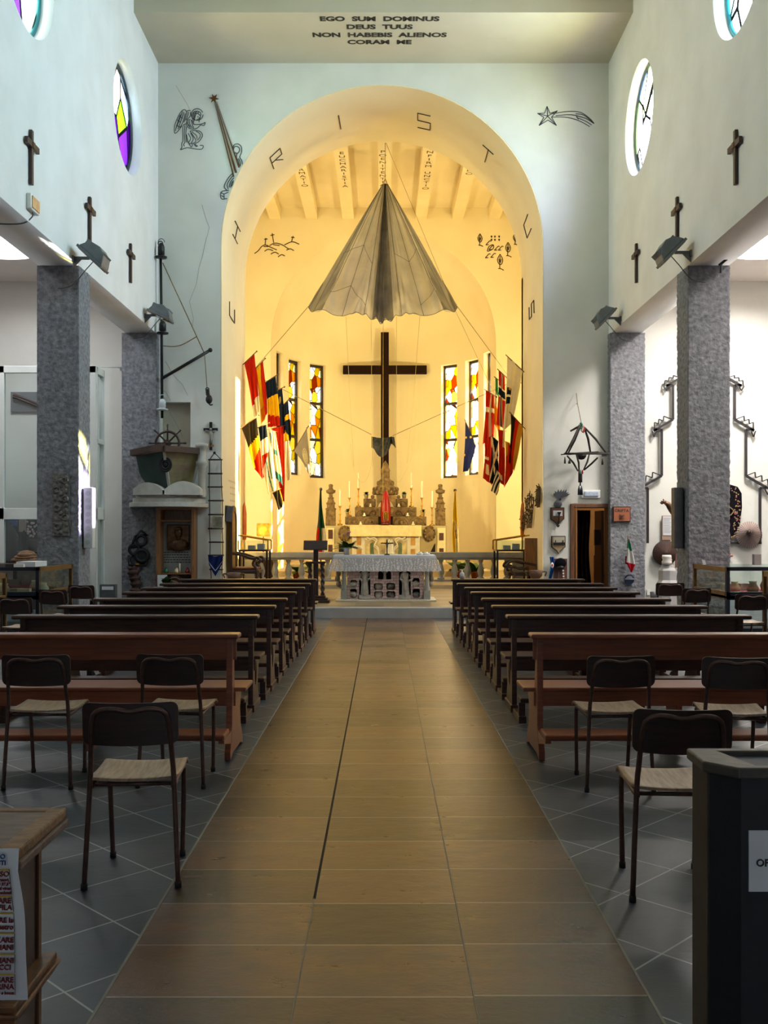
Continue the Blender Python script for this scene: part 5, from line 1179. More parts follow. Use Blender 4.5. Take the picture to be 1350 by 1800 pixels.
# standing flags
def standing_flag(label, x, y0, y1, d, zf, sil, cols, fn, top='#2a2620'):
    pt = px(x, y0, d); T = Thing('flag_stand', label, 'flag', (pt.x, d, zf))
    m = MB(); m.tube([(pt.x, d, zf), pt], .02, 8); m.ball(pt, .045, 8, 6); T.part('pole', m, mat('flag_pole', '#2e2a26', .4), w=True)
    m = MB(); m.lathe([(0, 0), (.18, 0), (.16, .05), (.03, .08), (0, .08)], (0, 0, 0), 14); T.part('base', m, IRON)
    def f(u, v):
        n = len(sil)-1; k = min(int(v*n), n-1); t = v*n-k
        xl = sil[k][0]*(1-t)+sil[k+1][0]*t; xr = sil[k][1]*(1-t)+sil[k+1][1]*t; y = sil[k][2]*(1-t)+sil[k+1][2]*t
        return px(xl+(xr-xl)*u, y, d)+Vector((0, -.06-.06*math.sin(u*PI*5+v*2), 0))
    m = MB(); m.grid(f, 40, 30, fn); T.part('cloth', m, [fcol(c) for c in cols], w=True, fixn=False); return T, f
standing_flag('furled green, white and red flag on a pole left of the high altar', 564, 860, 970, 26.6, .44, [(562.5, 565, 862), (561, 566, 890), (559.5, 569, 915), (556.5, 573, 940), (555.5, 575, 972)], ['#1d4a2c', '#4a5560', '#d8ccc0', '#c02a1c'], lambda u, v: (3 if u < .3 and v > .62 else 1 if u < .35 else (2 if u > .55 and v > .62 else 0 if u > .35 and v < .85 else 3)))
standing_flag('furled yellow and white flag on a pole right of the high altar', 800, 862, 970, 26.6, .44, [(799, 801, 863), (796.5, 802.5, 890), (795, 804, 915), (794, 806, 940), (796, 807.5, 975)], ['#e6c21e', '#efe4c0', '#8a4a20'], lambda u, v: (2 if (.4 < u < .75 and .66 < v < .80 and int(u*14+v*23) % 3 == 0) else (0 if u < .42 or v < .34+.3*u else 1)))

# ================================================================ CHANCEL SIDES
def glass_table(label, s):
    x0, x1 = (-3.42, -2.72) if s < 0 else (2.66, 3.44); y0, y1 = 23.05, 23.75; zf = .28
    T = Thing('glass_display_table', label, 'display case', ((x0+x1)/2, (y0+y1)/2, zf))
    za, zb = 1.08, 1.30
    for x in (x0+.03, x1-.03):
        for y in (y0+.03, y1-.03): m = MB(); m.cbox((x, y, (zf+za)/2), (.04, .04, za-zf)); T.part('leg', m, BLACK, w=True)
    m = MB(); m.box(x0, x1, y0, y1, za-.04, za); T.part('tray', m, WOOD_DARK, w=True)
    m = MB()
    for y in (y0, y1):
        m.beam((x0, y, zb+(.12 if s < 0 else 0)), (x1, y, zb+(0 if s < 0 else .12)), .03, .03); m.beam((x0, y, za), (x0, y, zb), .03, .03); m.beam((x1, y, za), (x1, y, zb), .03, .03)
    T.part('brass_frame', m, BRASS, w=True)
    m = MB(); m.add([(x0, y0, zb+(.12 if s < 0 else 0)), (x1, y0, zb+(0 if s < 0 else .12)), (x1, y1, zb+(0 if s < 0 else .12)), (x0, y1, zb+(.12 if s < 0 else 0))], [(0, 1, 2, 3)]); T.part('sloping_lid', m, GLASS, w=True)
    m = MB(); m.box(x0+.01, x1-.01, y0, y0+.006, za, zb); T.part('glass_front', m, GLASS, w=True)
    for k, x in enumerate((x0+.2, x0+.42)):
        q = MB(); q.box(x, x+.16, y0+.2, y0+.4, za, za+.1+.04*k); single('document', ('pale card in the glass table, ' + ('left chancel' if s < 0 else 'right chancel') + (', wall side' if k == (0 if s < 0 else 1) else ', altar side')), 'card', q, PAPER)
glass_table('brass-edged glass display table at the left end of the balustrade', -1); glass_table('brass-edged glass display table at the right end of the balustrade', 1)
T = Thing('table_lamp', 'table lamp with glowing orange patterned square shade, left of the chancel', 'lamp', px(463, 960, 24.9))
b = px(463, 962, 24.9); b.z = 1.0
m = MB(); xl, xr = px(452, 0, 24.9).x, px(475, 0, 24.9).x; zt, zb = px(0, 920, 24.9).z, px(0, 943, 24.9).z
m.box(xl, xr, 24.78, 25.02, zb, zt); T.part('shade', m, cloth('orange_shade', '#e07a1c', .55, 0, '#f0b060', 9), w=True, bev=.02)
m = MB(); m.tube([px(463, 975, 24.9), px(463, 943, 24.9)], .015, 8); T.part('stem', m, BRASS, w=True)
m = MB(); m.lathe([(0, 0), (.09, 0), (.08, .03), (0, .04)], px(463, 977, 24.9), 12); T.part('base', m, BRASS, w=True)
l = bpy.data.lights.new('lamp_bulb', 'POINT'); l.energy = 9; l.color = (1, .6, .2); l.shadow_soft_size = .04; lo = bpy.data.objects.new('lamp_bulb', l); COL.objects.link(lo); lo.location = px(463, 932, 24.9)
m = MB(); m.cbox((px(463, 0, 24.9).x, 24.9, .63), (.7, .4, .7)); single('side_table', 'small table under the orange lamp in the chancel corner', 'table', m, WOOD_MID)
for s, x, y0, y1, lab in ((-1, 431, 882, 950, 'tall pointed orange-lit wooden shape on the left chancel jamb'), (1, 919.8, 880, 945, 'narrow pointed orange shape on the right chancel jamb, behind dried branches')):
    d = 24.4; p0 = px(x, y0, d); p1 = px(x, y1, d); m = MB(); H_ = p0.z-p1.z
    m.lathe([(.0, 0), (.05, .02), (.06, H_*.25), (.06, H_*.7), (.035, H_*.9), (.0, H_)], (s*3.47, d, p1.z), 14); single('wall_torch', lab, 'torch', m, mat('orange_wood', '#c86a18', .35, '#a8520f', 4), 'pointed shapes on the jambs')  # plain pointed wooden shapes
# ornate armchair with tall arched back, left
T = Thing('throne', 'dark carved armchair with tall arched cane back against the left arch jamb', 'chair', (-3.2, 22.35, .19))
LB = mat('cane_back', '#a07c38', .5, '#7c5c26', 20)
xw = -3.46
m = MB(); L = [(22.0, .19+.35), (22.75, .35+.19)]+[(22.375+.375*math.cos(PI*i/14), 1.72+.38*math.sin(PI*i/14)) for i in range(15)]
m.prism(L, YZ, xw, xw+.06, [[(22.375+(y-22.375)*.78, 1.2+(z-1.2)*.86) for y, z in L]]); T.part('back_frame', m, WOOD_BACK, w=True, bev=.01)
m = MB(); m.prism([(22.375+(y-22.375)*.8, 1.2+(z-1.2)*.87) for y, z in L], YZ, xw+.015, xw+.035); T.part('back_panel', m, LB, w=True)
m = MB(); m.box(xw+.02, xw+.66, 22.02, 22.73, .56, .64); T.part('seat', m, WOOD_BACK, w=True, bev=.02)
m = MB(); m.box(xw+.05, xw+.62, 22.06, 22.70, .64, .70); T.part('cushion', m, mat('red_leather', '#6e2418', .45, '#561a10', 6), w=True, bev=.03)
for y in (22.04, 22.71):
    m = MB(); m.tube(bez([(xw+.03, y, 1.02), (xw+.25, y, .98), (xw+.5, y, .9), (xw+.62, y, .92), (xw+.68, y, .86), (xw+.63, y, .80)], 5), [.03]*20+[.04]*6, 8); m.tube(bez([(xw+.58, y, .9), (xw+.52, y, .78), (xw+.6, y, .66), (xw+.62, y, .4), (xw+.66, y, .2)], 5), .03, 8); T.part('armrest', m, WOOD_BACK, w=True)
    m = MB(); m.tube([(xw+.05, y, .19), (xw+.05, y, .6)], .03, 8); T.part('leg', m, WOOD_BACK, w=True)
T = Thing('wall_speaker', 'small dark grey box speaker tilted on the left arch jamb', 'speaker', px(403, 917, 22.0))
m = MB(); m.xf = Matrix.Translation(px(402.5, 903, 22.0)+Vector((-.02, 0, 0))) @ Matrix.Rotation(.12, 4, 'Y') @ Matrix.Rotation(.6, 4, 'Z'); m.cbox((0, 0, 0), (.15, .14, .36)); T.part('case', m, GREYMETAL, w=True, bev=.01)
m = MB(); p = px(402, 895, 22.0); m.tube([p, (-3.52, 22.0, p.z)], .012, 6); T.part('bracket', m, BLACK, w=True)
# right: tall slab-backed wooden chair with curved arms
T = Thing('armchair', 'rustic wooden armchair with tall plank back and curved arms at the right arch jamb', 'chair', (3.2, 22.9, .19))
xa, xb = px(923.5, 0, 22.3).x, px(945, 0, 22.3).x
m = MB(); m.box(3.22, 3.50, 22.26, 22.34, .62, px(0, 946, 22.3).z)
for k in range(3): m.cbox((3.27+.08*k, 22.255, 1.26), (.03, .01, .06))
T.part('back_plank', m, WOOD_HONEY, w=True, bev=.01)
m = MB(); m.box(3.44, 3.50, 22.35, 22.9, .19, px(0, 947, 22.3).z-.02); T.part('side_plank', m, WOOD_BACK, w=True)
m = MB(); m.box(2.84, 3.48, 22.3, 22.95, .50, .58); T.part('seat', m, WOOD_BACK, w=True, bev=.01)
for k, y in enumerate((22.25, 22.95)):
    o = .0 if k == 0 else -.02
    m = MB(); m.tube(bez([(3.46, y, .74+o), (3.2, y-.03, .80+o), (3.0, y, .84+o), (2.86, y, .80+o), (2.82, y, .72+o), (2.9, y, .70+o)], 6), .028, 8); m.tube(bez([(3.3, y, .68+o), (3.1, y, .66), (2.95, y, .72), (2.9, y, .62), (2.98, y, .5), (2.86, y, .2)], 6), .026, 8); T.part('armrest', m, WOOD_BACK, w=True)
    m = MB(); m.tube([(3.42, y, .19), (3.42, y, .6)], .028, 8); T.part('leg', m, WOOD_BACK, w=True)
for s, x, d, lab in ((-1, -3.05, 16.6, 'small clay holy-water bowl with handles behind the last left bench'), (1, 3.0, 16.6, 'small clay bowl with handle behind the last right bench')):
    pass
# dried branches on the right jamb
def branches(label, xs, ys, d, n, seed):
    """bundle of dried leafy twigs pinned to the jamb"""
    rnd = random.Random(seed); T = Thing('dried_branches', label, 'branches', px((xs[0]+xs[1])/2, ys[1], d), 0, 'dried branches on the right jamb')
    X = 3.50; y0 = xs[0]; m = MB(); lv = MB(); zt = px(0, ys[0], d).z; zb = px(0, ys[1], d).z
    ya, yb = KP*X/(xs[1]-VX), KP*X/(xs[0]-VX)
    for i in range(5):
        t = (i+.5)/5; yy = ya+(yb-ya)*t; tip = (X-.03, (ya+yb)/2+(yy-(ya+yb)/2)*1.0, zt-abs(t-.5)*.5*(zt-zb)); base = (X-.05, (ya+yb)/2+(yy-(ya+yb)/2)*.5, zb)
        m.tube([base, tip], .012, 5)
        for k in range(n):
            q = .15+.85*k/n; c = Vector(base).lerp(Vector(tip), q); a = rnd.uniform(0, 6.28); dv = Vector((-.25+rnd.uniform(-.3, .1), math.cos(a), math.sin(a)*.7+.4)).normalized(); L = rnd.uniform(.05, .10); sd = dv.cross(Vector((1, .2, 0))).normalized()*L*.3
            lv.add([c, c+dv*L*.5+sd, c+dv*L, c+dv*L*.5-sd], [(0, 1, 2, 3)], 0)
    T.part('twigs', m, WOOD_MID, w=True); T.part('leaves', lv, mat('dried_leaf', '#4a3818', .7, '#171008', 14), w=True, fixn=False)
branches('big pale-tipped dried branch bundle on the right arch jamb', (925, 943), (861, 928), 22.6, 44, 3); branches('small dried branch bundle at the front edge of the right jamb', (945.5, 954.5), (852, 892), 21.9, 30, 4); branches('low dried branch bundle deepest on the right jamb', (918, 927), (900, 933), 24.0, 28, 5)
# ================================================================ WALL CROSSES, FLOODLIGHTS
XW = W
for s, side in ((-1, 'left'), (1, 'right')):
    for i, y in enumerate((13.67, 16.4, 19.05)):
        z = 6.35; T = Thing('wall_cross', 'dark wooden cross high on the %s nave wall, %s' % (side, ['nearest the camera', 'middle of three', 'nearest the altar'][i]), 'cross', (s*(XW-.03), y, z), 0, 'wooden crosses along the nave walls')
        m = MB(); m.cbox((0, 0, .38), (.045, .075, .76)); T.part('upright', m, WOOD_BACK, bev=.004)
        m = MB(); m.cbox((-s*.012, 0, .55), (.05, .46, .085)); T.part('crossbar', m, WOOD_BACK, bev=.004)
        m = MB(); m.cbox((-s*.04, 0, .55), (.01, .08, .08)); T.part('plaque', m, BRONZE)
def floodlight(label, s, y, z, tilt, aim=1.0, group='floodlights on the nave walls', scale=1.0):
    """s: wall side; body leans out into the nave"""
    T = Thing('floodlight', label, 'floodlight', (s*XW, y, z), 0, group)
    m = MB(); m.box(-.03 if s > 0 else 0, 0 if s > 0 else .03, -.06, .06, -.05, .05); m.beam((-s*.02, 0, .02), (-s*.26*scale, 0, .02), .05, .04); m.prism([(0, -.14), (0, .0), (-s*.14, .0)], XZ, -.012, .012); T.part('bracket', m, ALU)
    c = Vector((-s*.33*scale, 0, .02))
    M = Matrix.Translation(c) @ Matrix.Rotation(-s*tilt, 4, 'Y')
    m = MB(); m.xf = M
    # housing: back dome + front rim, lamp face towards local -Z
    m.prism([(-.24, 0), (.24, 0), (.22, .04), (.15, .15), (.02, .20), (-.12, .17), (-.20, .08)], XZ, -.19, .19)
    h = T.part('housing', m, ALU, bev=.012)
    m = MB(); m.xf = M; m.box(-.26, .26, -.21, .21, -.045, .0); T.part('rim', m, ALU, parent=h, bev=.008)
    m = MB(); m.xf = M; m.box(-.225, .225, -.175, .175, -.052, -.044); T.part('lens', m, LAMPGLASS, parent=h)
    m = MB(); m.xf = M
    for k in range(9): m.box(-.2, .16, -.17+.042*k, -.155+.042*k, .05, .17)
    T.part('cooling_fins', m, ALU, parent=h)
    m = MB(); m.tube([c+Vector((0, -.05, 0)), c+Vector((0, .05, 0))], .035, 8); m.xf = M; T.part('hinge', m, BLACK)
    m = MB(); m.tube(bez([c+Vector((-s*-.0, -.02, -.06)), c+Vector((s*.12, -.03, -.20)), Vector((-s*.0, -.03, -.42)), Vector((s*.25, .02, -.46))], 6), .008, 5); T.part('cable', m, CABLE)
floodlight('grey floodlight on the left wall above the near pillar', -1, 15.6, CH+(VY-456)*15.6/KP, .75)
floodlight('grey floodlight on the left wall above the far pillar', -1, 20.3, CH+(VY-556)*20.3/KP, .42)
floodlight('grey floodlight on the right wall above the near pillar', 1, 15.75, CH+(VY-446)*15.75/KP, .8)
floodlight('grey floodlight on the right wall above the far pillar', 1, 20.4, CH+(VY-561)*20.4/KP, .8)
T = Thing('spot_lamp', 'small dark spot lamp on top of the right near pillar, facing the aisle', 'floodlight', (5.45, 15.86, ZB-.05)); m = MB(); m.xf = Matrix.Translation((.12, -.15, .18)) @ Matrix.Rotation(-.6, 4, 'Y'); m.cbox((0, 0, 0), (.40, .3, .12)); T.part('housing', m, BLACK, bev=.02)
m = MB(); m.tube([(.0, -.05, -.1), (.0, -.1, .15)], .02, 6); T.part('bracket', m, ALU)
T = Thing('emergency_lamp', 'small white emergency lamp on the left beam near the camera', 'lamp', (-XW, 13.72, 5.98)); m = MB(); m.box(0, .07, -.17, .17, 0, .22); T.part('case', m, WHITE, bev=.015)
m = MB(); m.box(.07, .085, -.14, .14, .03, .19); T.part('diffuser', m, mat('lamp_diffuser', '#d8b48c', .25, '#c09468', 9)); m = MB(); m.tube(bez([(.03, 0, 0), (.03, -.03, -.08), (-.1, -.1, -.19), (-.5, -.2, -.22)], 6), .01, 5); T.part('cable', m, CABLE)
for s, lab in ((-1, 'slim white column loudspeaker on the left near pillar'), (1, 'slim grey column loudspeaker on the right near pillar')):
    zt, zb = CH+(VY-857)*16.1/KP, CH+(VY-964)*16.1/KP; T = Thing('column_speaker', lab, 'loudspeaker', (s*4.85, 16.15, zb))
    mm = OFFWHITE if s < 0 else GREYMETAL; m = MB(); m.box(-.075, .075, -.09, .09, 0, zt-zb); T.part('case', m, mm, bev=.012)
    m = MB()
    for k in range(8): m.prism([(p[0], p[1]+.1+.115*k) for p in circ((0, 0), .042, 14)], XZ, -.094, -.09)
    T.part('grille_disc', m, mat('speaker_grille_%d' % s, '#b8bab8' if s < 0 else '#4a4b50', .6)); m = MB(); m.box(min(0, s*.1), max(0, s*.1), .0, .05, .2, .26); m.box(min(0, s*.1), max(0, s*.1), .0, .05, .75, .81); T.part('wall_bracket', m, BLACK)
# stone relief on left pillar
T = Thing('stone_relief', 'weathered carved stone relief strip set in the left near pillar', 'relief', px(107, 942, 15.88))
m = MB(); a, b = px(92, 942, 15.88), px(122, 832, 15.88); m.box(a.x, b.x, 15.87, 15.93, a.z, b.z); T.part('slab', m, RELIEF, w=True)
m = MB(); rnd = random.Random(9)
for k in range(9):
    for x in (0, 1, 2): m.ball((a.x+.05+.09*x, 15.875, a.z+.08+.105*k+rnd.uniform(-.03, .03)), (.03+rnd.uniform(0, .02), .02+rnd.uniform(0, .012), .035+rnd.uniform(0, .02)), 8, 6)
for k in range(6): c = (a.x+.08+.13*(k % 2), 15.86, a.z+.15+.15*k); m.tube([(c[0]+.05*math.cos(t*PI/5), c[1], c[2]+.045*math.sin(t*PI/5)) for t in range(10)], .012, 5, closed=True)
T.part('carving', m, RELIEF, w=True)

# ================================================================ LEFT END WALL: mast, pulpit, shrine
dm = 21.25; q = lambda x, y, d=dm: px(x, y, d)
T = Thing('ship_mast', 'black ship mast with lanterns, boom and rigging fixed in the left corner', 'mast', q(285, 738))
m = MB(); m.tube([q(282, 428), q(284, 560), q(285, 735)], .03, 8); m.tube([q(282, 428)+Vector((.05*math.cos(k*PI/5), 0, .05*math.sin(k*PI/5))) for k in range(10)], .012, 5, closed=True); T.part('pole', m, BLACK, w=True)
m = MB(); m.tube([q(285, 665), q(367, 617)], .035, 8); m.ball(q(369.5, 615.5), .05, 10, 8); T.part('boom', m, BLACK, w=True)
for x, y, hh, mm, nm in ((284.5, 455, .34, BLACK, 'ship lantern'), (287, 588, .30, BLACK, ''), (286.5, 722, .26, None, '')):
    c = q(x, y)+Vector((0, -.06, 0)); m = MB(); m.lathe([(0, 0), (.12, 0), (.13, .03), (.05, .05), (.05, .06), (.075, .07), (.075, hh*.7), (.05, hh*.9), (0, hh)], c, 14); m.tube([c+Vector((.07*math.cos(k*PI/8), 0, hh+.08*math.sin(k*PI/8))) for k in range(9)], .008, 5)
    T.part('lantern', m, mm or mat('white_lamp_globe', '#b8c0c4', .3), w=True)
m = MB(); m.tube([q(286, 462), q(345, 590), q(359.5, 622)], .012, 5); m.tube(bez([q(287, 608), q(305, 609), (q(322, 605)), q(345, 592)], 5), .011, 5); m.tube([q(359.5, 622), q(364, 683)], .009, 5); T.part('rigging', m, ROPE, w=True)
m = MB()
for k in range(4): c = q(364.5+.3*k, 684+3*k); m.tube([c+Vector((.035*math.cos(a*PI/4), .0, .03*math.sin(a*PI/4))) for a in range(8)], .012, 5, closed=True)
m.ball(q(367.5, 702), (.075, .05, .10), 12, 8); m.tube([q(366, 694), q(366, 690)], .03, 6); m.tube(bez([q(367, 709), q(370, 712), q(374, 711)], 4), .014, 6); T.part('pulley_block', m, BLACK, w=True)
# pulpit
T = Thing('pulpit', 'pulpit shaped like a weathered ship prow resting on a white open book', 'pulpit', (-4.65, 21.0, 2.0))
xl, xt, xr = -5.36, -4.60, -3.99; yb = 21.48; yt = 20.5
def hullplan(k): return [(xl+.12*(1-k)+.02, yb), (xl+.10*(1-k), yb-.28*k-.08), (xt+.02*(1-k), yb-(yb-yt)*(.55+.45*k)), (xr-.22*(1-k), yb-.30*k-.06), (xr-.20*(1-k), yb)]
z0, z1 = 2.42, 3.22
def hull_pt(i, k): a = hullplan(k); return (a[i][0], a[i][1], z0+(z1-z0)*k)
for (i, nm, col, c2) in ((0, 'side_plank', '#8d9694', '#7c8583'), (1, 'hull_port', '#1d2f2b', '#2c423c'), (2, 'hull_starboard', '#6b5a4c', '#7d7a4c'), (3, 'side_plank', '#7e8480', '#6c7270')):
    m = MB(); n = 10
    vs = [hull_pt(i+e, k/n) for k in range(n+1) for e in (0, 1)]; m.add(vs, [(2*k, 2*k+1, 2*k+3, 2*k+2) for k in range(n)])
    vs2 = [(x, y+.05, z) for x, y, z in vs]; m.add(vs2, [(2*k+2, 2*k+3, 2*k+1, 2*k) for k in range(n)])
    T.part(nm, m, mat('hull_%d' % i, col, .75, c2, 3, bump=.1), w=True)
m = MB(); P = hullplan(1.0)
for i in range(1, 3): m.beam((P[i][0], P[i][1]-.05, z1+.02-.05*(i == 1)*1), (P[i+1][0], P[i+1][1]-.05, z1+.02), .14, .13)
m.beam((P[1][0]-.04, P[1][1]-.05, z1-.02), (P[2][0], P[2][1]-.05, z1+.06), .14, .13); T.part('rim_board', m, mat('old_rim_wood', '#4a3428', .7, '#33231a', 5, (1, 8, 8), bump=.2), w=True)
m = MB(); m.beam(hull_pt(2, 0), hull_pt(2, 1), .05, .05); T.part('stem_post', m, mat('worn_white_edge', '#a8a69c', .8), w=True)
m = MB(); a = Vector(hull_pt(2, .62))
for k in range(2): m.tube([a+Vector((.12*(1-.35*k)*math.cos(t*PI/9), -.06, .14*(1-.35*k)*math.sin(t*PI/9))) for t in range(18)], .025, 6, closed=True)
m.ball(a+Vector((0, -.05, 0)), (.06, .03, .07), 10, 6); T.part('lion_ring', m, IRON, w=True)
BK_W = mat('white_book_stone', '#b4b3ac', .85, '#a3a29b', 5, bump=.2)
def bookpt(u, v, sgn):
    # hump from the spine outwards
    x = xt+sgn*(.02+u*(.68 if sgn < 0 else .70)); y = (yb-.02)-(1.02-.25*u)*v*.98
    z = 2.30+.27*math.sin(PI*(.08+.80*u))**.8*(.9 if sgn < 0 else 1)+.0
    return (x, y, z)
for sgn in (-1, 1):
    m = MB(); m.grid(lambda u, v: bookpt(u, v, sgn), 16, 4)
    for v in (0, 1): m.add([bookpt(u/16, v, sgn) for u in range(17)]+[(bookpt(u/16, v, sgn)[0], bookpt(u/16, v, sgn)[1], 2.28) for u in range(17)], [(u, u+1, 18+u, 17+u) for u in range(16)])
    m.add([bookpt(1, v, sgn) for v in (0, 1)]+[(bookpt(1, v, sgn)[0], bookpt(1, v, sgn)[1], 2.28) for v in (0, 1)], [(0, 1, 3, 2)]); T.part('book_page', m, BK_W, w=True)
for k, (ex, za, zb) in enumerate(((.0, 2.22, 2.31), (.06, 2.13, 2.22), (.13, 2.03, 2.13))):
    m = MB(); L = [(xl-.03-ex, yb)]+[(xt-(xt-xl+.03+ex)*math.cos(PI/2*t/10), yb-(.82+ex*1.2)*math.sin(PI/2*t/10)**.75) for t in range(1, 11)]+[(xt+(xr-xt+.03+ex)*math.sin(PI/2*t/10), yb-(.82+ex*1.2)*math.cos(PI/2*t/10)**.75) for t in range(1, 10)]+[(xr+.03+ex, yb)]
    m.prism(L, XY, za, zb); T.part('book_cover_step', m, BK_W, w=True, bev=.02)
m = MB(); c = (q(357, 790).x, 21.1); m.lathe([(.08, 2.25), (.08, 2.9), (.13, 2.95), (.13, 3.02), (.09, 3.05), (.09, 3.3), (.14, 3.34), (.14, 3.40), (0, 3.42)], (c[0], c[1], 0), 12); T.part('white_column', m, BK_W, w=True)
# wheel
T = Thing('ship_helm', 'dark wooden ship steering wheel standing behind the pulpit rim', 'wheel', (q(294.5, 778).x, 20.95, 3.25))
c = Vector((q(294.5, 778, 20.95).x, 20.95, q(294.5, 779, 20.95).z)); r = 20.5*20.95/KP
m = MB(); m.tube([c+Vector((r*math.cos(a*PI/16), 0, r*math.sin(a*PI/16))) for a in range(32)], .028, 8, closed=True); T.part('rim', m, WOOD_BACK, w=True)
m = MB(); m.tube([c+Vector((0, -.05, 0)), c+Vector((0, .05, 0))], .075, 14); m.ball(c+Vector((0, -.05, 0)), .03, 8, 6); T.part('hub', m, WOOD_BACK, w=True)
for a in range(8):
    d_ = Vector((math.cos(a*PI/4+PI/4), 0, math.sin(a*PI/4+PI/4)))
    if a in (4, 5, 6) : continue
    m = MB(); m.tube([c+d_*.05, c+d_*(r+.03), c+d_*(r+.06), c+d_*(r+.13), c+d_*(r+.16)], [.018, .018, .014, .022, .012], 8); T.part('spoke', m, WOOD_BACK, w=True)
# crucifix by the arch
dw = 21.46; w_ = lambda x, y, d=dw: px(x, y, d)
T = Thing('crucifix', 'black crucifix with silver figure on the wall above the rope ladder', 'crucifix', w_(370.5, 791))
m = MB(); a, b = w_(368.3, 791), w_(373, 742); m.box(a.x, b.x, 21.44, 21.49, a.z, b.z); a, b = w_(358, 757), w_(382.5, 752.6); m.box(a.x, b.x, 21.44, 21.49, a.z, b.z); T.part('cross', m, BLACK, w=True)
m = MB(); m.tube([w_(370.5, 757, 21.42), w_(371, 764, 21.41), w_(370.5, 772, 21.41), w_(370.8, 784, 21.42)], [.03, .04, .032, .018], 8); m.ball(w_(370.5, 754.5, 21.41), .03, 8, 6); m.tube([w_(361, 756, 21.43), w_(370, 759, 21.41), w_(380, 757, 21.43)], .013, 6); T.part('corpus', m, mat('silvered_figure', '#8f8c86', .4, metal=.5), w=True)
m = MB(); m.cbox(w_(370.5, 783.5, 21.43), (.14, .03, .05)); T.part('plaque', m, mat('copper_plate', '#9a6a4a', .5), w=True)
# rope ladder
T = Thing('rope_ladder', 'rope ladder with wooden rungs hanging on the left wall beside the arch', 'ladder', w_(379, 1020))
dl = 21.40; R = [(367, 808, 390), (366.5, 832.5, 390), (366, 856, 390.5), (367, 880, 392), (367, 904.5, 392), (366.5, 929, 391.5), (368, 953, 392.5), (367.5, 976, 392.5), (369, 1001, 391)]
for x0, y, x1 in R: m = MB(); m.tube([px(x0-1, y, dl), px(x1+1, y, dl)], .018, 6); T.part('rung', m, WOOD_BACK, w=True)
for k in (0, 1):
    m = MB(); m.tube([px(377, 796, dl)]+[px(r_[0]+1.5 if k == 0 else r_[2]-1, r_[1], dl) for r_ in R]+[px(371.5 if k == 0 else 391, 1022, dl)], .010, 6); T.part('rope', m, ROPE_DARK, w=True)
m = MB(); m.ball(px(377, 796, dl), .03, 8, 6); T.part('ring', m, IRON, w=True)
m = MB(); m.grid(lambda u, v: px(373+18*u, 907+21*v+1.5*u, dl-.03+.01*math.sin(u*5)), 8, 6); o = single('parchment', 'small parchment sheet with faded writing tied to the rope ladder', 'sign', m, mat('parchment', '#a09a88', .85, '#7c7766', 14), fixn=False)
m = MB()
for k, (a, b) in enumerate(((376, 388), (377, 389), (375, 389), (377, 388), (376, 387))): ribbon(m, [(a, 911+3*k), (b, 912+3*k)], dl-.045, .006)
mesh_obj('writing', m, mat('faded_writing', '#55503f', .9), o, o.location, fixn=False)
def scarf(u, v):
    return px(365.5+26*u+(1.5-3*u)*v, 975+3*math.sin(u*PI)+(17+18*(1-abs(2*u-1)))*v, dl-.05+.02*math.sin(u*14+v*4))
m = MB(); m.grid(scarf, 24, 16, lambda u, v: 1 if .70 < v < .76 else 0); single('neckerchief', 'dark blue neckerchief with white edge tied to the rope ladder', 'scarf', m, [cloth('blue_scarf', '#232f62', .1), cloth('white_scarf', '#cfcfd4', .1)], fixn=False)
# shrine cabinet under the pulpit
T = Thing('shrine_cabinet', 'tall open honey-wood niche cabinet under the pulpit', 'cabinet', (w_(307, 0).x, 21.3, 0))
xa, xb = w_(274, 0, 21.1).x, w_(341, 0, 21.1).x; zt = 2.025; y0, y1 = 21.1, 21.49
m = MB(); m.box(xa, xa+.10, y0, y1, 0, zt); m.box(xb-.06, xb, y0, y1, 0, zt); m.box(xa+.1, xb-.06, y0, y1, zt-.05, zt); T.part('frame', m, WOOD_HONEY, w=True, bev=.005)
m = MB(); m.box(xa, xb, y1-.03, y1, 0, zt); T.part('back', m, WOOD_MID, w=True)
for y in (915, 1008): m = MB(); zz = w_(0, y, 21.15).z; m.box(xa+.1, xb-.06, y0+.03, y1-.03, zz-.02, zz+.01); T.part('shelf', m, WOOD_HONEY, w=True)
zs = w_(0, 1008, 21.15).z+.01
m = MB(); a, b = w_(285, 990, 21.3), w_(335, 918, 21.3); m.box(a.x, b.x, 21.40, 21.43, zs, b.z); mem = single('memorial_slab', 'grey memorial slab with incised lines standing in the wooden niche', 'plaque', m, mat('slab_grey', '#8d8f8c', .5, '#7c7e7b', 6), bev=.005)
for k, (s_, sz) in enumerate((('DON EDOARDO', .075), ('CAPPELLANO DEI MARINAI', .045), ('PER I CADUTI', .05), ('IN PACE', .05))): pass
m = MB(); rnd = random.Random(2)
for k in range(5):
    x = 288
    while x < 332:
        wd = rnd.uniform(2, 5); ribbon(m, [(x, 971+4.3*k), (x+wd, 971+4.3*k)], 21.395, .018); x += wd+1.2
mesh_obj('incised_line', m, INK, mem, mem.location, fixn=False)
T = Thing('bronze_relief', 'bronze half-length portrait relief of a priest in the wooden niche', 'relief', w_(312, 967, 21.35))
m = MB(); a, b = w_(293, 967, 21.35), w_(333, 922, 21.35); m.box(a.x, b.x, 21.35, 21.39, a.z, b.z); T.part('plate', m, BRONZE, w=True, bev=.02)
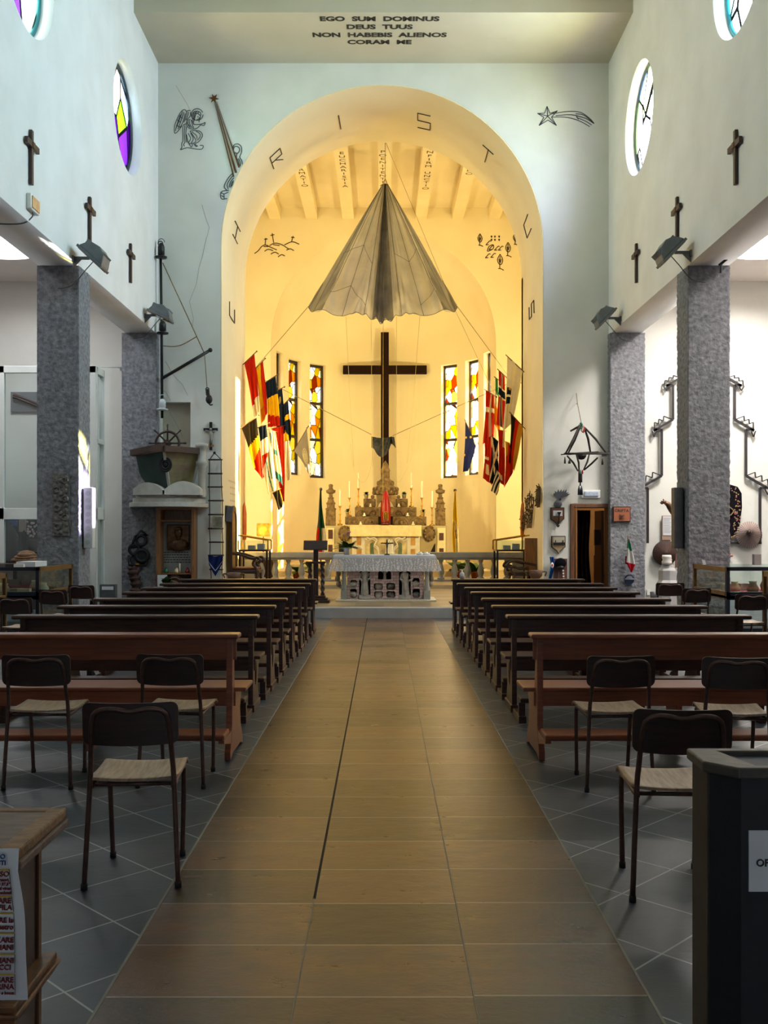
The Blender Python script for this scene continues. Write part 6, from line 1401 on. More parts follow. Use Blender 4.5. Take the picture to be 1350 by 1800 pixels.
m = MB(); m.ball(w_(313.5, 937, 21.33), (.085, .07, .12), 14, 10); m.ball(w_(313.5, 958, 21.35), (.23, .08, .14), 16, 10); m.ball(w_(313.5, 946, 21.33), (.05, .05, .06), 8, 6); m.ball(w_(313.5, 938, 21.265), (.018, .02, .03), 8, 6); m.ball(w_(313.5, 930, 21.33), (.088, .07, .05), 12, 6); m.cbox(w_(313.5, 943, 21.268), (.05, .01, .008)); T.part('figure', m, BRONZE, w=True)
for x, col, lab in ((292, '#14643a', 'green glass votive candle in the wooden niche'), (310.5, '#d8c8a4', 'white votive candle in the wooden niche'), (329.5, '#7a1420', 'red glass votive candle in the wooden niche')):
    c = (w_(x, 0, 21.2).x, 21.2, zs); m = MB(); m.lathe([(0, 0), (.045, 0), (.055, .03), (.035, .08), (.015, .11), (0, .115)], c, 12); single('votive_candle', lab, 'candle', m, mat('votive_'+col[1:], col, .2), 'votive candles in the niche')
m = MB(); m.tube([(w_(316, 0, 21.3).x, 21.3, zs), (w_(316, 0, 21.3).x, 21.3, zs+.2)], .018, 8); single('taper_candle', 'thin white candle in front of the memorial slab', 'candle', m, CANDLE)
T = Thing('framed_notice', 'framed white notice leaning in the lower part of the wooden niche', 'picture', (w_(285.5, 0, 21.06).x, 21.06, .2)); a, b = w_(277, 1034, 21.05), w_(294, 1010.5, 21.05); m = MB(); m.box(a.x-.012, b.x+.012, 21.04, 21.07, .2, b.z+.012); T.part('frame', m, BLACK, w=True); m = MB(); m.box(a.x, b.x, 21.03, 21.04, .25, b.z); T.part('sheet', m, PAPER, w=True)
potted_plant('potted_plant', 'green leafy plant in front of the wooden niche', w_(293, 0, 20.7).x, 20.75, 0, .30, .12, TERRACOTTA, 40, .22, LEAF, None, None, .9, 33, False)
T = Thing('wooden_disc', 'round dark carved wooden disc leaning in the niche bottom', 'plate', (w_(308, 0, 21.1).x, 21.15, .2)); m = MB(); c = w_(308, 1026, 21.1); m.prism([(c.x+p[0], c.z+p[1]) for p in circ((0, 0), .19, 24)], XZ, 21.08, 21.12); T.part('disc', m, WOOD_BACK, w=True)
m = MB(); m.tube([(c.x+.13*math.cos(a*PI/10), 21.075, c.z+.13*math.sin(a*PI/10)) for a in range(20)], .02, 6, closed=True); m.ball((c.x, 21.07, c.z), (.07, .02, .07), 10, 6); T.part('carving', m, WOOD_MID, w=True)
# wrought-iron ring sculpture and root carving on the far left pillar
df = 21.2; f_ = lambda x, y, d=df: px(x, y, d)
T = Thing('iron_sculpture', 'black wrought-iron sculpture of rings on the left far pillar', 'sculpture', f_(243, 994))
def iring(cx, cyy, r, th=.04):
    c = f_(cx, cyy); R_ = r*df/KP; m = MB(); m.tube([c+Vector((R_*math.cos(a*PI/12), 0, R_*math.sin(a*PI/12))) for a in range(24)], th, 6, closed=True); T.part('ring', m, IRON, w=True)
iring(248.5, 950, 8.5, .035); iring(236, 966, 8.5, .035); iring(249.5, 977, 10, .05); iring(240, 984, 10, .02)
m = MB(); c = f_(249.5, 977); m.prism([(c.x+p[0], c.z+p[1]) for p in circ((0, 0), .10, 18)], XZ, df-.03, df+.03)
for P in ([(248, 933), (238, 942), (259, 940), (248, 933)], [(238, 942), (232, 960)], [(226, 976), (227, 993), (256, 994), (259, 986)], [(228, 962), (248, 960)]): m.tube([f_(*p) for p in P], .03, 6)
T.part('bar', m, IRON, w=True)
m = MB(); m.cbox(f_(241.5, 991.5, df-.05), (.07, .01, .03)); T.part('name_plate', m, BRASS, w=True)
T = Thing('root_carving', 'gnarled brown tree-root carving on the left far pillar', 'carving', f_(238, 1040))
m = MB(); rnd = random.Random(4); P = [f_(239, 1040), f_(239, 1025), f_(236, 1012), f_(233, 998)]; m.tube(bez(P, 5), [.11+.03*math.sin(i*1.7) for i in range(16)], 10)
for a, b in (((236, 1010), (226, 997)), ((238, 1008), (245, 996)), ((235, 1015), (227, 1012)), ((238, 1018), (230, 1022)), ((237, 1002), (236, 994))): m.tube([f_(*a), f_((a[0]+b[0])/2+1, (a[1]+b[1])/2), f_(*b)], [.07, .055, .03], 7)
T.part('root', m, mat('root_wood', '#4a2c22', .8, '#2b1812', 12, bump=.5), w=True)
T = Thing('gravestone', 'small dark stone slab with pale plate behind the left chairs', 'slab', (f_(190, 0, 19.6).x, 19.6, 0)); a, b = px(176, 1060, 19.6), px(204, 1027, 19.6); m = MB(); m.box(a.x, b.x, 19.55, 19.7, 0, b.z); T.part('slab', m, mat('dark_slab', '#4c4e50', .7, '#3c3e40', 8), w=True, bev=.01)
a, b = px(179, 1037, 19.54), px(199, 1031, 19.54); m = MB(); m.box(a.x, b.x, 19.54, 19.55, a.z, b.z); T.part('plate', m, PAPER, w=True)
# ================================================================ LEFT AISLE: glazed vestibule, display cases
T = Thing('glazed_partition', 'white-framed glazed partition behind the left grey pillar', 'partition', (-7.2, 19.85, 0))
xr_ = -5.82; yv = 19.8; zt = CH+(VY-643)*yv/KP
zm0, zm1 = CH+(VY-913)*yv/KP, CH+(VY-893)*yv/KP
m = MB(); m.box(-9.4, xr_, yv, yv+.1, zt-.14, zt); m.box(-9.4, xr_, yv, yv+.1, zm0, zm1); m.box(xr_-.13, xr_, yv, yv+.1, 0, zt); m.box(-7.83, -7.68, yv, yv+.1, 0, zt); m.box(-9.4, -9.3, yv, yv+.1, 0, zt); m.box(-9.4, xr_, yv, yv+.1, 0, .12); T.part('front_frame', m, OFFWHITE, w=True, bev=.006)
m = MB(); m.box(-7.68, xr_-.13, yv+.04, yv+.05, zm1, zt-.14); m.box(-9.3, -7.83, yv+.04, yv+.05, zm1, zt-.14); m.box(-7.68, xr_-.13, yv+.04, yv+.05, .12, zm0); m.box(-9.3, -7.83, yv+.04, yv+.05, .12, zm0); T.part('glass', m, GLASS_DIM, w=True)
m = MB(); m.box(xr_-.1, xr_, yv+.1, yv+.62, zt-.14, zt); m.box(xr_-.1, xr_, yv+.1, yv+.62, zm0, zm1+.02); m.box(xr_-.1, xr_, yv+.1, yv+.14, 0, zt); m.box(xr_-.1, xr_, yv+.58, yv+.62, 0, zt); m.box(xr_-.1, xr_, yv+.1, yv+.62, CH+(VY-780)*20.1/KP, CH+(VY-772)*20.1/KP); T.part('side_frame', m, OFFWHITE, w=True, bev=.006)
m = MB(); m.box(xr_-.06, xr_-.05, yv+.14, yv+.58, .1, zt-.14); T.part('side_glass', m, GLASS_DIM, w=True)
m = MB(); m.tube([px(176, 645, 20.2), px(211, 646, 21.45)], .012, 6); m.cbox(px(211, 646, 21.46), (.05, .03, .08)); single('tie_rod', 'thin metal tie rod from the white partition to the end wall', 'rod', m, OFFWHITE)
T = Thing('oar_board', 'grey board with two dark crossed oars on the wall behind the partition glass', 'board', px(45, 724, 21.44))
m = MB(); a, b = px(19, 724, 21.46), px(80, 689, 21.46); m.box(a.x, b.x, 21.45, 21.49, a.z, b.z); T.part('board', m, mat('grey_board', '#6f7174', .8, '#626467', 5), w=True)
for k in (0, 4):
    m = MB(); m.tube([px(24, 695+k*.6, 21.4), px(36, 698+k, 21.4), px(80, 716+k, 21.4)], [.05, .03, .025], 7); T.part('oar', m, WOOD_BACK, w=True)
T = Thing('museum_shelf', 'dark shelf of votive objects behind the glazed partition', 'shelf', (-8.0, 21.2, 0))
m = MB(); m.box(-9.3, -6.9, 20.8, 21.4, .86, .90); m.box(-9.3, -6.9, 20.8, 21.4, .0, .55); m.box(-9.3, -6.9, 20.8, 21.4, 1.05, 1.08); T.part('boards', m, WOOD_BACK, w=True)
m = MB(); m.box(-9.3, -6.9, 21.40, 21.47, 0, 1.95); T.part('back', m, mat('teal_cloth_back', '#22383a', .9, '#14201f', 3), w=True)
T = Thing('dark_coat', 'dark uniform coat on a stand behind the partition glass', 'coat', (px(18, 985, 20.6).x, 20.6, 0)); 
m = MB(); b = px(18, 985, 21.0); b = px(18, 985, 20.6); b.z = 0; m.lathe([(0, 0), (.18, 0), (.05, .03), (.02, .06), (.02, .7), (.16, .72), (.15, 1.1), (.17, 1.42), (.1, 1.56), (.05, 1.6), (.03, 1.7), (0, 1.72)], b, 16, sy=.6); T.part('coat', m, BLACK, w=True)
m = MB(); m.box(px(4, 0, 21).x, px(20, 0, 21).x, 21.3, 21.35, px(0, 924, 21).z, px(0, 914, 21).z+.0); single('blue_picture', 'small blue picture behind the partition glass', 'picture', m, mat('picture_blue', '#2a4a78', .6))
m = MB(); m.box(px(24, 0, 21).x, px(36, 0, 21).x, 21.3, 21.35, px(0, 935, 21).z, px(0, 912, 21).z); single('pale_picture', 'small pale picture behind the partition glass', 'picture', m, mat('picture_pale', '#8d7f78', .6))
T = Thing('flower_vase', 'bunch of pale pink blossoms behind the partition glass', 'flowers', px(58, 968, 21.0)); b = px(58, 968, 21.0); m = MB(); m.lathe([(0, 0), (.1, 0), (.13, .2), (.07, .26), (0, .26)], b, 12); T.part('vase', m, IRON, w=True)
m = MB(); rnd = random.Random(8)
for k in range(26): m.ball((b.x+rnd.uniform(-.14, .14), b.y+rnd.uniform(-.1, .1), b.z+.28+rnd.uniform(0, .34)), .028, 8, 5)
T.part('blossom', m, mat('pale_pink', '#b0989a', .7), w=True)
m = MB(); m.ball(px(42, 948, 21.0), (.05, .05, .2), 8, 8); m.tube([px(42, 955, 21.0), px(42, 969.4, 21.0)], .012, 6); single('iron_lantern', 'slim black lantern behind the partition glass', 'lantern', m, IRON)
m = MB(); b = px(47, 985, 19.2)
for k in range(3): m.tube([b+Vector(((.26-.06*k)*math.cos(a*PI/12), .18*math.sin(a*PI/12), .05*k)) for a in range(24)], .045, 6, closed=True)
m.ball(b+Vector((0, 0, .08)), (.2, .14, .12), 12, 8); single('basket', 'brown woven basket of coral on the ledge behind the left display case', 'basket', m, mat('basket_brown', '#7a5636', .8, '#4a3220', 14, bump=.4))
m = MB(); m.box(-8.2, -6.0, 18.9, 19.6, 0, px(0, 986, 19.2).z-.05); single('ledge_cabinet', 'dark low cabinet under the basket in the left aisle', 'cabinet', m, WOOD_BACK)

def display_case(label, short, s, x0, x1, y0, y1, ztop, zsill, seed, red=True):
    """x0 = aisle-side face; navy front frame towards the camera, brass-edged glass sides"""
    T = Thing('display_case', label, 'display case', (s*(x0+x1)/2, (y0+y1)/2, 0), 0, 'glass display cases in the aisles')
    def bx_(m, a0, a1, b0, b1, c0, c1): m.box(min(s*a0, s*a1), max(s*a0, s*a1), b0, b1, c0, c1)
    t = .05; m = MB()
    for a in (x0, x1-t):
        bx_(m, a, a+t, y0, y0+t, 0, ztop)
    bx_(m, x0, x1, y0, y0+t, ztop-.05, ztop); bx_(m, x0, x1, y0, y0+t, zsill-.12, zsill); bx_(m, x0, x1, y0, y0+t, 0, .1); T.part('front_frame', m, NAVY, w=True, bev=.004)
    BE = mat('brass_edge', '#5f4524', .4, '#473216', 6, metal=.3)
    m = MB(); bx_(m, x0, x0+t, y0+t, y1, ztop-.07, ztop); bx_(m, x0, x0+t, y0+t, y1, zsill-.12, zsill); bx_(m, x0, x0+t, y1-.05, y1, 0, ztop); T.part('side_frame', m, BE, w=True, bev=.004)
    m = MB(); bx_(m, x1-t, x1, y0+t, y1, ztop-.05, ztop); bx_(m, x1-t, x1, y1-.05, y1, 0, ztop); T.part('side_frame', m, BE, w=True, bev=.004)
    m = MB(); bx_(m, x0, x1, y0, y1, zsill-.10, zsill-.06); bx_(m, x0+.02, x1-.02, y0+.03, y1-.02, .0, .08); T.part('shelf', m, NAVY, w=True)
    m = MB(); bx_(m, x0+.01, x1-.01, y0+.02, y0+.026, .1, ztop-.05); bx_(m, x0+.02, x0+.026, y0+t, y1-.05, .1, ztop-.06); bx_(m, x0+.01, x1-.01, y0+.01, y1-.01, ztop-.008, ztop-.002); T.part('glass', m, GLASS, w=True)
    m = MB(); bx_(m, x0+.06, x1-.05, y0+.06, y1-.06, zsill-.06, zsill-.045); T.part('lining', m, mat('red_felt', '#9c2430', .9) if red else mat('brown_felt', '#5a3a2a', .9), w=True)
    rnd = random.Random(seed); cols = ['#c8b890', '#8d8468', '#3a3026', '#a9a49a', '#6a3a2a', '#4a5560']
    for k in range(7):
        x = x0+.15+(x1-x0-.4)*rnd.random(); y = y0+.15+(y1-y0-.4)*(k+.3)/7; c = rnd.choice(cols); q_ = MB(); hh = rnd.uniform(.08, .22)
        if k % 2: q_.lathe([(0, 0), (.07, 0), (.09, hh*.4), (.05, hh*.8), (.06, hh), (0, hh)], (s*x, y, zsill-.045), 12)
        else: q_.box(s*x-.09, s*x+.09, y-.05, y+.05, zsill-.045, zsill-.045+hh*.7)
        single('keepsake', 'small keepsake inside the %s, %s' % (short, ['at its front glass', 'second row from the front', 'third row from the front', 'middle row', 'third row from the back', 'second row from the back', 'at its back'][k]), 'keepsake', q_, mat('keepsake_'+c[1:], c, .6, None, 12), 'keepsakes in the display cases', bev=0)
display_case('brass-edged navy display case before the left pillar', 'left pillar case', -1, 5.0, 6.4, 14.2, 15.75, .985, .63, 1, False)
display_case('brass-edged navy display case before the right pillar', 'right pillar case', 1, 4.98, 6.4, 14.2, 15.75, .985, .63, 2)
display_case('near display case cut by the left photo edge', 'case at the left photo edge', -1, 5.02, 6.3, 11.75, 13.05, .955, .66, 3)
display_case('near display case cut by the right photo edge', 'case at the right photo edge', 1, 5.05, 6.3, 11.75, 13.05, .98, .66, 4)
for nm, lab, x0, x1, y, mm in (('paper_stack', 'white paper sheets on top of the left display case', 33, 66, 1000, PAPER), ('paper_fan', 'folded white paper leaning on the left display case', 33, 50, 1003, WHITE)):
    a, b = px(x0, y, 14.5), px(x1, y, 14.5); m = MB(); m.box(a.x, b.x, 14.4 if nm == 'paper_stack' else 14.3, 14.9 if nm == 'paper_stack' else 14.36, .985, 1.06 if nm == 'paper_stack' else 1.03); single(nm, lab, 'paper', m, mm)
# ================================================================ RIGHT END WALL: crypt door, hangings
T = Thing('door_1', 'brown wooden frame of the open crypt door', None, (4.56, YE, 0), kind='structure')
m = MB(); m.box(DX0-.09, DX0, YE-.04, YE+.32, 0, DZ+.09); m.box(DX1-.01, DX1+.09, YE-.04, YE+.32, 0, DZ+.09); m.box(DX0, DX1, YE-.04, YE+.32, DZ, DZ+.09); T.part('frame', m, WOOD_MID, w=True, bev=.012)
m = MB(); m.box(DX0+.02, DX0+.06, YE-.05, YE-.04, 0, DZ); T.part('door_casing', m, WOOD_HONEY, w=True)
m = MB(); m.box(3.7, 6.9, YE+.32, 24.3, -.05, 0); m.box(3.95, 6.9, 24.2, 24.3, 0, 2.7); m.box(6.4, 6.5, YE+.32, 24.3, 0, 2.7); m.box(3.80, 3.95, YE+.32, 24.3, 0, 2.7); m.box(3.8, 6.5, YE+.32, 24.3, 2.6, 2.7); struct('wall_crypt_stair', m, mat('warm_room_plaster', '#c8a878', .9))
l = bpy.data.lights.new('stair_bulb', 'POINT'); l.energy = 22; l.color = (1, .78, .5); l.shadow_soft_size = .1; lo = bpy.data.objects.new('stair_bulb', l); COL.objects.link(lo); lo.location = (5.9, 22.4, 2.3)
def drape(u, v):
    x = (1011+27*u*(1-.14*math.sin(v*PI)**2*.9)+5*u*max(0, v-.75)*4*.25); p = px(x, 897+140*v, 22.0); return p+Vector((0, .05*math.sin(u*22+v*2), 0))
m = MB(); m.grid(drape, 40, 20); single('door_curtain', 'dark brown curtain drawn aside in the crypt doorway', 'curtain', m, cloth('dark_curtain', '#2a1c16', .05, 0, '#1b110d', 6), fixn=False)
m = MB(); m.box(4.90, 4.96, 22.0, 22.7, 0, 1.98); m.box(4.80, 4.9, 22.2, 22.3, 1.2, 1.55); single('door_leaf', 'dark brown open door leaf inside the crypt doorway', 'door', m, WOOD_BACK)
T = Thing('room_rail', 'brown wooden railing panel inside the crypt doorway', 'railing', (4.75, 23.0, 0)); m = MB(); a, b = px(1044, 0, 23), px(1062, 0, 23)
for z in (.0, .42, .86): m.box(a.x, b.x+.3, 22.98, 23.02, z, z+.09)
m.box(a.x, a.x+.08, 22.98, 23.02, 0, .95); T.part('frame', m, WOOD_MID, w=True)
m = MB(); m.box(a.x+.08, b.x+.3, 23.0, 23.01, .09, .42); m.box(a.x+.08, b.x+.3, 23.0, 23.01, .5, .86); T.part('panel', m, mat('pale_panel', '#c0a27a', .8), w=True)
T = Thing('crypt_sign', 'square reddish wooden sign reading CRIPTA on the right far pillar', 'sign', px(1092.5, 916, 21.25))
a, b = px(1078.5, 916, 21.25), px(1106.5, 892, 21.25); m = MB(); m.box(a.x-.02, b.x+.02, 21.23, 21.27, a.z-.02, b.z+.02); T.part('edge', m, WOOD_BACK, w=True); m = MB(); m.box(a.x, b.x, 21.215, 21.23, a.z, b.z); T.part('board', m, mat('sign_wood', '#9a5a3c', .5, '#874b30', 4), w=True)
lettering('lettering', 'CRIPTA', .085, (px(1093, 0, 21.2).x, 21.212, px(0, 900, 21.2).z), (1, 0, 0), (0, 0, 1), INK, T.o, 'CENTER', .002, 1.1, off=T.loc)
m = MB(); c = px(1093, 908, 21.2)
for k in range(3): m.tube([c+Vector(((.062-.02*k)*math.cos(i*PI/2+PI/4)*1.25, .0, (.062-.02*k)*math.sin(i*PI/2+PI/4))) for i in range(4)], .005, 5, closed=True)
T.part('engraving', m, mat('engraving_grey', '#5a4436', .7), w=True)
T = Thing('wall_flag', 'small green, white and red flag hanging on the right far pillar', 'flag', px(1108, 1006, 21.2))
m = MB(); m.tube([px(1104, 940, 21.1), px(1103.8, 948, 21.1), px(1103, 985, 21.22)], .012, 6); T.part('pole', m, WOOD_MID, w=True)
sil = [(1103.5, 1106, 948), (1103, 1110, 963), (1102.5, 1113, 975), (1101, 1116, 988), (1102.5, 1116.5, 993), (1109, 1110.5, 1006)]
def wf(u, v):
    n = 5; k = min(int(v*n), 4); t = v*n-k; xl = sil[k][0]*(1-t)+sil[k+1][0]*t; xr = sil[k][1]*(1-t)+sil[k+1][1]*t; y = sil[k][2]*(1-t)+sil[k+1][2]*t
    return px(xl+(xr-xl)*u, y, 21.12)+Vector((0, -.02*math.sin(u*9), 0))
m = MB(); m.grid(wf, 16, 24, lambda u, v: 0 if v+.12*(1-u) < .32 else (1 if v-.05*u < .60+.12*u else 2)); T.part('cloth', m, [fcol('#1f7048'), fcol('#d6d2cc'), fcol('#a81824')], w=True, fixn=False)
m = MB(); m.grid(lambda u, v: px(1099+5*u, 977+14*v+2*u, 21.17), 6, 6); T.part('cloth_fold', m, fcol('#7a1018'), w=True, fixn=False)
T = Thing('round_plaque', 'round navy wall plaque with silver helmet shape on the right far pillar', 'plaque', px(1106, 1027, 21.22)); c = px(1106, 1018.5, 21.22); m = MB(); m.prism([(c.x+p[0], c.z+p[1]) for p in circ((0, 0), .108, 28)], XZ, 21.2, 21.24); T.part('disc', m, mat('plaque_navy', '#16233f', .35), w=True, bev=.01)
m = MB(); m.prism([(c.x+p[0], c.z+.01+p[1]) for p in circ((0, 0), .072, 14, 0, PI)], XZ, 21.185, 21.2); m.cbox((c.x, 21.19, c.z+.012), (.19, .02, .03)); T.part('helmet', m, mat('silver_metal', '#a8acb4', .3, metal=.6), w=True)
# chandelier of branches hung before the wall
dh = 21.05; g_ = lambda x, y, d=dh: px(x, y, d)
T = Thing('branch_mobile', 'hanging lamp of charred sticks with small bottles, on the right wall', 'hanging ornament', g_(1021, 870))
HW = mat('charred_stick', '#2a211d', .8, '#181210', 12, bump=.2)
m = MB(); m.tube([g_(1013, 691, 21.45), g_(1015, 709, 21.3), g_(1022, 745)], .008, 5); m.tube([g_(1013, 710, 21.48), g_(1015, 709, 21.3)], .008, 5); T.part('string', m, ROPE, w=True)
for a, b, da, db, r in (((1019, 747), (991, 798), 0, -.25, .022), ((1020, 750), (1001, 797), 0, .2, .018), ((1027, 751), (1041, 793), 0, .2, .022), ((1028, 752), (1060, 797), 0, -.25, .020), ((1006, 756), (1020, 748), .2, 0, .02),
        ((1000, 800), (1016, 828), .2, 0, .018), ((1010, 800), (1018, 830), -.2, 0, .018), ((1039, 798), (1026, 826), .2, 0, .018), ((1046, 806), (1027, 826), -.25, 0, .018)):
    m = MB(); A_, B_ = g_(*a)+Vector((0, da, 0)), g_(*b)+Vector((0, db, 0)); mid = (A_+B_)/2+Vector((.02, 0, .01)); m.tube([A_, mid, B_], [r, r*1.2, r*.9], 7); T.part('stick', m, HW, w=True)
m = MB(); cc = [g_(989, 799)+Vector((0, -.25, 0)), g_(1002, 797)+Vector((0, .2, 0)), g_(1042, 794)+Vector((0, .2, 0)), g_(1066, 799)+Vector((0, -.25, 0))]
for i in range(4): m.tube([cc[i], cc[(i+1) % 4]], .022, 7)
m.tube([g_(986, 799), g_(1052, 794)], .012, 6); T.part('ring_frame', m, HW, w=True)
m = MB(); c = g_(1022, 799); m.lathe([(.0, -.115), (.06, -.10), (.10, -.05), (.115, 0), (0, 0)], c, 16); T.part('black_bowl', m, IRON, w=True)
for x, y0_, y1_, rr in ((993, 803, 815, .02), (1001, 808, 815, .03), (1059, 806, 817, .022)):
    m = MB(); a, b = g_(x, y0_), g_(x, y1_); m.tube([a, b+(a-b)*.4, b], [.008, rr, rr], 8); T.part('hanging_bottle', m, IRON, w=True)
m = MB(); c = g_(1062, 800); m.cbox(c, (.10, .05, .05)); T.part('small_cage', m, IRON, w=True)
m = MB(); a = g_(1020, 833); m.tube([g_(1020, 826), g_(1020, 848)], .045, 8); m.tube([g_(1020, 848), g_(1020, 854)], .015, 6); T.part('stem', m, HW, w=True)
for dx in (-2.2, 2.2): m = MB(); m.lathe([(.0, 0), (.03, 0), (.028, .12), (.012, .17), (.01, .2), (0, .2)], g_(1020+dx, 870), 10); T.part('blue_bottle', m, NAVY, w=True)
for x0_, y0_, mmm in ((1021, 748, '#2f6a58'), (1023, 752, '#b8a8a0'), (1025, 754, '#9a2c26')):
    m = MB(); m.tube(bez([g_(x0_-1, y0_-5), g_(x0_+2, y0_), g_(x0_-1, y0_+6)], 4), .026, 6); T.part('ribbon', m, mat('ribbon_'+mmm[1:], mmm, .8), w=True)
for x0_, mmm in ((1019, '#2f6a58'), (1021.5, '#b8a8a0'), (1024, '#9a2c26')): m = MB(); m.tube([g_(x0_, 826, dh-.05), g_(x0_, 833, dh-.05)], .016, 6); T.part('ribbon', m, MATS['ribbon_'+mmm[1:]], w=True)
T = Thing('exit_lamp', 'white emergency lamp with clear cover above the crypt door', 'lamp', px(1038.5, 876, 21.46)); a, b = px(1022.5, 875.5, 21.46), px(1055, 861.5, 21.46); m = MB(); m.box(a.x, b.x, 21.43, 21.5, a.z, b.z); T.part('case', m, WHITE, w=True, bev=.008); m = MB(); m.box(a.x+.04, b.x-.04, 21.39, 21.43, a.z+.03, b.z-.03); T.part('diffuser', m, mat('lamp_cover', '#b4c0d4', .1, '#98a4b8', 20), w=True, bev=.02)
# grenade flame emblem, shields, cap
T = Thing('flame_emblem', 'grey sheet-metal flaming grenade emblem on the right wall', 'emblem', w_(988, 893)); m = MB()
FL = [(983, 878), (979, 874), (974, 871), (973, 868), (976, 866), (975, 863), (979, 866), (981, 860), (983, 865), (987, 860), (987, 865), (992, 860.5), (991, 865), (996, 860), (995, 866), (1000, 866), (996, 868), (1002, 868), (996, 873), (990, 874), (985, 876), (986, 880)]
m.prism([(w_(x, y).x, w_(x, y).z) for x, y in FL], XZ, 21.44, 21.46); T.part('flame', m, GREYMETAL, w=True)
c = w_(981, 886); m = MB(); m.ball((c.x, 21.46, c.z), (.088, .03, .09), 16, 8); m.prism([(w_(x, y).x, w_(x, y).z) for x, y in ((981, 881), (983.5, 876), (987, 877), (985, 881))], XZ, 21.44, 21.46); T.part('grenade', m, GREYMETAL, w=True)
def shield(name, label, x0, x1, y0, y1, fm, mm):
    T = Thing(name, label, 'plaque', w_((x0+x1)/2, y1)); L = [(x0, y0), (x1, y0), (x1, y0+(y1-y0)*.62), ((x0+x1)/2+3, y0+(y1-y0)*.84), ((x0+x1)/2, y1), ((x0+x1)/2-3, y0+(y1-y0)*.84), (x0, y0+(y1-y0)*.62)]
    m = MB(); m.prism([(w_(x, y).x, w_(x, y).z) for x, y in L], XZ, 21.45, 21.48); T.part('edge', m, BLACK, w=True, bev=.006)
    cx_, cy_ = (x0+x1)/2, (y0+y1)/2-1; m = MB(); m.prism([(w_(cx_+(x-cx_)*.86, 0).x, w_(0, cy_+(y-cy_)*.9).z) for x, y in L], XZ, 21.43, 21.45); T.part('board', m, mm, w=True); return T
T = shield('shield_plaque', 'brown wooden shield plaque with white card and iron pipe', 967.5, 992, 892, 925, BLACK, WOOD_MID)
m = MB(); a, b = w_(972, 907), w_(988, 897.5); m.box(a.x, b.x, 21.42, 21.43, a.z, b.z); T.part('card', m, PAPER, w=True)
m = MB(); m.tube([w_(983, 903, 21.37), w_(982.5, 915, 21.38), w_(981, 921, 21.38)], .02, 8); m.lathe([(.0, 0), (.025, .0), (.045, .05), (0, .05)], w_(983, 904, 21.37), 10); m.tube(bez([w_(979, 923, 21.38), w_(981, 926, 21.38), w_(983, 923, 21.38)], 4), .015, 6); T.part('iron_pipe', m, IRON, w=True)
T = shield('shield_plaque', 'black-edged wooden shield plaque with pale plate and dark bracket', 969, 994, 942, 974, BLACK, mat('pale_shield', '#a08a68', .6, '#87724f', 5))
m = MB(); a, b = w_(973, 954), w_(992, 944); m.box(a.x, b.x, 21.42, 21.43, a.z, b.z); T.part('plate', m, mat('dull_plate', '#a39c8a', .5), w=True)
m = MB(); a, b = w_(972, 957.5), w_(993, 953.5); m.box(a.x, b.x, 21.40, 21.43, a.z, b.z)
for x in (976, 989): a, b = w_(x-.8, 954), w_(x+.8, 949.5); m.box(a.x, b.x, 21.41, 21.43, a.z, b.z)
T.part('bracket', m, BLACK, w=True)
T = Thing('cap_board', 'reddish board holding a black round cap beside the crypt door', 'board', w_(985, 1030)); m = MB(); a, b = w_(974, 1032), w_(997, 982); m.box(a.x, b.x, 21.45, 21.48, a.z, b.z); T.part('board', m, mat('red_board', '#5f3324', .5, '#4c281b', 4), w=True)
m = MB(); a, b = w_(980, 1030, 21.43), w_(982, 1005, 21.43); m.tube([a, b], .015, 6); T.part('metal_bar', m, GREYMETAL, w=True)
m = MB()
for k in range(5): m.cbox(w_(990+.3*k, 1003+5*k, 21.43), (.035, .01, .035))
T.part('checkered_band', m, WHITE, w=True)
T = Thing('black_cap', 'round black peaked cap hanging on the reddish board', 'cap', w_(985, 1002, 21.4)); c = w_(985.3, 990, 21.38); m = MB(); m.ball(c, (.125, .07, .115), 18, 10); T.part('crown', m, cloth('cap_cloth', '#15161c', .02), w=True); m = MB(); m.ball(c+Vector((0, -.01, -.09)), (.09, .09, .05), 12, 6); T.part('peak', m, BLACK, w=True)
def bcl(u, v): return px(966+8*u+2*math.sin(v*4)-1.2*v*u*3, 979+38*v, 21.40)+Vector((0, .03*math.sin(u*14+v*3), 0))
T = Thing('blue_cloth', 'bright blue cloth with round badge hanging beside the black cap', 'cloth', px(970, 1018, 21.4)); m = MB(); m.grid(bcl, 16, 20); T.part('cloth', m, cloth('bright_blue', '#2b62b0', .1, 0, '#1a4488', 9), w=True, fixn=False)
m = MB(); c = bcl(.25, .38)+Vector((0, -.04, 0)); m.ball(c, (.035, .008, .06), 12, 6); T.part('badge', m, WHITE, w=True); m = MB(); m.ball(c+Vector((0, -.008, 0)), (.018, .006, .03), 8, 6); T.part('badge_centre', m, mat('badge_red', '#b02028', .6), w=True)

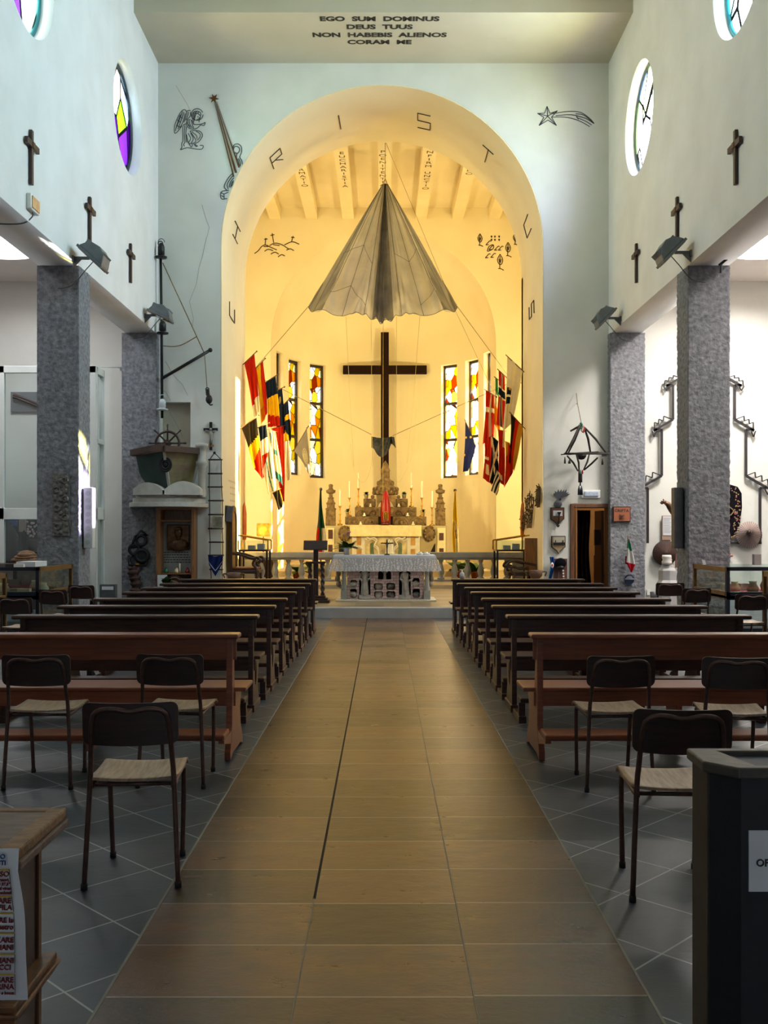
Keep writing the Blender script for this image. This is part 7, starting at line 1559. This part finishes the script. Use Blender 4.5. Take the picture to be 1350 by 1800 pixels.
# ================================================================ RIGHT AISLE END WALL
da = 21.42; e_ = lambda x, y, d=da: px(x, y, d)
cr = lambda x, y: (1120+x/4.287, 640+y/4.287)
T = Thing('pagoda_frame', 'black metal pagoda outline with zigzag roof crests on the right aisle wall', 'wall frame', e_(1245, 955))
PG = mat('pagoda_metal', '#2c2a2e', .5, '#222024', 8, metal=.3)
def path(P, r, name): m = MB(); [m.beam(e_(*P[i]), e_(*P[i+1]), r, .04, up=(0, 1, 0)) for i in range(len(P)-1)]; T.part(name, m, PG, w=True)
CXP = 1120+((737+262)/2+3)/4.287      # symmetry axis
RT = [[(690, 110), (785, 165)], [(785, 160), (735, 160), (735, 418), (880, 502)], [(880, 494), (820, 494), (820, 842), (975, 930)], [(985, 934), (926, 934), (926, 1350)]]
for sgn in (1, -1):
    mir = (lambda x, y: cr(x, y)) if sgn > 0 else (lambda x, y: (2*CXP-cr(x, y)[0], cr(x, y)[1]))
    for L in RT: path([mir(*p) for p in L], .05, 'post_and_eave')
    for Z in ([(690, 100), (733, 86), (733, 106), (765, 102), (768, 128), (796, 124), (800, 168)], [(745, 415), (805, 393), (808, 428), (842, 416), (845, 450), (875, 440), (876, 488)], [(830, 838), (888, 815), (892, 856), (938, 840), (942, 884), (982, 868), (990, 925)],
              [(770, 168), (785, 200), (806, 168)], [(858, 504), (878, 548), (892, 504)], [(962, 940), (985, 985), (998, 940)]): path([mir(*p) for p in Z], .018, 'roof_crest')
path([cr(165, 1348), cr(936, 1348)], .05, 'bottom_bar')
# conical straw hat
T = Thing('straw_hat', 'dark brown round woven hat hanging on the right aisle wall', 'hat', e_(1168, 994)); c = e_(*cr(208, 1425)); R_ = 94/4.287*da/KP
m = MB(); mm = Matrix.Translation(c+Vector((0, -.01, 0))) @ Matrix.Rotation(PI/2, 4, 'X'); m.xf = mm; m.lathe([(R_, 0), (R_*.98, .02), (R_*.35, .06), (R_*.22, .10), (0, .13)], (0, 0, 0), 40); T.part('hat', m, mat('dark_straw', '#3a2420', .8, '#241612', 20), w=True)
m = MB(); m.xf = mm
for k in range(36): a = 2*PI*k/36; m.beam((R_*.25*math.cos(a), R_*.25*math.sin(a), .105), (R_*.97*math.cos(a), R_*.97*math.sin(a), .03), .006, .006)
T.part('straw_rib', m, mat('straw_rib', '#5a3c30', .8), w=True)
# paper parasol
T = Thing('paper_parasol', 'open pale pink paper parasol on the right aisle wall', 'parasol', e_(1316, 965)); c = e_(*cr(842, 1288)); R_ = 102/4.287*da/KP; tip = Vector((-.09, -.26, .06)); ns = 36
m = MB(); vs = [c+tip]; 
for k in range(ns): a = 2*PI*k/ns; vs.append(c+Vector((R_*math.cos(a), -.02+.03*math.cos(a), R_*math.sin(a))))
m.add(vs, [(0, 1+k, 1+(k+1) % ns) for k in range(ns)]); T.part('canopy', m, cloth('parasol_paper', '#b5a39d', .2, 0, '#9d8b86', 5), w=True)
m = MB()
for k in range(ns): m.tube([vs[0]+Vector((0, -.004, 0)), vs[1+k]+Vector((0, -.004, 0))], .005, 4)
T.part('rib', m, mat('parasol_rib', '#5c4a44', .7), w=True)
m = MB(); m.ball(vs[0], .05, 10, 6); T.part('cap', m, WOOD_BACK, w=True)
# embroidered garment
T = Thing('embroidered_robe', 'black silk robe with floral embroidered edge on the right aisle wall', 'garment', e_(1295, 950)); SIL = [cr(x, y) for x, y in ((640, 905), (700, 908), (755, 925), (785, 975), (788, 1080), (772, 1210), (735, 1300), (692, 1325), (560, 1325), (560, 905))]
m = MB(); m.prism([(e_(x, y).x, e_(x, y).z) for x, y in SIL], XZ, 21.39, 21.43); T.part('robe', m, cloth('black_silk', '#17151a', .02), w=True, bev=.01)
m = MB(); rnd = random.Random(6)
for k in range(70):
    v = rnd.random(); y = 930+380*v; x = 705+30*math.sin(v*3)+rnd.uniform(-16, 40)*(1-.3*v)+10; p = e_(*cr(x, y), 21.385); m.ball(p, (.016, .006, .016), 6, 4, rnd.choice((0, 0, 1)))
em = T.part('embroidery', m, [mat('embroidery_gold', '#8f7a50', .7), mat('embroidery_pink', '#8f4a52', .7)], w=True); em['kind'] = 'stuff'
m = MB(); m.tube(bez([e_(*cr(692, 1075), 21.37), e_(*cr(725, 1105), 21.36), e_(*cr(705, 1138), 21.36), e_(*cr(688, 1135), 21.37)], 6), .012, 6); T.part('pale_cord', m, ROPE, w=True)
# reaching bronze arm, framed text
T = Thing('bronze_sculpture', 'bronze statue arm with open hand reaching out beside the right speaker', 'statue', e_(1175, 900, 20.6)); dA = 20.6; E = lambda x, y: px(*cr(x, y), dA)
m = MB(); m.tube(bez([E(285, 1115), E(262, 1095), E(235, 1060), E(212, 1045)], 5), [.10, .10, .095, .09, .085, .08, .075, .072, .07, .066, .06, .055, .05, .045, .042, .04], 10); m.ball(E(205, 1040), (.055, .03, .04), 10, 6); T.part('sleeve_and_arm', m, BRONZE, w=True)
for k, (x, y) in enumerate(((172, 1046), (178, 1052), (185, 1056), (180, 1034), (195, 1016))): m = MB(); m.tube([E(206, 1041), E((206+x)/2, (1041+y)/2-2), E(x, y)], [.02, .016, .011], 7); T.part('finger', m, BRONZE, w=True)
T = Thing('framed_text', 'pale sheet of text in a thin frame left of the right speaker', 'picture', e_(1173, 950)); a, b = e_(*cr(192, 1325)), e_(*cr(264, 1142)); m = MB(); m.box(a.x-.01, b.x+.01, 21.42, 21.46, a.z, b.z); T.part('mount', m, mat('tan_mount', '#9a7f70', .8), w=True); m = MB(); a2, b2 = e_(*cr(194, 1290)), e_(*cr(262, 1148)); m.box(a2.x, b2.x, 21.41, 21.42, a2.z, b2.z); T.part('sheet', m, PAPER, w=True)
m = MB()
for k in range(11): ribbon(m, [cr(200, 1160+11*k), cr(256-6*(k % 3), 1160+11*k)], 21.405, .006)
T.part('text_line', m, mat('faint_text', '#77777a', .9), w=True, fixn=False)
# pedestal with cloth and jug
T = Thing('pedestal', 'pale grey octagonal stone pedestal beside the right pillar', 'pedestal', (px(1173, 0, 20.2).x, 20.2, 0)); k_ = 20.2/KP; m = MB(); zt = px(0, cr(0, 1512)[1], 20.2).z; m.lathe([(.0, 0), (.22, 0), (.22, zt*.55), (.185, zt*.62), (.185, zt*.86), (.14, zt*.93), (.13, zt), (0, zt)], (0, 0, 0), 8, smooth=False); T.part('column', m, mat('pedestal_stone', '#a5a3a2', .7, '#959392', 4), bev=.01)
m = MB(); m.lathe([(0, 0), (.10, 0), (.105, .06), (.08, .10), (.10, .15), (.09, .2), (0, .19)], px(1172, cr(0, 1512)[1], 20.15), 14); m.tube(bez([px(1177, 985, 20.15), px(1180, 983, 20.15), px(1179, 990, 20.15)], 4), .015, 6); single('jug', 'broken white ceramic jug on the grey pedestal', 'jug', m, mat('ceramic', '#c4bfb8', .5))
T = Thing('console_table', 'small table with a white cloth beside the grey pedestal', 'table', (px(1190, 0, 20.9).x, 20.9, 0)); zt2 = px(0, cr(0, 1535)[1], 20.9).z; m = MB(); a, b = px(cr(235, 0)[0], 0, 20.9), px(cr(335, 0)[0], 0, 20.9); m.box(a.x, b.x, 20.75, 21.3, zt2-.03, zt2); T.part('top', m, WOOD_MID, w=True)
for x in (a.x+.25, b.x-.04): m = MB(); m.tube([(x, 21.2, 0), (x, 21.2, zt2)], .025, 8); T.part('leg', m, WOOD_MID, w=True)
m = MB(); m.grid(lambda u, v: px(cr(262+52*u, 0)[0], cr(0, 1535)[1]+(22-6*abs(u-.4))*v, 20.72)+Vector((0, .02*math.sin(u*16), 0)), 20, 8); single('white_cloth', 'white cloth draped over the console table front', 'cloth', m, WCL, fixn=False)
m = MB(); a, b = px(cr(288, 1535)[0], cr(0, 1535)[1], 21.0), px(cr(308, 1430)[0], cr(0, 1430)[1], 21.0); m.box(a.x, b.x, 20.98, 21.02, zt2, b.z); single('photo_frame', 'small framed photograph on the console table', 'picture', m, mat('photo_brown', '#6a4636', .5))
m = MB(); c = px(1282, 977, 21.44)
for k, (dx, dz) in enumerate(((0, 0), (.05, 0), (-.05, 0), (0, .04), (0, -.04))): m.ball((c.x+dx, 21.44, c.z+dz), (.035, .012, .025), 8, 5, k % 2)
single('painted_ornament', 'small colourful flower ornament on the wall beside the right pillar', 'ornament', m, [mat('ornament_blue', '#3f6f96', .5), mat('ornament_red', '#a04a3a', .5)])
m = MB(); a, b = px(1322, 997, 15.3), px(1334, 974, 15.3); m.box(a.x, b.x, 15.2, 15.3, .985, b.z); single('grey_card', 'grey card standing on the right display case', 'card', m, mat('grey_card', '#9a9492', .7))
m = MB(); a, b = px(1235, 996, 15.4), px(1240, 986, 15.4); m.xf = None; m.prism([(a.x, .985), (b.x, .985), (b.x-.02, .985+.07), (a.x-.03, .985+.085)], XZ, 15.36, 15.44); single('pale_figurine', 'tiny pale figurine on the edge of the right display case', 'figurine', m, PAPER)
T = Thing('wall_socket', 'white wall socket low on the right aisle end wall', 'socket', px(1140, 1046, 21.48)); m = MB(); a, b = px(1137, 1046, 21.47), px(1143.5, 1037, 21.47); m.box(a.x, b.x, 21.46, 21.5, a.z, b.z); T.part('plate', m, WHITE, w=True)
m = MB(); m.lathe([(0, 0), (.08, 0), (.09, .24), (.085, .24), (.075, .02), (0, .02)], (px(1150, 0, 20.6).x, 20.6, 0), 14); single('metal_bin', 'small metal bin on the floor by the grey pedestal', 'bin', m, GREYMETAL)
# clay bowls behind the last benches
for x, y, d, lab in ((411, 1016, 18.0, 'clay bowl with handles by the throne, behind the last left bench'), (942, 1012, 18.0, 'clay pot with side handle behind the last right bench')):
    p = px(x, y, d); T = Thing('clay_pot', lab, 'pot', (p.x, d, P0)); hh = p.z-P0+.1; m = MB(); m.lathe([(0, 0), (.12, 0), (.10, hh*.5), (.07, hh*.75), (.11, hh*.82), (.13, hh), (.10, hh), (0, hh*.9)], (0, 0, 0), 16); T.part('body', m, mat('brown_clay', '#6b4a34', .6, '#54382a', 8))
    for s in (-1, 1): m = MB(); m.tube(bez([(s*.12, 0, hh*.95), (s*.19, 0, hh*.95), (s*.17, 0, hh*.82)], 4), .014, 6); T.part('handle', m, MATS['brown_clay'])

# lettering becomes plain meshes
bpy.context.view_layer.update()
dg = bpy.context.evaluated_depsgraph_get()
done = []
for o in LETTERS:
    me = bpy.data.meshes.new_from_object(o.evaluated_get(dg))
    me.materials.clear(); me.materials.append(o.data.materials[0])
    n = bpy.data.objects.new(o.name.split('.')[0], me); COL.objects.link(n)
    n.parent = o.parent; n.matrix_basis = o.matrix_basis.copy(); done.append(o)
for o in done: bpy.data.objects.remove(o)
